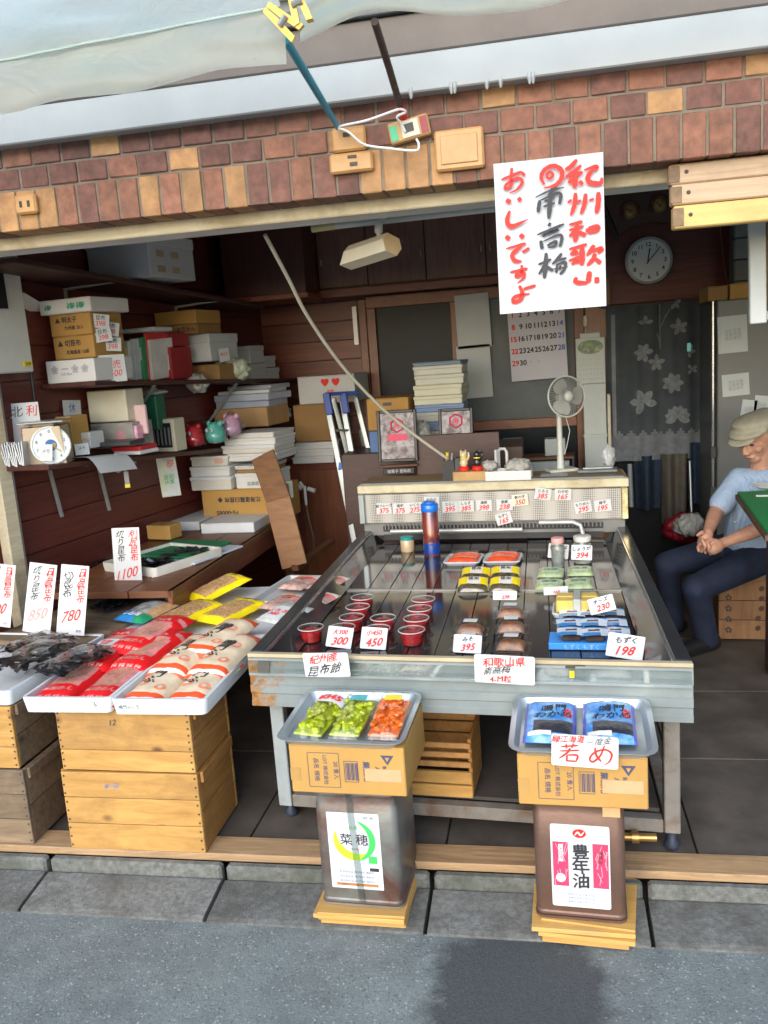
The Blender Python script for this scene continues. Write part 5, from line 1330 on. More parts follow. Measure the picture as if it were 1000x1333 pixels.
for k in range(3):
    t = thing('tag_bundle', 'upright bundle of white tags at the near end of the lowest shelf, %s' % ('leftmost', 'middle', 'rightmost')[k], 'tags', ((-2.183, 3.203, 1.157), (-2.152, 3.205, 1.155), (-2.121, 3.207, 1.157))[k], (R(-6), R(-6), R(15)), 'bundles of tags')
    for q in range(4): B('tag', (-.012 + q * .008, 0, .045), (.004, .08, .085 + .006 * q), whites, t, b=0, rot=(0, R(4 * q - 6), 0))
card('white notice with black and red lettering propped behind the scale', (-2.171, 3.326, 1.209), (R(-4), 0, R(20)), .12, .20, [('北', .05, blkink, -.03, .165), ('利', .05, redink, .03, .165), ('昆布\n特売', .03, redink, 0, .07)], 'notice', 'notice')
card('small white notice pinned above the scale on the left wall', (-2.148, 3.672, 1.322), (0, R(4), WALL), .12, .075, [('休', .05, mat('blue ink', (.08, .14, .45), .6), 0, .04)], 'notice', 'notice')
cam_w = mat('cream plastic case', (.62, .58, .44), .45, .08)
boxy('cream_case', 'tall cream plastic case standing on the lowest shelf', (-2.002, 3.822, 1.281), RZ, (0.220, 0.140, 0.148), cam_w)
boxy('ticket_holder', 'low grey box of papers under the cream case', (-1.991, 3.827, 1.155), RZ, (0.240, 0.160, 0.120), mat('grey box', (.30, .29, .26), .5, .3, 12), lines=[('御', .05, .05, .06)], printm=mat('pink print', (.7, .25, .32), .5))
boxy('green_file', 'dark green file standing behind the pink folder', (-1.974, 4.091, 1.210), RZ, (0.161, 0.080, 0.174), mat('dark green file', (.02, .13, .07), .5, .2))
t = boxy('pink_folder', 'pale pink folder with magenta edge on the lowest shelf', (-1.925, 3.807, 1.213), RZ, (0.176, 0.020, 0.138), mat('pale pink card', (.72, .50, .50), .5, .06))
B('edge_strip', (-.055, -.0115, .075), (.04, .003, .12), mat('magenta card', (.50, .04, .16), .5), t, b=0)
boxy('pink_box', 'small pink tissue box in front of the pink folder', (-1.922, 3.770, 1.193), RZ, (0.115, 0.050, 0.065), mat('floral pink', (.72, .38, .50), .5, .3, 40))
fc = boxy('frame_case', 'cream framed little cabinet with dark window on the lowest shelf', (-1.900, 4.131, 1.092), RZ, (0.154, 0.100, 0.168), cam_w, cat='cabinet')
B('window', (0, -.0505, .085), (.115, .004, .125), black, fc)
for k in range(5): B('slot_card', (-.045 + .0225 * k, -.053, .08), (.009, .003, .09), mat('grey card slots', (.20, .21, .20), .5), fc, b=0)
for k, (c, nm, q) in enumerate((((.05, .05, .055), 'black', ((-1.926, 3.664, 1.178), RZ, (0.185, 0.140, 0.021))), ((.55, .03, .04), 'red', ((-1.909, 3.770, 1.143), RZ, (0.161, 0.140, 0.022))), ((.66, .66, .66), 'white', ((-1.901, 3.769, 1.125), RZ, (0.157, 0.140, 0.018))))):
    boxy('flat_notebook', '%s notebook lying flat at the edge of the lowest shelf' % nm, q[0], q[1] + R(6 - 5 * k), q[2], mat('notebook ' + nm, c, .4, .1), group='notebooks on the lowest shelf', cat='notebook')
boxy('snack_tin', 'small white and orange carton beside the dial scale', (-2.032, 3.594, 1.179), RZ, (0.080, 0.100, 0.073), whites, lines=[('せんべい', .022, 0, .04)], printm=mat('orange ink', (.75, .25, .05), .5))
t = thing('paper_sheet', 'sheet of paper drooping over the lowest shelf edge', 'paper', (-1.947, 3.504, 1.139), (0, R(4), WALL))
MB().grid(lambda u, v: (-.13 + .26 * u, .06 - .16 * v, .01 - max(0, v - .55) ** 2 * .35), 8, 10).build('sheet', greycard, t, smooth=180)
card('long colourful leaflet hanging below the lowest shelf', (-1.917, 4.133, 0.853), (0, R(-3), R(10)), .10, .21, [('祭', .045, redink, .02, .17), ('夏期\n休業', .028, mat('green ink', (.05, .4, .1), .6), 0, .09)], 'leaflet', 'leaflet', m=mat('leaflet print', (.60, .64, .62), .6, .15, 14, stain=(.62, .60, .30), sfac=(.5, .7), sscale=12))
t = thing('key_tag', 'hanging key tag with yellow end below the lowest shelf', 'key tag', (-1.902, 3.642, 1.026), R(20))
B('tag', (0, 0, 0), (.022, .004, .06), mat('grey tag', (.35, .36, .36), .4), t); B('end', (0, 0, -.038), (.024, .005, .018), yelf, t, b=.001)
MB().tube([(0, 0, .03), (.004, 0, .07), (0, 0, .11)], .0015, 5).build('string', cordm, t)
crumple('string_knot', 'knot of white string hanging at the lowest shelf edge', (-1.905, 3.569, 1.069), .03, cordm, 9, (.8, .6, 1.2), 'string')
# loose bags and papers tucked between the stock
film = mat('loose film', (.42, .45, .42), .25, .25, 14, coat=.5, bump=.5, bscale=40)
crumple('plastic_bag', 'flattened clear bag lying over the green file', (-1.979, 4.124, 1.374), .075, film, 31, (1.2, .6, .30))
crumple('plastic_bag', 'ball of clear film beside the flat parcels', (-1.594, 5.153, 1.141), .06, film, 32, (1.0, .7, .75))
crumple('plastic_bag', 'clear wrap lying over the plush toys', (-1.699, 4.563, 1.146), .05, film, 33, (1.2, .7, .5))
for k, (p, a, w_, h_) in enumerate((((-2.036, 3.226, 1.166), 25, .05, .07), ((-1.996, 3.452, 1.162), 40, .06, .05), ((-1.919, 3.890, 1.167), 15, .05, .08))):
    card('small loose paper slip on the lowest shelf, %s' % ('left of the dial', 'right of the dial', 'before the cream cabinet')[k], p, (R(-12), R(6 - 5 * k), R(a)), w_, h_, [('メモ', .016, blkink, 0, h_ * .6)], 'paper_slip', 'paper', 'loose slips on the lowest shelf')
card('bundle of notes taped to the side of the wide foam box', (-1.703, 4.539, 1.563), (0, R(-4), R(60)), .07, .07, [('御注文', .018, redink, 0, .04)], 'notice', 'notice', base=False)
# electric box on the wall at the picture edge
eb = thing('meter_cabinet', 'white metal cabinet with yellow sticker high on the wall at the left edge', 'cabinet', WL(.52, .05, 1.545), WALL)
B('cabinet', (0, 0, .28), (.56, .08, .58), mat('cabinet white', (.62, .62, .57), .45, .05), eb, b=.006)
B('dark_slot', (.10, -.051, .32), (.14, .003, .14), black, eb, b=0)
B('sticker', (.235, -.0515, .025), (.05, .003, .02), yelf, eb, b=0); text('危険', .016, blkink, eb, (.235, -.054, .025), shear=0)
B('cable', (.30, .0, -.02), (.012, .012, .4), black, eb)

# ---- stacked flat boxes at the back end of the middle shelf
for k, (c, q) in enumerate((((.42, .25, .11), ((-1.718, 4.947, 1.141), RZ, (0.348, 0.300, 0.113))), ((.40, .45, .56), ((-1.717, 4.968, 1.252), RZ, (0.343, 0.280, 0.041))), ((.46, .50, .60), ((-1.698, 4.939, 1.293), RZ, (0.370, 0.280, 0.040))), ((.62, .63, .62), ((-1.710, 4.974, 1.332), RZ, (0.334, 0.260, 0.022))), ((.40, .43, .50), ((-1.705, 5.084, 1.348), RZ, (0.306, 0.240, 0.028))))):
    boxy('flat_parcel', ('brown flat carton under the grey blue parcels', 'lowest grey blue flat parcel behind the toys', 'second grey blue flat parcel behind the toys', 'white flat parcel in the pile behind the toys', 'topmost grey flat parcel behind the toys')[k], q[0], q[1] + R(random.uniform(-3, 5)), q[2], mat('parcel %d' % k, c, .55, .12, 8), group='flat parcels behind the toys')
# ---- bench along the wall
bn = thing('work_bench', 'reddish brown timber bench along the left side', 'bench', (-1.775, 3.98, 0), R(-1))
for k in range(3): B('top_board', (-.19 + .20 * k, .0, .615), (.195, 1.75, .03), brownwood, bn, b=.003)
B('apron', (.293, .0, .575), (.022, 1.75, .11), wood('bench apron', (.10, .028, .014), (.20, .06, .028), (10, .8, 10), 3, .45), bn, b=.003)
for x in (-.22, .26):
    for y in (-.78, .78): B('leg', (x, y, .30), (.05, .05, .598), brownwood, bn)
B('stretcher', (.26, 0, .15), (.03, 1.5, .05), brownwood, bn)
# foam lids lying on it
for k, (p, d_, a) in enumerate((((-1.967, 4.307, 0.632), (.24, .38, .05), -3), ((-1.652, 4.202, 0.632), (.30, .38, .055), -2))):
    boxy('foam_slab', 'white foam lid lying on the bench, the %s one' % ('nearer left' if k == 0 else 'wider right'), (p[0], p[1] + .19, .631), R(a), d_, foam, group='foam lids on the bench')
boxy('tan_block', 'small tan cardboard block at the bench end', (-1.966, 4.098, 0.640), R(-14), (.15, .10, .075), card_m)
t = boxy('green_board', 'dark green board lying on the bench over pale sheets', (-1.730, 3.773, 0.645), R(-16), (.34, .34, .012), mat('green baize', (.008, .16, .06), .7, .12, 20))
boxy('pale_sheets', 'pale blue sheets under the dark green board', (-1.652, 3.724, 0.632), R(-18), (.32, .36, .011), mat('pale blue sheet', (.45, .52, .60), .5, .06))
# soft toys in clear bags on the boxes
toyr = mat('red plush', (.55, .02, .03), .6, .2, 30); toym = mat('mint plush', (.12, .50, .40), .6, .15, 30); toyp = mat('pink plush', (.62, .35, .50), .6, .2, 30)
def toy(label, loc, m, s):
    t = thing('plush_toy', label, 'toy', loc, R(-20), 'plush toys in clear bags'); t.scale = (.72, .72, .78)
    MB().lathe([(0, 0), (.055, .002), (.072, .03), (.075, .06), (.066, .10), (.045, .128), (.02, .14), (0, .142)], 18).build('body', m, t, smooth=180)
    for a in (-1, 1):
        MB().lathe([(0, 0), (.018, .005), (.02, .02), (.010, .035), (0, .038)], 10, M=Matrix.Translation((a * .045, 0, .115)) @ Euler((0, R(a * 25), 0)).to_matrix().to_4x4()).build('ear', m, t, smooth=180)
        MB().lathe([(0, 0), (.014, .001), (.012, .006), (0, .008)], 12, M=Matrix.Translation((a * .024, -.068, .09)) @ Euler((R(90), 0, 0)).to_matrix().to_4x4()).build('eye', whites, t, smooth=180)
        MB().lathe([(0, .008), (.005, .009), (0, .011)], 8, M=Matrix.Translation((a * .024, -.069, .09)) @ Euler((R(90), 0, 0)).to_matrix().to_4x4()).build('pupil', black, t, smooth=180)
    crf = MB().grid(lambda u, v: ((.088 + .012 * ns(u * 7, v * 5, s)) * math.sin(math.pi * min(v * .62, .6) + .02) * math.cos(u * 6.2832), (.088 + .012 * ns(u * 7, v * 5, s)) * math.sin(math.pi * min(v * .62, .6) + .02) * math.sin(u * 6.2832), .175 * (1 - v)), 20, 10)
    crf.build('clear_wrap', bagf, t, smooth=180)
toy('red plush toy in a clear bag on the stacked boxes', (-1.829, 4.300, 1.096), toyr, 1)
toy('mint green plush toy in a clear bag on the stacked boxes', (-1.722, 4.340, 1.103), toym, 2)
toy('pink plush toy in a clear bag behind the mint one', (-1.664, 4.440, 1.131), toyp, 3)

# ---- stack of cartons and white gift boxes at the end of the bench
ST = 4.44
c = (-1.676, 4.440, 0.729)
carton('cardboard_carton', 'large brown carton with upside down printing at the bench end', (c[0] + .02, 4.62, .632), R(-6), (.46, .32, .19), card_m, blkink, [('北海道羅臼昆布 ◆', .032, .0, .135, 180, .03), ('PE-0008S', .036, -.08, .06, 180, .03)])
wb_ = [('lowest white gift box at the left of the bench stack', -.15, .825, .25, .075), ('middle white gift box at the left of the bench stack', -.155, .902, .24, .055), ('upper white gift box with pink tag at the left of the bench stack', -.16, .959, .22, .055), ('lowest white printed box at the right of the bench stack', .10, .825, .21, .085), ('thin white lid over brown box at the right of the stack', .09, .931, .20, .02), ('long white box across the top of the bench stack, lowest', .10, .975, .30, .045), ('long white box across the top of the bench stack, second', .09, 1.021, .32, .045), ('long white box across the top of the bench stack, third', .10, 1.067, .31, .035), ('topmost pale box on the bench stack', .11, 1.103, .27, .028)]
for i, (lb, dx, z, w_, h) in enumerate(wb_):
    t = boxy('gift_box', lb, (c[0] + dx + .01, 4.60 + .01 * (i % 3), z - .0), R(-6 + random.uniform(-3, 3)), (w_, .27, h), white_card if i % 2 else mat('warm white card', (.66, .63, .56), .6, .05), (white_card, min(.02, h * .45)), group='gift boxes stacked on the bench', lines=[('北海道', .024, 0, .03)] if i == 3 else (), printm=mat('grey green print', (.25, .34, .30), .6))
    if 'pink tag' in lb: B('pink_tag', (.06, -.142, .03), (.05, .002, .03), mat('salmon card', (.70, .42, .32), .6), t, b=0)
boxy('brown_carton', 'dark brown box under the thin white lid', (c[0] + .10, 4.615, .911), R(-5), (.19, .26, .019), card_d)
t = boxy('apple_carton', 'white carton with green and red print at the right of the stack', (-1.558, 4.660, 0.738), R(-52), (.24, .20, .10), mat('white fruit carton', (.66, .66, .58), .6, .06), lines=[('アップル', .042, .03, .05)], printm=mat('fruit red print', (.55, .06, .05), .6))
B('leaf_print', (-.085, -.1012, .05), (.045, .002, .05), mat('leaf green print', (.06, .36, .24)), t, b=0)
boxy('brown_carton', 'brown carton under the white fruit carton', (-1.575, 4.660, 0.557), R(-52), (.23, .20, .115), card_d)
# leaning planks
lp = thing('leaning_plank', 'brown board leaning steeply against the stacked boxes', 'plank')
MB().bar((-1.471, 4.340, 1.024), (-1.376, 4.260, 0.772), .145, .014, up=(0, 1, .35), bev=.002).build('upper_board', wood('leaning board', (.13, .060, .026), (.24, .115, .05), (.8, 10, 10), 3, .5), lp)
MB().bar((-1.375, 4.235, 0.797), (-1.293, 4.160, 0.453), .145, .014, up=(0, 1, .35), bev=.002).build('lower_board', wood('leaning board b', (.18, .085, .035), (.31, .155, .065), (.8, 10, 10), 3, .5), lp)
MB().bar((-1.288, 4.140, 0.446), (-1.204, 4.620, 0.481), .04, .03, bev=.003).build('bench_rail', brownwood)
tag(bpy.data.objects['bench_rail'], 'short brown timber rail on the floor beside the leaning board', 'rail')
# cupboard with red brown door, behind
cb = thing('low_cupboard', 'low red brown wooden cupboard behind the leaning board', 'cupboard', (-1.33, 5.30, 0), R(-3))
B('carcass', (0, 0, .435), (.50, .36, .87), redwood_b, cb, b=.004)
B('door', (.02, -.187, .44), (.36, .016, .78), wood('cupboard door', (.12, .035, .014), (.22, .072, .03), (10, 10, .8), 3, .4), cb, b=.003)
t = thing('tap_stem', 'white twin ended tap hanging in front of the low cupboard', 'tap', (-1.416, 4.900, 0.746), R(-10))
MB().tube([(-.055, 0, .02), (-.02, 0, .0)], .014, 10).tube([(.02, 0, .0), (.065, 0, -.015)], .013, 10).tube([(0, 0, .015), (0, 0, -.10)], .009, 8).tube([(-.03, 0, .04), (.0, 0, 0)], .008, 8).build('fittings', whites, t, smooth=60)
MB().tube([(0, 0, -.10), (.01, .0, -.2), (.02, .02, -.30), (.015, .02, -.42)], .006, 6).build('hose', mat('brown hose', (.20, .13, .10), .5), t, smooth=180)
cz0 = (-1.394, 5.100, 0.881)
for k in range(3):
    boxy('white_carton', 'flat white carton on the low cupboard, %s of three' % ('lowest', 'middle', 'topmost')[k], (cz0[0] + .01 * k, 5.24, .872 + .044 * k), R(-3 + 2 * k), (.27, .30, .042), white_card, (white_card, .016), group='white cartons on the low cupboard')
carton('cardboard_carton', 'plain brown carton on the white cartons by the ladder', ((-1.386, 5.100, 1.029)[0], 5.26, 1.006), R(-4), (.235, .28, .225), card_d)
t = boxy('print_carton', 'white carton with red brush lettering on the plain brown carton', ((-1.274, 5.100, 1.259)[0], 5.26, 1.236), R(-5), (.365, .30, .165), mat('greyish white card', (.56, .56, .55), .6, .05), lines=[('♥ ♥', .045, .03, .125), ('味', .05, .03, .06)], printm=redink)
B('top_flap', (0, 0, .166), (.37, .305, .004), white_card, t)  # white card flap, slightly wider than the carton top
# aluminium step ladder, folded
ld = thing('step_ladder', 'folded aluminium step ladder with blue caps leaning beside the cupboard', 'ladder')
al = mat('ladder aluminium', (.36, .39, .39), .35, .1, 6, metal=.6)
bluec = mat('blue cap', (.015, .06, .32), .4, .1)
def rail_(a, b, nm='rail', w=.034): return MB().bar(a, b, w, .020, up=(0, 1, .2), bev=.003).build(nm, al, ld)
rail_((-1.228, 4.860, 1.271), (-1.088, 4.700, 0.450)); rail_((-1.154, 4.950, 1.252), (-1.035, 4.800, 0.453))
rail_((-1.215, 4.980, 1.272), (-1.103, 4.950, 0.706), w=.03)
rail_((-1.097, 5.060, 1.264), (-0.981, 5.000, 0.692), w=.03)
for a, c_ in (((424,514,4.85), (431,540,4.83)), ((444,514,4.94), (451,538,4.92))): pass
MB().bar((-1.222, 4.850, 1.307), (-1.205, 4.830, 1.183), .042, .030, up=(0, 1, .2), bev=.004).build('cap', bluec, ld)
MB().bar((-1.143, 4.940, 1.297), (-1.129, 4.920, 1.180), .042, .030, up=(0, 1, .2), bev=.004).build('cap', bluec, ld)
MB().bar((-1.240, 4.900, 1.300), (-1.058, 5.000, 1.293), .05, .02, bev=.004).build('top_step', bluec, ld)
for k in range(3):
    MB().bar((-1.187, 4.840, 1.091), (-1.135, 4.930, 1.080), .05, .012).build('step', al, ld, (0.028 * k * 1.1, -.03 * k, -.17 * k))
MB().box((0, 0, 0), (.02, .003, .045)).build('sticker', mat('blue sticker', (.05, .18, .55), .4), ld, (-1.156, 4.772, 0.887), (0, R(9), 0))
# grey pipe behind, dark bits
MB().tube([(-1.109, 5.200, 1.052), (-1.064, 5.180, 0.811), (-1.098, 5.150, 0.672), (-1.127, 5.120, 0.605)], .018, 10).build('grey_pipe', mat('grey pipe', (.28, .31, .33), .4, .1), smooth=60)
tag(bpy.data.objects['grey_pipe'], 'bent grey pipe behind the step ladder', 'pipe')
MB().box((0, 0, .30), (.14, .05, .60), b=.004).build('brown_post', card_d, None, (-.93, 5.0, .45)); tag(bpy.data.objects['brown_post'], 'narrow brown cardboard upright right of the ladder', 'cardboard')

# ================================================================== lamp, cord
creamp = mat('cream lamp plastic', (.66, .60, .46), .45, .06)
lr = thing('lamp_rail', 'white ceiling lamp rail with a cream end behind the lintel', 'rail')
MB().tube([(-0.680, 3.020, 1.953), (-0.013, 3.020, 1.958)], .012, 10).build('tube', mat('white enamel', (.66, .68, .62), .4, .05), lr, smooth=60)
MB().tube([(-0.765, 3.020, 1.950), (-0.680, 3.020, 1.953)], .0125, 10).build('end', mat('pale yellow plastic', (.66, .58, .26), .45), lr, smooth=60)
for p in ((-0.508, 2.990, 1.960), (-0.215, 2.990, 1.962)): MB().box((0, 0, .02), (.02, .02, .05)).build('hanger', MATS['white enamel'], lr, p)
lm = thing('rail_lamp', 'cream six sided lamp shade hanging from the white rail', 'lamp', (-0.562, 2.980, 1.851), (R(-10), R(-5), R(-34)))
hexp = [(-.045, .008), (-.032, -.028), (.022, -.034), (.045, -.006), (.034, .026), (-.022, .034)]
mb = MB(); n6 = 6; L = .225
vs = [(-L / 2 + (.035 if k in (0, 5) else 0), p[0], p[1]) for k, p in enumerate(hexp)] + [(L / 2, p[0], p[1]) for p in hexp]
mb.add(vs, [tuple(range(6)), tuple(range(11, 5, -1))] + [(k, k + 6, (k + 1) % 6 + 6, (k + 1) % 6) for k in range(6)])
mb.build('shade', creamp, lm)
MB().prism([(p[0] * .99, p[1] * .99) for p in hexp], .004, M=Matrix.Translation((L / 2 + .001, 0, 0)) @ Euler((0, 0, R(90))).to_matrix().to_4x4()).build('end_cap', mat('orange cream cap', (.66, .46, .24), .5), lm)
MB().lathe([(.008, .028), (.008, .05), (.014, .055), (.014, .085)], 10, M=Matrix.Translation((.05, 0, 0))).build('stem', MATS['white enamel'], lm, smooth=50)
cord('ceiling_cord', [(-0.918, 2.960, 1.937), (-0.904, 3.150, 1.805), (-0.891, 3.350, 1.665), (-0.829, 3.620, 1.462), (-0.712, 3.880, 1.252), (-0.585, 4.050, 1.099), (-0.461, 4.180, 0.972)], .0075, 'thick cream cord running diagonally from the ceiling to the case top', mat('cream cord', (.62, .60, .48), .6), 8)

# ================================================================== back wall joinery
cab = thing('wall_cupboard', 'dark brown wall cupboards with plain doors high on the back wall', 'cupboard', (0, 5.28, 0))
vene = wood('cupboard veneer', (.14, .066, .050), (.23, .115, .085), (10, 10, 1.2), 3, .45, rnd=.08, bump=.05)
B('carcass', (-.62, .17, 2.16), (1.62, .30, .52), darkwood, cab)
dx = [-1.318, -1.010, -.652, -.292, .07]
for i in range(4):
    d_ = B('door', ((dx[i] + dx[i+1]) / 2, 0.0, 2.17), (dx[i+1] - dx[i] - .006, .02, .48), vene, cab, b=.002)
    s = -1 if i in (0, 3) else 1
    hx = (dx[i+1] - dx[i]) / 2 - .025
    B('handle', (s * hx * (1 if i != 0 else 1), -.018, -.09), (.008, .014, .042), mat('nickel handle', (.6, .6, .6), .3, .05, metal=.8), d_)
B('end_panel', (-1.345, .0, 2.16), (.045, .03, .50), redwood_b, cab)
B('bottom_rail', (-.62, -.01, 1.893), (1.66, .05, .05), redwood_b, cab)
cc_ = thing('corner_cupboard', 'dark red corner cupboard at the top of the back left corner', 'cupboard', (-1.55, 5.02, 0))
B('carcass', (-.02, .12, 2.17), (.50, .36, .56), wood('corner cupboard wood', (.052, .013, .010), (.085, .022, .016), (10, 10, .9), 3, .4), cc_, b=.004)
B('base_rail', (-.02, .10, 1.875), (.54, .42, .03), redwood_b, cc_)
# glazed sliding door with timber frame
gd = thing('glazed_door', 'sliding glazed door with reddish timber frame at the back', 'door', (0, 5.53, 0))
frm = wood('door frame timber', (.13, .042, .018), (.26, .092, .04), (1, 1, .7), 6, .4, rnd=.1)
def fr(nm, xa, xb, za, zb, d_=.05, y=0): return B(nm, ((xa + xb) / 2, y, (za + zb) / 2), (xb - xa, d_, zb - za), frm, gd, b=.003)
fr('jamb', -1.135, -1.085, .05, 1.86); fr('stile', -1.083, -1.025, .05, 1.80, .04); fr('head', -1.084, .28, 1.80, 1.875, .055)
fr('stile', -.545, -.490, .05, 1.80, .045); fr('jamb', .215, .275, .05, 1.80)
fr('rail', -.49, .215, .98, 1.04, .04); fr('rail', -1.025, -.545, .60, .68, .04)
paneL = mat('dark window glass', (.010, .017, .024), .3, .2, 3, spec=.12)
paneR = mat('frosted dark glass', (.085, .105, .115), .4, .25, 3, spec=.3)
B('pane', (-.785, .012, 1.24), (.48, .006, 1.12), paneL, gd, b=0)
B('pane', (-.137, .012, 1.42), (.705, .006, .76), paneR, gd, b=0)
B('pane', (-.137, .012, .60), (.705, .006, .76), paneL, gd, b=0)
MB().box((0, 0, 0), (.028, .01, .24)).build('latch_plate', mat('dull steel', (.35, .36, .37)), gd, (-1.16, -.02, 1.70))
hb = thing('timber_panel', 'varnished brown timber post between glazed door and curtain', 'post', (.36, 5.54, 0))
B('post', (0, 0, .93), (.155, .05, 1.86), wood('post varnish', (.17, .068, .028), (.28, .12, .05), (8, 8, .8), 3, .35), hb, b=.004)
for k, (p, d_) in enumerate((((-0.402, 5.490, 1.671), (.212, .003, .33)), ((-0.408, 5.490, 1.357), (.212, .003, .33)))):
    t = thing('poster', 'plain grey white poster on the glazed door, %s one' % ('upper', 'lower')[k], 'poster', p, (0, R(-1.5), 0), 'posters on the glazed door')
    B('sheet', (0, 0, 0), d_, mat('poster paper', (.50, .55, .57), .5, .04), t, b=0)
# calendar
cl = thing('wall_calendar', 'large wall calendar hanging below the paper sign', 'calendar', (-0.011, 5.460, 1.575), (0, R(-1.5), 0))
B('sheet', (0, 0, 0), (.345, .003, .58), mat('calendar paper', (.60, .60, .68), .6, .03), cl, b=0)
bluei = mat('blue ink', (.08, .14, .45), .6)
for wk_ in range(5):
    for d_ in range(7):
        n_ = wk_ * 7 + d_ + 1
        if n_ > 30: continue
        text(str(n_), .044, redink if d_ == 0 else (bluei if d_ == 6 else blkink), cl, (-.142 + d_ * .0475, -.003, .115 - wk_ * .0735), shear=0, wob=0, bold=.035)
for d_, z_ in ((2, -.178), (3, -.176)): text('%d' % (d_ - 1), .018, blkink, cl, (-.142 + d_ * .0475, -.003, z_), shear=0, wob=0)
# pull switch, panel unit and duct
ps = thing('pull_switch', 'small cream pull switch hanging on the brown post', 'switch', (0.282, 5.480, 1.619))
MB().lathe([(0, .035), (.012, .03), (.015, 0), (.012, -.03), (0, -.035)], 10).build('body', creamp, ps, smooth=60)
MB().tube([(0, 0, -.03), (-.004, 0, -.12), (-.006, -.01, -.2)], .004, 6).build('pull_cord', creamp, ps, smooth=180)
wu = thing('wall_unit', 'white wall calendar pad with green oval picture on the brown post', 'calendar pad', (0.307, 5.470, 1.366))
B('plate', (0, 0, 0), (.175, .012, .30), mat('white unit', (.52, .58, .56), .45, .04), wu)
B('hanger_tab', (0, -.001, .165), (.12, .010, .03), MATS['white unit'], wu)
def oval(w_, h_, n=28): return [(w_ * math.cos(6.2832 * k / n) * (abs(math.cos(6.2832 * k / n)) ** -.2 if abs(math.cos(6.2832 * k / n)) > .05 else 1), h_ * math.sin(6.2832 * k / n)) for k in range(n)]
MB().prism(oval(.075, .042), .002).build('oval_picture', mat('green oval print', (.14, .22, .10), .4, .5, 45, stain=(.40, .46, .36), sfac=(.5, .65), sscale=40), wu, (0, -.009, .095))
for r_ in range(5):
    for q in range(7): text('%d' % (r_ * 7 + q + 1), .012, mat('grey print', (.3, .33, .34), .6), wu, (-.066 + .022 * q, -.0075, .02 - r_ * .03), shear=0, wob=0)
du = thing('white_duct', 'white vertical boxed duct below the calendar pad', 'duct', (0.321, 5.440, 0.701))
B('duct', (0, 0, .27), (.135, .10, .54), mat('white unit', (.52, .58, .56)), du)
B('joint', (.0, -.003, .22), (.145, .10, .02), MATS['white unit'], du); B('side_strip', (.085, .0, .3), (.02, .06, .34), creamp, du)
# lower shelf with white tubs behind the fan
ls = thing('tub_shelf', 'brown shelf with pale tubs behind the fan', 'shelf', (-0.079, 5.200, 0.834), R(-2))
B('board', (0, 0, 0), (.52, .2, .018), brownwood, ls); B('lower_board', (0, 0, -.19), (.52, .2, .018), brownwood, ls)
for s in (-1, 1): B('side', (s * .255, .0, -.15), (.016, .2, .32), darkwood, ls)
for k, (x, d_) in enumerate(((-.10, (.12, .1, .11)), (.15, (.12, .1, .10)))):
    boxy('pale_tub', 'pale upright tub on the brown shelf, the %s one' % ('left', 'right')[k], ((-0.079, 5.200, 0.834)[0] + x, 5.19, (-0.079, 5.200, 0.834)[2] + .009), 0, d_, mat('pale tub', (.40, .46, .46), .5, .06), group='pale tubs behind the fan')
for k in range(2): boxy('flat_tub', 'wide flat pale tub under the brown shelf, %s one' % ('upper', 'lower')[k], ((-0.079, 5.200, 0.834)[0] + .03, 5.19, (-0.079, 5.200, 0.834)[2] - .095 - .085 * k), 0, (.40, .16, .075), mat('pale tub', (.40, .46, .46)), group='pale tubs behind the fan')

# ================================================================== things behind and on the case
bc_ = thing('back_counter', 'dark brown counter between the case and the glazed door', 'counter', (-.62, 4.86, 0))
B('body', (0, .05, .48), (1.02, .40, .96), darkwood, bc_)
bd = tag(B('dark_board', (0, 0, 0), (.445, .018, .24), darkwood, None, b=.002), 'dark brown board standing behind the figurines', 'board'); bd.location = (-0.446, 4.500, 0.946)
TOP = .96
# book stack
cols = [(.50, .52, .50), (.56, .57, .50), (.17, .26, .46), (.56, .57, .52), (.20, .30, .50), (.60, .58, .45), (.62, .60, .46), (.60, .60, .50), (.62, .61, .52), (.22, .30, .40)]
z = TOP; bw = .27
for k, (c_, h) in enumerate(zip(cols, (.055, .05, .05, .055, .04, .05, .06, .055, .05, .022))):
    nm = ('lowest', 'second', 'third', 'fourth', 'fifth', 'sixth', 'seventh', 'eighth', 'ninth', 'topmost')[k]
    hue = 'blue' if c_[2] > c_[0] * 1.4 else 'cream'
    boxy('stacked_box', '%s flat %s box in the tall stack behind the case' % (nm, hue), ((-0.553, 4.860, 1.055)[0] + random.uniform(-.008, .008), 4.86, z), R(-4 + random.uniform(-3, 3)), (bw, .22, h - .002), mat('stack box %d' % k, c_, .55, .06, 6), (mat('stack box %d' % k, c_), h * .4), group='flat boxes in the tall stack')
    z += h
t = carton('cardboard_carton', 'open handled brown carton left of the tall box stack', ((-0.837, 4.860, 1.137)[0], 4.88, 1.085), R(-4), (.24, .30, .175), card_m, mat('maroon print', (.30, .04, .05), .5), [('九州産海苔', .03, 0, .10, 0, .02), ('名産品', .024, .03, .055, 0, .02)])
B('hand_hole', (0, -.1512, .145), (.05, .002, .018), black, t, b=0)
boxy('blue_box', 'wide blue box under the handled carton', ((-0.817, 4.860, 1.105)[0], 4.88, TOP), R(-2), (.29, .28, .122), mat('blue card', (.08, .18, .42), .5, .08))
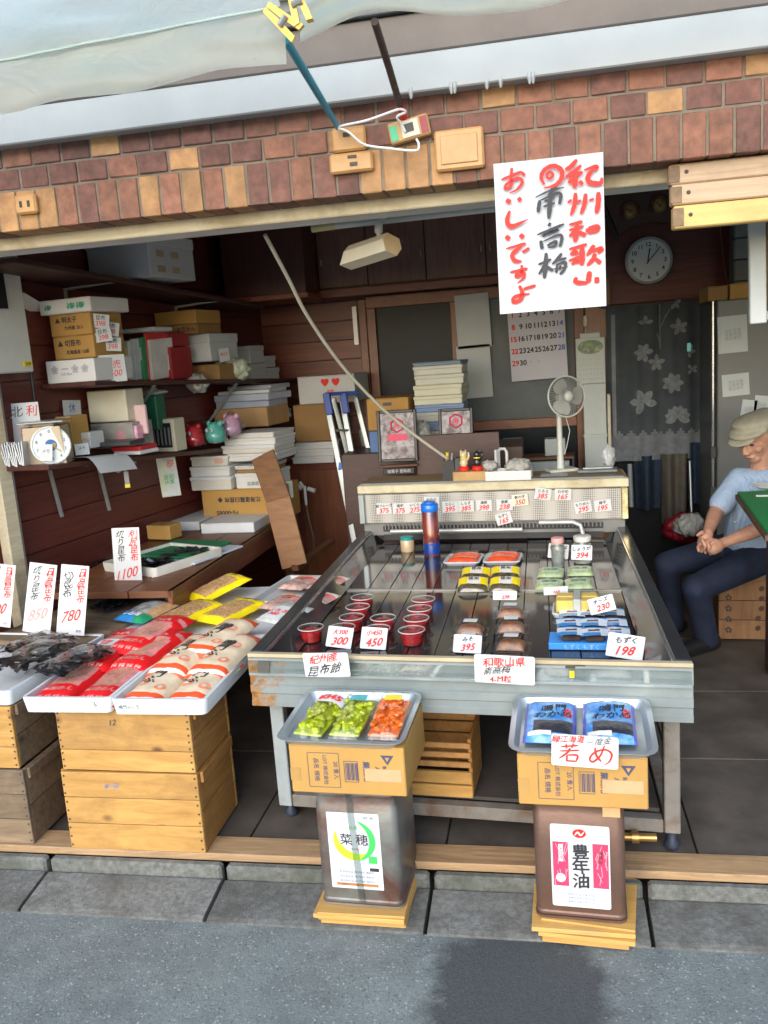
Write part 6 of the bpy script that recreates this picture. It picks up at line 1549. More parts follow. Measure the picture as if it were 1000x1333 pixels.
def picture(label, loc, w_, h_, rot):
    t = thing('framed_print', label, 'picture', loc, rot, 'framed prints behind the case')
    for s in (-1, 1): B('frame', (s * (w_ / 2 - .008), 0, h_ / 2), (.016, .018, h_), black, t)
    for z_ in (.008, h_ - .008): B('frame', (0, 0, z_), (w_ - .034, .018, .016), black, t)
    B('print', (0, .004, h_ / 2), (w_ - .03, .006, h_ - .03), mat('mottled old print', (.36, .34, .36), .4, .2, 20, stain=(.075, .035, .04), sfac=(.45, .62), sscale=22), t, b=0)
    c_ = .55 * h_ if h_ < .2 else .70 * h_
    MB().tube([(.036 * math.cos(R(60 * k + 30)), 0, c_ + .036 * math.sin(R(60 * k + 30))) for k in range(6)], .005, 6, closed=True).build('crest', pinkp, t, (0, -.002, 0))
    text('寿', .035, pinkp, t, (0, -.004, c_), shear=0, bold=.02)
    if h_ > .2: B('pink_panel', (0, -.0005, h_ * .47), (w_ * .5, .003, .035), pinkp, t, b=0)
picture('tall framed print with pink crest left of the dark board', (-0.761, 4.470, 0.936), .215, .275, (R(-6), 0, R(-2)))
picture('smaller framed print with pink crest above the dark board', (-0.453, 4.550, 1.047), .185, .15, (R(-8), 0, R(-3)))
t = thing('print_ledge', 'brown ledge with small white lettering under the tall framed print', 'ledge', (-0.759, 4.450, 0.918))
B('ledge', (0, 0, 0), (.21, .03, .012), brownwood, t); B('dark_strip', (0, .005, -.03), (.17, .01, .035), black, t); text('御菓子 昆布司', .02, whites, t, (0, -.002, -.03), shear=0)
crumple('plastic_bag', 'wad of clear plastic between the framed print and the stack', (-0.640, 4.620, 0.999), .05, mat('grey bag', (.42, .43, .41)), 11, (.8, .7, 1.3))
# on the case top (z about .86)
CT = .861
p = (-0.468, 4.160, 0.883)
t = thing('pen_stand', 'black box holding a yellow pen and a clip on the case top', 'pen stand', (p[0], 4.22, CT), R(-4))
MB().prism([(-.033, 0), (.033, 0), (.028, .10), (-.028, .10)], .055).build('box', black, t); B('side_block', (.045, .03, .055), (.03, .05, .11), mat('dark grey plastic', (.05, .055, .06), .5), t)
MB().tube([(-.008, .01, .08), (-.004, .012, .14)], .009, 8).build('yellow_pen', yelf, t, smooth=60); MB().tube([(.012, .02, .08), (.02, .02, .135)], .007, 8).build('clip', steel, t, smooth=60)
p = (-0.359, 4.160, 0.863)
t = thing('wooden_block', 'tan wooden block under the two figurines', 'block', (p[0], 4.21, CT), R(-4)); B('block', (0, 0, .024), (.165, .09, .046), tan2, t, b=.003)
def figurine(label, loc, bm):
    t = thing('cat_figurine', label, 'figurine', loc, R(10), 'little figurines on the wooden block')
    MB().lathe([(0, 0), (.026, .001), (.028, .01), (.022, .022), (0, .024)], 14).build('cushion', redink, t, smooth=60)
    MB().lathe([(0, .02), (.018, .022), (.021, .038), (.016, .058), (.012, .062), (.017, .070), (.018, .082), (.012, .094), (0, .098)], 14).build('body', bm, t, smooth=180)
    for s in (-1, 1): MB().lathe([(.007, 0), (.004, .012), (0, .018)], 6, M=Matrix.Translation((s * .011, 0, .088))).build('ear', bm, t)
    MB().tube([(.016, -.006, .05), (.026, -.01, .07), (.024, -.012, .092)], .006, 6).build('raised_paw', bm, t, smooth=180)
    MB().lathe([(.0175, .060), (.0185, .063), (.0175, .066)], 12).build('collar', yelf, t, smooth=60)
figurine('cream cat figurine on a red cushion', (p[0] - .03, 4.205, CT + .048), mat('cream ceramic', (.70, .58, .34), .3, .05, coat=.5))
figurine('black cat figurine on a red cushion', (p[0] + .037, 4.200, CT + .048), mat('black ceramic', (.02, .02, .022), .3, .05, coat=.5))
p = (-0.168, 4.160, 0.855)
t = thing('white_box_tray', 'open white box of crumpled paper on the case top', 'box', (p[0], 4.20, CT), R(-4))
rtray(.225, .12, .045, .005, .006, .001, .006).build('tray', white_card, t, smooth=40)
crumple('paper_wad', 'crumpled grey paper in the white box, wide one', (p[0] + .045, 4.20, CT + .03), .042, mat('grey paper', (.40, .39, .36), .7, .2), 14, (1.5, 1.0, .75), 'paper')
crumple('paper_wad', 'crumpled grey wad left of the white box', (p[0] - .10, 4.24, CT + .035), .032, mat('grey paper', (.40, .39, .36)), 15, (1.3, 1, .8), 'paper')
t = thing('tape_ring', 'upright white plastic band standing behind the white box', 'tape stand', ((-0.199, 4.240, 0.898)[0], 4.27, CT + .02), R(-30))
MB().tube([(-.024, 0, .01), (-.024, 0, .105), (-.014, 0, .12), (.014, 0, .12), (.024, 0, .105), (.024, 0, .01)], .008, 6).build('band', whites, t, smooth=60)
B('face', (-.024, -.012, .06), (.012, .04, .115), whites, t)
# fan
fn_ = thing('desk_fan', 'small white desk fan standing at the back of the case top', 'fan', ((0.088, 4.360, 0.867)[0], 4.36, CT), R(20))
fanw = mat('fan white', (.60, .62, .56), .4, .05); fang = mat('fan grey guard', (.34, .35, .33), .4, .1)
MB().box((0, 0, .008), (.15, .10, .016), b=.006).build('base', fanw, fn_)
MB().tube([(0, .01, .015), (0, .01, .10), (0, .010, .36)], [.020, .015, .012], 12).build('pole', fanw, fn_, smooth=60)
FM = Matrix.Translation((.02, -.03, .375)) @ Euler((R(84), 0, R(8))).to_matrix().to_4x4()
MB().lathe([(0, -.05), (.03, -.05), (.038, -.02), (.035, .0), (0, .0)], 16, M=FM).build('motor', fanw, fn_, smooth=50)
MB().tube([tuple(FM @ Vector((.100 * math.cos(6.2832 * k / 40), .100 * math.sin(6.2832 * k / 40), .012))) for k in range(40)], .0045, 6, closed=True).build('guard_ring', fanw, fn_, smooth=180)
mb = MB()
for k in range(44):
    a = 6.2832 * k / 44
    mb.tube([tuple(FM @ Vector((r_ * math.cos(a), r_ * math.sin(a), z_))) for r_, z_ in ((.025, .040), (.07, .038), (.098, .014))], .0009, 4, caps=False)
    mb.tube([tuple(FM @ Vector((r_ * math.cos(a), r_ * math.sin(a), z_))) for r_, z_ in ((.03, -.022), (.075, -.015), (.098, .010))], .0009, 4, caps=False)
o = mb.build('guard_wires', fang, fn_, smooth=180); o['kind'] = 'stuff'
for b_ in range(3):
    a0 = 2.094 * b_
    def bl_(u, v, a0=a0):
        r_ = .02 + .07 * u; a = a0 + (v - .5) * 1.5 * (.6 + .4 * math.sin(u * 3.1)); return tuple(FM @ Vector((r_ * math.cos(a), r_ * math.sin(a), .012 + .018 * (v - .5))))
    MB().grid(bl_, 6, 6).build('blade', mat('fan blade', (.42, .43, .40), .3, .05), fn_, smooth=180)
MB().lathe([(0, .046), (.018, .044), (.026, .036), (.026, .03)], 16, M=FM).build('hub', fanw, fn_, smooth=50)
MB().tube([(.03, .0, .28), (.05, .0, .20), (.035, .01, .12), (.02, .0, .09)], .002, 5).build('wire', cordm, fn_, smooth=180)
t = thing('paper_slip', 'white paper slip lying in front of the fan', 'paper', ((0.050, 4.200, 0.862)[0], 4.24, CT + .002), R(-6)); B('sheet', (0, 0, .001), (.13, .08, .002), greycard, t, b=0)
t = thing('grey_wallet', 'flat grey tray with pens right of the fan', 'tray', ((0.262, 4.200, 0.860)[0], 4.30, CT), R(-4)); B('tray', (0, 0, .008), (.19, .09, .014), mat('slate plastic', (.16, .19, .20), .4, .2), t)
for k in range(3): MB().tube([(-.07 + .02 * k, -.02 + .012 * k, .02), (.07, -.01 + .016 * k, .02)], .004, 6).build('pen', (whites, black, steel)[k], t)
crumple('plastic_bag', 'small clear bag at the right end of the case top', ((0.324, 4.300, 0.892)[0], 4.40, CT), .04, mat('white clear bag', (.55, .58, .58), .3, .2, coat=.3), 17, (.8, .8, 1.4))

# ================================================================== clock, plaque and boards at the upper right
ck = thing('wall_clock', 'round white wall clock above the curtain', 'clock', (0.665, 5.540, 1.947))
CM = Euler((R(90), 0, 0)).to_matrix().to_4x4()
MB().lathe([(0, .0), (.138, .0), (.140, .015), (.136, .032), (.128, .034), (.124, .026), (0, .026)], 40, M=CM).build('case', mat('clock grey rim', (.46, .50, .52), .35, .05), ck, smooth=40)
MB().lathe([(0, .0275), (.122, .0275)], 40, M=CM).build('dial', mat('clock dial', (.82, .86, .87), .5, .03), ck)
for k in range(1, 13):
    a = R(90 - 30 * k); text(str(k), .034, blkink, ck, (.095 * math.cos(a), -.029, .095 * math.sin(a)), shear=0, wob=0, bold=.02)
MB().bar((-.008, -.031, -.016), (.006, -.031, .07), .007, .002, up=(0, 1, 0)).build('hour_hand', black, ck)
MB().bar((-.014, -.033, -.018), (.068, -.033, .076), .005, .002, up=(0, 1, 0)).build('minute_hand', black, ck)
pq = thing('mask_plaque', 'dark carved plaque with two small masks above the clock', 'plaque', (0.631, 5.520, 2.247), (0, R(-6), 0))
MB().prism([(-.21, .10), (-.15, -.12), (-.05, -.085), (.06, -.085), (.16, -.12), (.21, .10), (.0, .14)], .02).build('board', darkwood, pq)
gold = mat('old gold mask', (.36, .24, .10), .4, .35, 25, metal=.2)
for x in (-.07, .10):
    MB().lathe([(0, .03), (.022, .027), (.038, .012), (.042, 0)], 16, M=Matrix.Translation((x, 0, .0)) @ CM, squash=1.15).build('mask', gold, pq, smooth=180)
    MB().lathe([(0, .052), (.010, .045), (.012, .026)], 8, M=Matrix.Translation((x, 0, -.004)) @ CM).build('nose', gold, pq, smooth=180)
    for s in (-1, 1): B('eye', (x + s * .015, -.029, .012), (.012, .004, .004), black, pq, b=0)
    MB().tube([(x + .05 * math.cos(R(a)), -.004, .055 * math.sin(R(a))) for a in range(-20, 201, 20)], .010, 6).build('headdress', mat('maroon lacquer', (.10, .02, .02), .4), pq, smooth=180)
MB().bar((-.245, -.01, .13), (-.165, -.01, -.16), .022, .012, up=(0, 1, 0)).build('side_bar', black, pq)
cord('hanging_thread', [(1.062, 5.480, 2.144), (1.081, 5.490, 1.948), (1.107, 5.490, 1.770)], .002, 'thin thread hanging on the red panel right of the clock', mat('brown thread', (.3, .2, .16), .6))
bm_ = thing('slat_bundle', 'bundle of three worn wooden shutter boards at the upper right', 'boards', (0.368, 2.600, 1.886))
sw1 = wood('shutter board', (.42, .28, .17), (.58, .42, .27), (.8, 14, 14), 3, .6, grime=(.24, .15, .09)); sw2 = wood('yellow shutter board', (.58, .36, .11), (.70, .47, .17), (.8, 14, 14), 3, .55, grime=(.40, .24, .09))
for k, (z_, h, q) in enumerate(((.045, .053, sw1), (-.010, .053, sw1), (-.070, .060, sw2))):
    d_ = B('board', (.5 + .004 * k, -.004 * k, z_), (1.0, .045, h), q, bm_, b=.004, rot=(0, 0, R(.3 * k)))
    B('worn_end', (-.488, -.0235, 0), (.03, .004, h * .8), mat('dirty end', (.20, .13, .07), .7, .4, 25), d_, b=.001)
    MB().lathe([(0, .003), (.005, .002), (.006, 0)], 8, M=CM).build('nail', nail, d_, (-.455, -.0225, .004))
nb = thing('hanging_notice_board', 'hanging grey framed panel cut off by the right picture edge', 'notice board', (0.658, 2.950, 1.525), (0, R(-1), R(-4)))
gfr = mat('grey panel frame', (.44, .47, .46), .45, .08, 8, stain=(.26, .18, .11), sfac=(.6, .8), sscale=9)
B('frame', (.028, 0, .17), (.05, .03, .36), gfr, nb); B('frame', (.23, 0, .012), (.352, .03, .03), gfr, nb)
B('divider', (.060, -.004, .185), (.006, .03, .31), mat('ochre edge', (.42, .28, .12), .6), nb); B('panel', (.25, .006, .185), (.36, .012, .31), mat('cream board', (.56, .52, .40), .6, .1, 6, stain=(.35, .24, .12), sfac=(.55, .8), sscale=7), nb)
# ================================================================== doorway with curtain
B('lintel_strip', (.92, -.01, 1.695), (1.25, .03, .03), wood('pale strip', (.14, .09, .06), (.22, .15, .10)), wb)
dw = thing('doorway_shade_panel', 'dark painted panel standing in for the shaded doorway behind the floral curtain', 'doorway', (.68, 5.585, 0)); B('opening', (0, 0, .84), (.66, .01, 1.68), mat('painted doorway shade', (.012, .014, .018), .9), dw, b=0)  # flat panel painted dark in place of the doorway's unlit depth
def noren_m():
    m, n, b = _new('curtain cloth'); v = _mapped(n, rnd=False)
    w_ = n.nodes.new('ShaderNodeTexWave'); w_.inputs['Scale'].default_value = 60; w_.inputs['Distortion'].default_value = 2; n.links.new(v, w_.inputs['Vector'])
    cc = _ramp(n, w_.outputs['Fac'], [(.2, (.034, .042, .052)), (.8, (.070, .084, .098))])
    cc = _mix(n, .5, cc, _ramp(n, _noise(n, v, 5, 4), [(.35, (.040, .050, .062)), (.7, (.095, .11, .125))]))
    n.links.new(cc, b.inputs['Base Color']); b.inputs['Roughness'].default_value = .85; return m
ncm = noren_m(); nlow = mat('curtain hem cloth', (.17, .185, .205), .85, .2, 25); nfl = mat('curtain flower print', (.20, .22, .24), .85, .3, 35); nlt = mat('curtain pale edge', (.22, .24, .26), .85, .2)
cu_ = thing('floral_curtain', 'dark split doorway curtain printed with pale lilies', 'curtain', (.405, 5.47, 1.69))
CW, CH = .575, .945
def cz(x, z_): return .012 * math.sin(x * 26) * (.4 + .6 * min(1, -z_ / .5)) + .006 * math.sin(x * 61 + 1)
for nm, xa, xb, sk in (('left_half', 0., .302, -.012), ('right_half', .306, .578, .012)):
    def cf(u, v, xa=xa, xb=xb, sk=sk):
        x = xa + (xb - xa) * u + sk * v * (0.5 - u) * 2 * (1 if sk < 0 else -1) * .6; z_ = -CH * v
        return (x, cz(x, z_), z_)
    MB().grid(cf, 40, 60, lambda u, v, xa=xa: 1 if v > .80 + .03 * abs(math.sin(u * 14)) else (2 if xa == 0 and .10 < u < .17 and v > .05 else 0)).build(nm, [ncm, nlow, nlt], cu_, smooth=180)
MB().tube([(-.03, .01, .004), (.62, .01, .004)], .009, 8).build('rod', darkwood, cu_, smooth=60)
def petal(cx, cy, a, L, w_):
    P = []
    for t_ in range(9):
        s = t_ / 8; hw = w_ * max(0, math.sin(math.pi * s ** 1.15)) ** .75 * .5
        P.append((s * L, hw))
    P += [(p[0], -p[1]) for p in reversed(P[1:-1])]
    ca, sa = math.cos(a), math.sin(a)
    return [(cx + p[0] * ca - p[1] * sa, cy + p[0] * sa + p[1] * ca) for p in P]
def print_on(poly, m, nm='flower_print', dy=.0):
    mb = MB(); cx = sum(p[0] for p in poly) / len(poly); cy = sum(p[1] for p in poly) / len(poly); n = len(poly)
    Q = [(cx, cy)] + poly; mb.add([(p[0], cz(p[0], p[1]) - .004 - dy, p[1]) for p in Q], [(0, 1 + k, 1 + (k + 1) % n) for k in range(n)]); mb.build(nm, m, cu_)
def czoom(x, y): return ((x - 20) * .001123, -(y - 100) * .001168)       # sketch units to curtain metres
for (x, y, L, n, a0, sp) in ((225, 195, 48, 3, 15, 150), (395, 225, 55, 5, 20, 300), (212, 345, 62, 6, 10, 330), (280, 400, 55, 5, -60, 300), (362, 510, 68, 7, 0, 360), (208, 600, 88, 5, -10, 250), (445, 350, 45, 3, -80, 140), (462, 445, 38, 4, 30, 300), (385, 690, 80, 8, -20, 220), (375, 105, 42, 3, -120, 140)):
    cx, cy = czoom(x, y)
    for k in range(n):
        a = R(a0 + sp * k / max(1, n - (0 if sp >= 330 else 1))); print_on(petal(cx, cy, a, L * .00095, L * .00095 * .55), nfl, dy=.0004 * k)
for (A, C_) in (((300, 100), (300, 330)), ((330, 160), (305, 220)), ((350, 130), (330, 170)), ((300, 300), (285, 250))):
    a, c_ = czoom(*A), czoom(*C_); MB().bar((a[0], cz(*a) - .004, a[1]), (c_[0], cz(*c_) - .004, c_[1]), .004, .001, up=(0, 1, 0)).build('stem_print', nlt, cu_)
# clothes and bags in the doorway
dn = mat('blue denim', (.018, .036, .068), .85, .3, 30, .2, 200)
def hang(name, label, px, w_, h, m, cat, seed):
    t = thing(name, label, cat, px)
    MB().grid(lambda u, v: (w_ * (u - .5) * (1 - .12 * v), .03 * math.sin(u * 9 + seed) - .05 * math.sin(math.pi * u), -h * v), 16, 12).grid(lambda u, v: (w_ * (.5 - u) * (1 - .12 * v), .07 + .02 * math.sin(u * 7), -h * v), 8, 6).build('cloth', m, t, smooth=180)
hang('hanging_jeans', 'blue denim trousers hanging under the curtain', (0.639, 5.500, 0.775), .16, .34, dn, 'trousers', 1)
hang('hanging_cloth', 'beige brown trousers hanging under the right of the curtain', (0.791, 5.440, 0.785), .15, .46, mat('beige cloth', (.11, .098, .08), .85, .15, 20), 'trousers', 3)
hang('hanging_jeans', 'second blue garment at the far right of the doorway', (0.930, 5.460, 0.846), .10, .38, dn, 'trousers', 5)
rbg = crumple('red_bag', 'dark red shopping bag on the floor of the doorway', (0.774, 5.000, 0.330), .105, mat('crimson bag', (.22, .006, .02), .5, .2, coat=.2), 21, (1.0, .7, .75))
crumple('grey_bag', 'small pale grey bag in front of the red bag', (0.787, 4.900, 0.387), .075, mat('pale grey bag', (.34, .35, .34), .5, .2), 22, (1.0, .6, .8))
MB().tube([(0.858, 5.300, 0.753), (0.853, 5.200, 0.352)], .008, 8).build('steel_pole', steel, smooth=60); tag(bpy.data.objects['steel_pole'], 'thin upright steel pole right of the hanging trousers', 'pole')
MB().tube([(0.512, 5.300, 0.750), (0.515, 5.280, 0.489)], .014, 8).build('pale_post', mat('pale grey post', (.30, .33, .35), .5), smooth=60); tag(bpy.data.objects['pale_post'], 'short pale post under the left edge of the curtain', 'post')
# ================================================================== fridge
fg = thing('grey_fridge', 'tall grey fridge with paper notes behind the seated man', 'fridge', (0.896, 4.800, 0.649))
fgm = mat('fridge grey', (.15, .155, .15), .4, .08, 5)
x0, y0, z0 = (0.896, 4.800, 0.649)
FT = (0.896, 4.800, 1.657)[2] - z0
B('door', (.42, .0, (FT - z0) / 2), (.80, .03, FT + z0), fgm, fg, b=.006)
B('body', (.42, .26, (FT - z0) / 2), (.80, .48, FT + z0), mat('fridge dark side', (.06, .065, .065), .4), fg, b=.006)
B('chrome_edge', (-.004, -.02, (FT - z0) / 2), (.012, .02, FT + z0), mat('bright strip', (.55, .58, .58)), fg)
B('hinge_cover', (-.004, -.024, .22), (.03, .03, .06), mat('dark grey plastic', (.05, .055, .06)), fg); B('hinge_cover', (-.004, -.024, -.02), (.03, .03, .10), MATS['dark grey plastic'], fg)
FZ = lambda px: (px[0], 4.783, px[2])
for k, (p, w_, h, a, lb) in enumerate((((0.991, 4.780, 1.480), .145, .19, -2, 'tall typed note at the top left of the fridge door'), ((1.007, 4.780, 1.218), .135, .115, -3, 'wide white note in the middle of the fridge door'), ((1.073, 4.780, 1.085), .075, .10, 8, 'small tilted note above the cap, left of two'), ((1.137, 4.780, 1.101), .075, .105, 6, 'small tilted note above the cap, right of two'))):
    t = card(lb, FZ(p), (0, R(a), 0), w_, h, [('本日休業\n営業時間\n電話番号', w_ * .14, mat('grey print', (.3, .33, .34)), 0, h * .5)], 'fridge_note', 'note', 'notes on the fridge', base=False, m=mat('note paper', (.52, .56, .56), .6, .05))
carton('cardboard_carton', 'low tan carton on top of the fridge', (x0 + .20, 4.95, (0.896, 4.800, 1.657)[2] + .002), 0, (.22, .25, .075), card_m)
carton('cardboard_carton', 'narrow darker carton at the left end of the fridge top', (x0 + .03, 4.95, (0.896, 4.800, 1.657)[2] + .002), 0, (.10, .25, .07), card_d)
B('display_light', (0, 0, 0), (.02, .004, .045), mat('cyan lamp off', (.05, .55, .60), .3), fg, b=0).location = ((0.809, 5.000, 1.426)[0] - x0, (0.809, 5.000, 1.426)[1] - y0, (0.809, 5.000, 1.426)[2] - z0)
# ================================================================== seat and green table
stw = wood('printed crate wood', (.17, .085, .035), (.31, .165, .075), (8, 8, .8), 3, .7, grime=(.15, .07, .03))
st = thing('crate_seat', 'old printed wooden crate that the man sits on', 'crate', (.98, 4.36, 0), R(-4))
for k in range(3): B('front_plank', (0, -.10, .05 + .10 * k), (.30, .016, .097), stw, st, b=.002)
for s in (-1, 1): B('side_panel', (s * .143, .06, .15), (.014, .30, .30), stw, st, b=.002)
B('seat_board', (0, .05, .312), (.31, .34, .02), stw, st, b=.003); B('pad', (0, .05, .335), (.30, .32, .022), mat('grey seat pad', (.14, .13, .12), .9, .2), st, b=.008)
for k in range(4): text('✿', .045, blkink, st, (-.105, -.1105, .05 + .055 * k), shear=0)
for k in range(5): text('●', .035, mat('dark print', (.07, .035, .02), .8), st, (.03 if k < 2 else .045, -.1105, .06 + .05 * k), shear=0)
gt = thing('green_table', 'green topped table cut off by the right picture edge', 'table', (0.836, 3.927, 0.800))
gm = mat('green table cloth', (.008, .20, .055), .6, .1, 20)
P_ = [(0, 0), (-.075, -.83), (.70, -.95), (.75, .02)]
MB().add([(p[0], p[1], 0) for p in P_] + [(p[0], p[1], -.012) for p in P_], [(0, 1, 2, 3), (7, 6, 5, 4), (0, 4, 5, 1), (1, 5, 6, 2), (2, 6, 7, 3), (3, 7, 4, 0)]).build('top', gm, gt)
MB().bar((-.003, .0, -.022), (-.078, -.83, -.022), .012, .02).build('edge_strip', mat('brown edging', (.10, .055, .03), .6), gt)
B('apron', (.08, -.45, -.07), (.02, .70, .075), mat('tan apron', (.36, .26, .13), .6, .12), gt, rot=(0, 0, R(-5)))
for x, y in ((.14, -.1), (.05, -.74), (.6, -.1), (.58, -.8)): B('leg', (x, y, -.44), (.07, .07, .72), mat('dark maroon wood', (.06, .025, .025), .5), gt)
t = thing('white_dish', 'white dish at the far edge of the green table', 'dish', (0.961, 3.957, 0.800)); MB().lathe([(0, .004), (.03, .004), (.055, .018), (.057, .022), (.05, .022), (.03, .012), (0, .011)], 20).build('dish', whites, t, smooth=50)
t = thing('paper_slip', 'white slip of paper on the green table', 'paper', (0.917, 3.790, 0.800), R(-10)); B('sheet', (0, 0, .003), (.07, .02, .004), whites, t, b=0)

# ================================================================== the seated man
skin = mat('aged skin', (.46, .245, .165), .55, .12, 40, .15, 160, stain=(.36, .165, .115), sfac=(.5, .8), sscale=22)
def capsule(mb, a, b, ra, rb, n=14):
    a, b = Vector(a), Vector(b); d = b - a; L = d.length; t = d / L if L > 1e-6 else Vector((0, 0, 1))
    pts = []; rs = []
    for k in range(6):
        q = R(90 * k / 5); pts.append(a - t * ra * math.cos(q)); rs.append(max(ra * math.sin(q), .0005))
    for k in range(6):
        q = R(90 * k / 5); pts.append(b + t * rb * math.sin(q)); rs.append(max(rb * math.cos(q), .0005))
    mb.tube(pts, rs, n)
def ball(mb, c, r, rot=(0, 0, 0), M=None):
    T = Matrix.Translation(c) @ Euler(rot).to_matrix().to_4x4() @ Matrix.Diagonal((*r, 1))
    if M is not None: T = M @ T
    mb.lathe([(math.sin(R(15 * k)) + 1e-4, -math.cos(R(15 * k))) for k in range(13)], 18, M=T)
def fuse(mb, name, m, voxel, parent=None, smooth_it=3):
    """one continuous skin over overlapping volumes"""
    o = bpy.data.objects.new('tmp', mb.mesh('tmp', m))
    r = o.modifiers.new('r', 'REMESH'); r.mode = 'VOXEL'; r.voxel_size = voxel
    s = o.modifiers.new('s', 'SMOOTH'); s.factor = .5; s.iterations = smooth_it
    me = to_mesh(o)
    me.polygons.foreach_set('use_smooth', [True] * len(me.polygons)); me.materials.clear(); me.materials.append(m)
    return link(name, me, parent)
V = Vector
hipc = V((1.00, 4.34, .43)); fwd = V((-.80, -.60, 0)).normalized(); side = V((-.60, .80, 0))      # side: his right hand side
hipL, hipR = hipc - side * .09, hipc + side * .09
kneeL, kneeR = V((0.675, 4.020, 0.334)), V((0.579, 4.260, 0.389))
ankL, ankR = V((.735, 4.10, .09)), V((.62, 4.36, .09))
chest = V((0.993, 4.260, 0.718)); waist = V((1.003, 4.310, 0.481))
neck = V((1.003, 4.220, 0.864))
shR, shL = V((0.911, 4.250, 0.809)), V((1.080, 4.110, 0.812))
elR, elL = V((0.786, 4.140, 0.667)), V((0.955, 3.980, 0.622))
wrR, wrL = V((0.718, 3.970, 0.607)), V((0.768, 3.940, 0.562))
head = V((0.982, 4.180, 1.000))
# head frame: looks left, a little to the camera, chin down
hz_ = R(-52); HMX = Matrix.Translation(head) @ Euler((0, 0, hz_)).to_matrix().to_4x4() @ Euler((R(20), 0, 0)).to_matrix().to_4x4()
mb = MB()
# torso, limbs inside the clothes
capsule(mb, hipc, waist, .11, .105); capsule(mb, waist, chest, .11, .12); capsule(mb, chest, neck - V((0, 0, .04)), .11, .06)
capsule(mb, shR, shL, .05, .05); capsule(mb, neck - V((0, 0, .03)), head + V((.01, .0, -.04)), .050, .052)
for s_, e_, w_ in ((shR, elR, wrR), (shL, elL, wrL)):
    capsule(mb, s_, e_, .042, .034); capsule(mb, e_, e_.lerp(w_, .35), .034, .033); capsule(mb, e_.lerp(w_, .3), w_, .033, .022)
for h_, k_, a_ in ((hipL, kneeL, ankL), (hipR, kneeR, ankR)):
    capsule(mb, h_, k_, .07, .05); capsule(mb, k_, a_, .045, .03)
# head: front is local -y
for c_, r_, rt in (((0, .012, .035), (.074, .092, .080), (0, 0, 0)), ((0, -.028, -.018), (.058, .062, .062), (0, 0, 0)), ((0, -.052, -.068), (.036, .032, .028), (0, 0, 0)), ((0, .01, -.045), (.056, .06, .05), (0, 0, 0)),
                   ((0, -.096, -.008), (.0105, .018, .026), (R(-24), 0, 0)), ((0, -.104, -.024), (.015, .014, .011), (0, 0, 0)), ((0, -.080, .030), (.050, .018, .012), (0, 0, 0)), ((0, -.080, -.052), (.026, .014, .008), (0, 0, 0)), ((0, -.078, -.061), (.022, .013, .007), (0, 0, 0))):
    ball(mb, c_, r_, rt, HMX)
for s in (-1, 1):
    ball(mb, (s * .036, -.062, -.018), (.024, .022, .020), (0, 0, 0), HMX)
    ball(mb, (s * .078, .012, -.004), (.010, .020, .034), (R(-12), 0, R(s * 15)), HMX)
    ball(mb, (s * .011, -.100, -.026), (.010, .012, .009), (0, 0, 0), HMX)
# clasped hands: two palms meeting, the fingers of each wrapped over the other and apart from one another
hc = (wrR + wrL) / 2 + V((-.045, -.035, -.045))
for w_, sg in ((wrR, 1), (wrL, -1)):
    pal = w_.lerp(hc, .62) + side * sg * .012; capsule(mb, w_, w_.lerp(pal, .5), .025, .030); capsule(mb, w_.lerp(pal, .5), pal, .031, .030)
    d = (fwd + V((0, 0, -.75))).normalized(); ac = side * -sg                     # finger direction, and across to the other hand
    for k in range(4):
        b0 = pal + fwd * (.030 - .021 * k) + V((0, 0, .018 - .008 * k)) + ac * .006
        L = (.046, .050, .047, .038)[k] * (1 if sg > 0 else .9)
        m1 = b0 + ac * L * .62 + fwd * .014 + V((0, 0, .006)); m2 = m1 + ac * L * .34 + V((0, 0, -.020)); m3 = m2 + V((0, 0, -.016)) - ac * .006
        capsule(mb, b0, m1, .0095, .0088, 10); capsule(mb, m1, m2, .0088, .0080, 10); capsule(mb, m2, m3, .0080, .0072, 10)
    th0 = w_.lerp(pal, .55) + V((0, 0, .024)); th1 = th0 + fwd * .030 + V((0, 0, .010)) + ac * .006; capsule(mb, th0, th1, .012, .0105, 10); capsule(mb, th1, th1 + fwd * .024 + V((0, 0, -.008)), .0105, .0085, 10)
man = fuse(mb, 'person', skin, .0042, None, 2)
tag(man, 'seated elderly person in flat cap and pale blue shirt, hands clasped', 'person')
# eyes, brows
for s in (-1, 1):
    mb = MB(); ball(mb, (s * .030, -.084, .010), (.011, .006, .004), (0, 0, 0), HMX); mb.build('eye', mat('eye dark', (.05, .03, .025), .3), man, smooth=180)
    mb = MB(); ball(mb, (s * .032, -.091, .026), (.017, .005, .004), (0, R(s * 8), 0), HMX); mb.build('eyebrow', mat('grey hair', (.36, .33, .30), .8), man, smooth=180)
mb = MB(); ball(mb, (0, -.094, -.0565), (.020, .004, .0018), (0, 0, 0), HMX); mb.build('mouth_line', mat('lip dark', (.20, .075, .06), .5), man, smooth=180)
mb = MB()
for s in (-1, 1): ball(mb, (s * .070, .030, .016), (.012, .045, .034), (0, 0, 0), HMX)
ball(mb, (0, .075, .0), (.062, .036, .055), (0, 0, 0), HMX)
fuse(mb, 'hair', mat('grey hair', (.36, .33, .30), .8), .006, man)
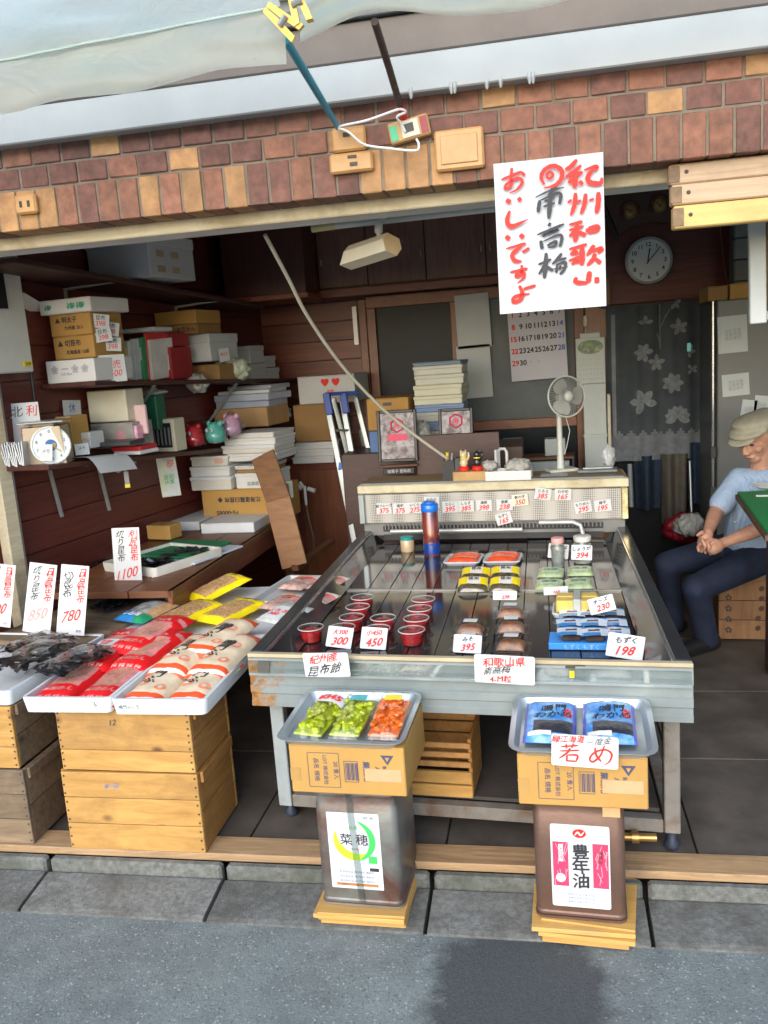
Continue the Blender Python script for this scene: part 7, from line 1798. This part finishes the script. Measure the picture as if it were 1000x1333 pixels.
# shirt
def shirt_m():
    m, n, b = _new('striped shirt'); v = _mapped(n, rnd=False)
    w_ = n.nodes.new('ShaderNodeTexWave'); w_.inputs['Scale'].default_value = 52; w_.inputs['Distortion'].default_value = .5; w_.inputs['Detail Scale'].default_value = .5
    mp = n.nodes.new('ShaderNodeMapping'); mp.inputs['Rotation'].default_value = (0, 0, R(-38)); n.links.new(v, mp.inputs[0]); n.links.new(mp.outputs[0], w_.inputs['Vector'])
    cc = _ramp(n, w_.outputs['Fac'], [(.3, (.27, .37, .52)), (.8, (.34, .44, .58))])
    n.links.new(cc, b.inputs['Base Color']); b.inputs['Roughness'].default_value = .85; _bump(n, b, _noise(n, v, 12, 4, .6, 1), .5, .02); return m
mb = MB()
capsule(mb, waist - V((0, 0, .05)), waist + V((-.02, -.01, .05)), .136, .128); capsule(mb, waist + V((-.02, -.01, .02)), chest, .130, .122); capsule(mb, chest, neck - V((0, 0, .055)), .116, .060)
capsule(mb, shR, shL, .052, .052); capsule(mb, chest + side * .05, chest - side * .08, .112, .108)
for s_, e_ in ((shR, elR), (shL, elL)): capsule(mb, s_, s_.lerp(e_, .74), .053, .058)
sh = fuse(mb, 'shirt', shirt_m(), .009, man, 4)
# collar, buttons
cn = neck + fwd * .055 - V((0, 0, .035))
for sg in (1, -1):
    mb = MB(); a = neck - side * 0 + side * sg * .055 + V((0, 0, .0)); bpt = cn + side * sg * .012 - V((0, 0, .03)); c_ = cn + side * sg * .05 - V((0, 0, .045))
    mb.add([a, bpt, c_, a + side * sg * .02 - V((0, 0, .03)), a + fwd * .012, bpt + fwd * .014, c_ + fwd * .016, a + side * sg * .025 + fwd * .012 - V((0, 0, .03))], [(0, 1, 2, 3), (7, 6, 5, 4), (0, 4, 5, 1), (1, 5, 6, 2), (2, 6, 7, 3), (3, 7, 4, 0)])
    mb.build('collar', sh.data.materials[0], sh)
mb = MB(); ball(mb, cn - V((0, 0, .03)) + fwd * .012, (.016, .016, .028)); mb.build('undershirt', mat('navy undershirt', (.02, .02, .06), .8), sh, smooth=180)
for k in range(3):
    mb = MB(); q = chest.lerp(waist, .05 + .42 * k) + fwd * (.140 + .004 * k); ball(mb, q, (.007, .007, .007)); mb.build('button', whites, sh, smooth=180)
# trousers with creases from a noise bump
trm = mat('navy denim trousers', (.008, .015, .040), .8, .4, 14, .6, 18, stain=(.018, .045, .11), sfac=(.58, .85), sscale=6)
mb = MB()
ball(mb, hipc + V((0, 0, .0)), (.165, .165, .115)); capsule(mb, hipc, waist - V((0, 0, .04)), .14, .13)
for h_, k_, a_ in ((hipL, kneeL, ankL), (hipR, kneeR, ankR)):
    capsule(mb, h_, k_, .090, .066); capsule(mb, k_, k_.lerp(a_, .5), .064, .058); capsule(mb, k_.lerp(a_, .5), a_ - V((0, 0, .03)), .058, .056)
fuse(mb, 'trousers', trm, .010, man, 4)
mb = MB(); q = [waist - V((0, 0, .055)) + (fwd * math.cos(R(a)) * .136 + side * math.sin(R(a)) * .142) for a in range(0, 360, 15)]; mb.tube(q, .014, 6, closed=True); mb.build('belt', mat('dark belt', (.02, .02, .03), .5), man, smooth=180)
for a_ in (ankL, ankR):
    mb = MB(); d = V((-.78, -.62, 0)).normalized(); z_ = V((0, 0, 1))
    base = V((a_.x, a_.y, .04)); capsule(mb, base - d * .04, base + d * .05, .044, .042); capsule(mb, base + d * .05, base + d * .15 - z_ * .006, .042, .036); capsule(mb, base, base + z_ * .05, .042, .045)
    fuse(mb, 'shoe', mat('black shoe', (.012, .012, .014), .4), .008, man, 3)
# flat cap
capm = mat('khaki cap cloth', (.36, .335, .25), .9, .12, 30, .3, 120)
mb = MB()
ball(mb, (0, .010, .088), (.100, .120, .036), (R(-6), 0, 0), HMX); ball(mb, (0, .04, .075), (.092, .10, .045), (0, 0, 0), HMX); ball(mb, (0, -.052, .064), (.094, .086, .026), (R(2), 0, 0), HMX); ball(mb, (0, .02, .055), (.084, .102, .032), (0, 0, 0), HMX)
cp = fuse(mb, 'flat_cap', capm, .007, man, 3)
mb = MB(); ball(mb, (0, -.108, .046), (.066, .048, .009), (R(14), 0, 0), HMX); mb.build('brim', capm, cp, smooth=180)

for o in list(col.objects): sc.collection.objects.link(o)
bpy.data.collections.remove(col)
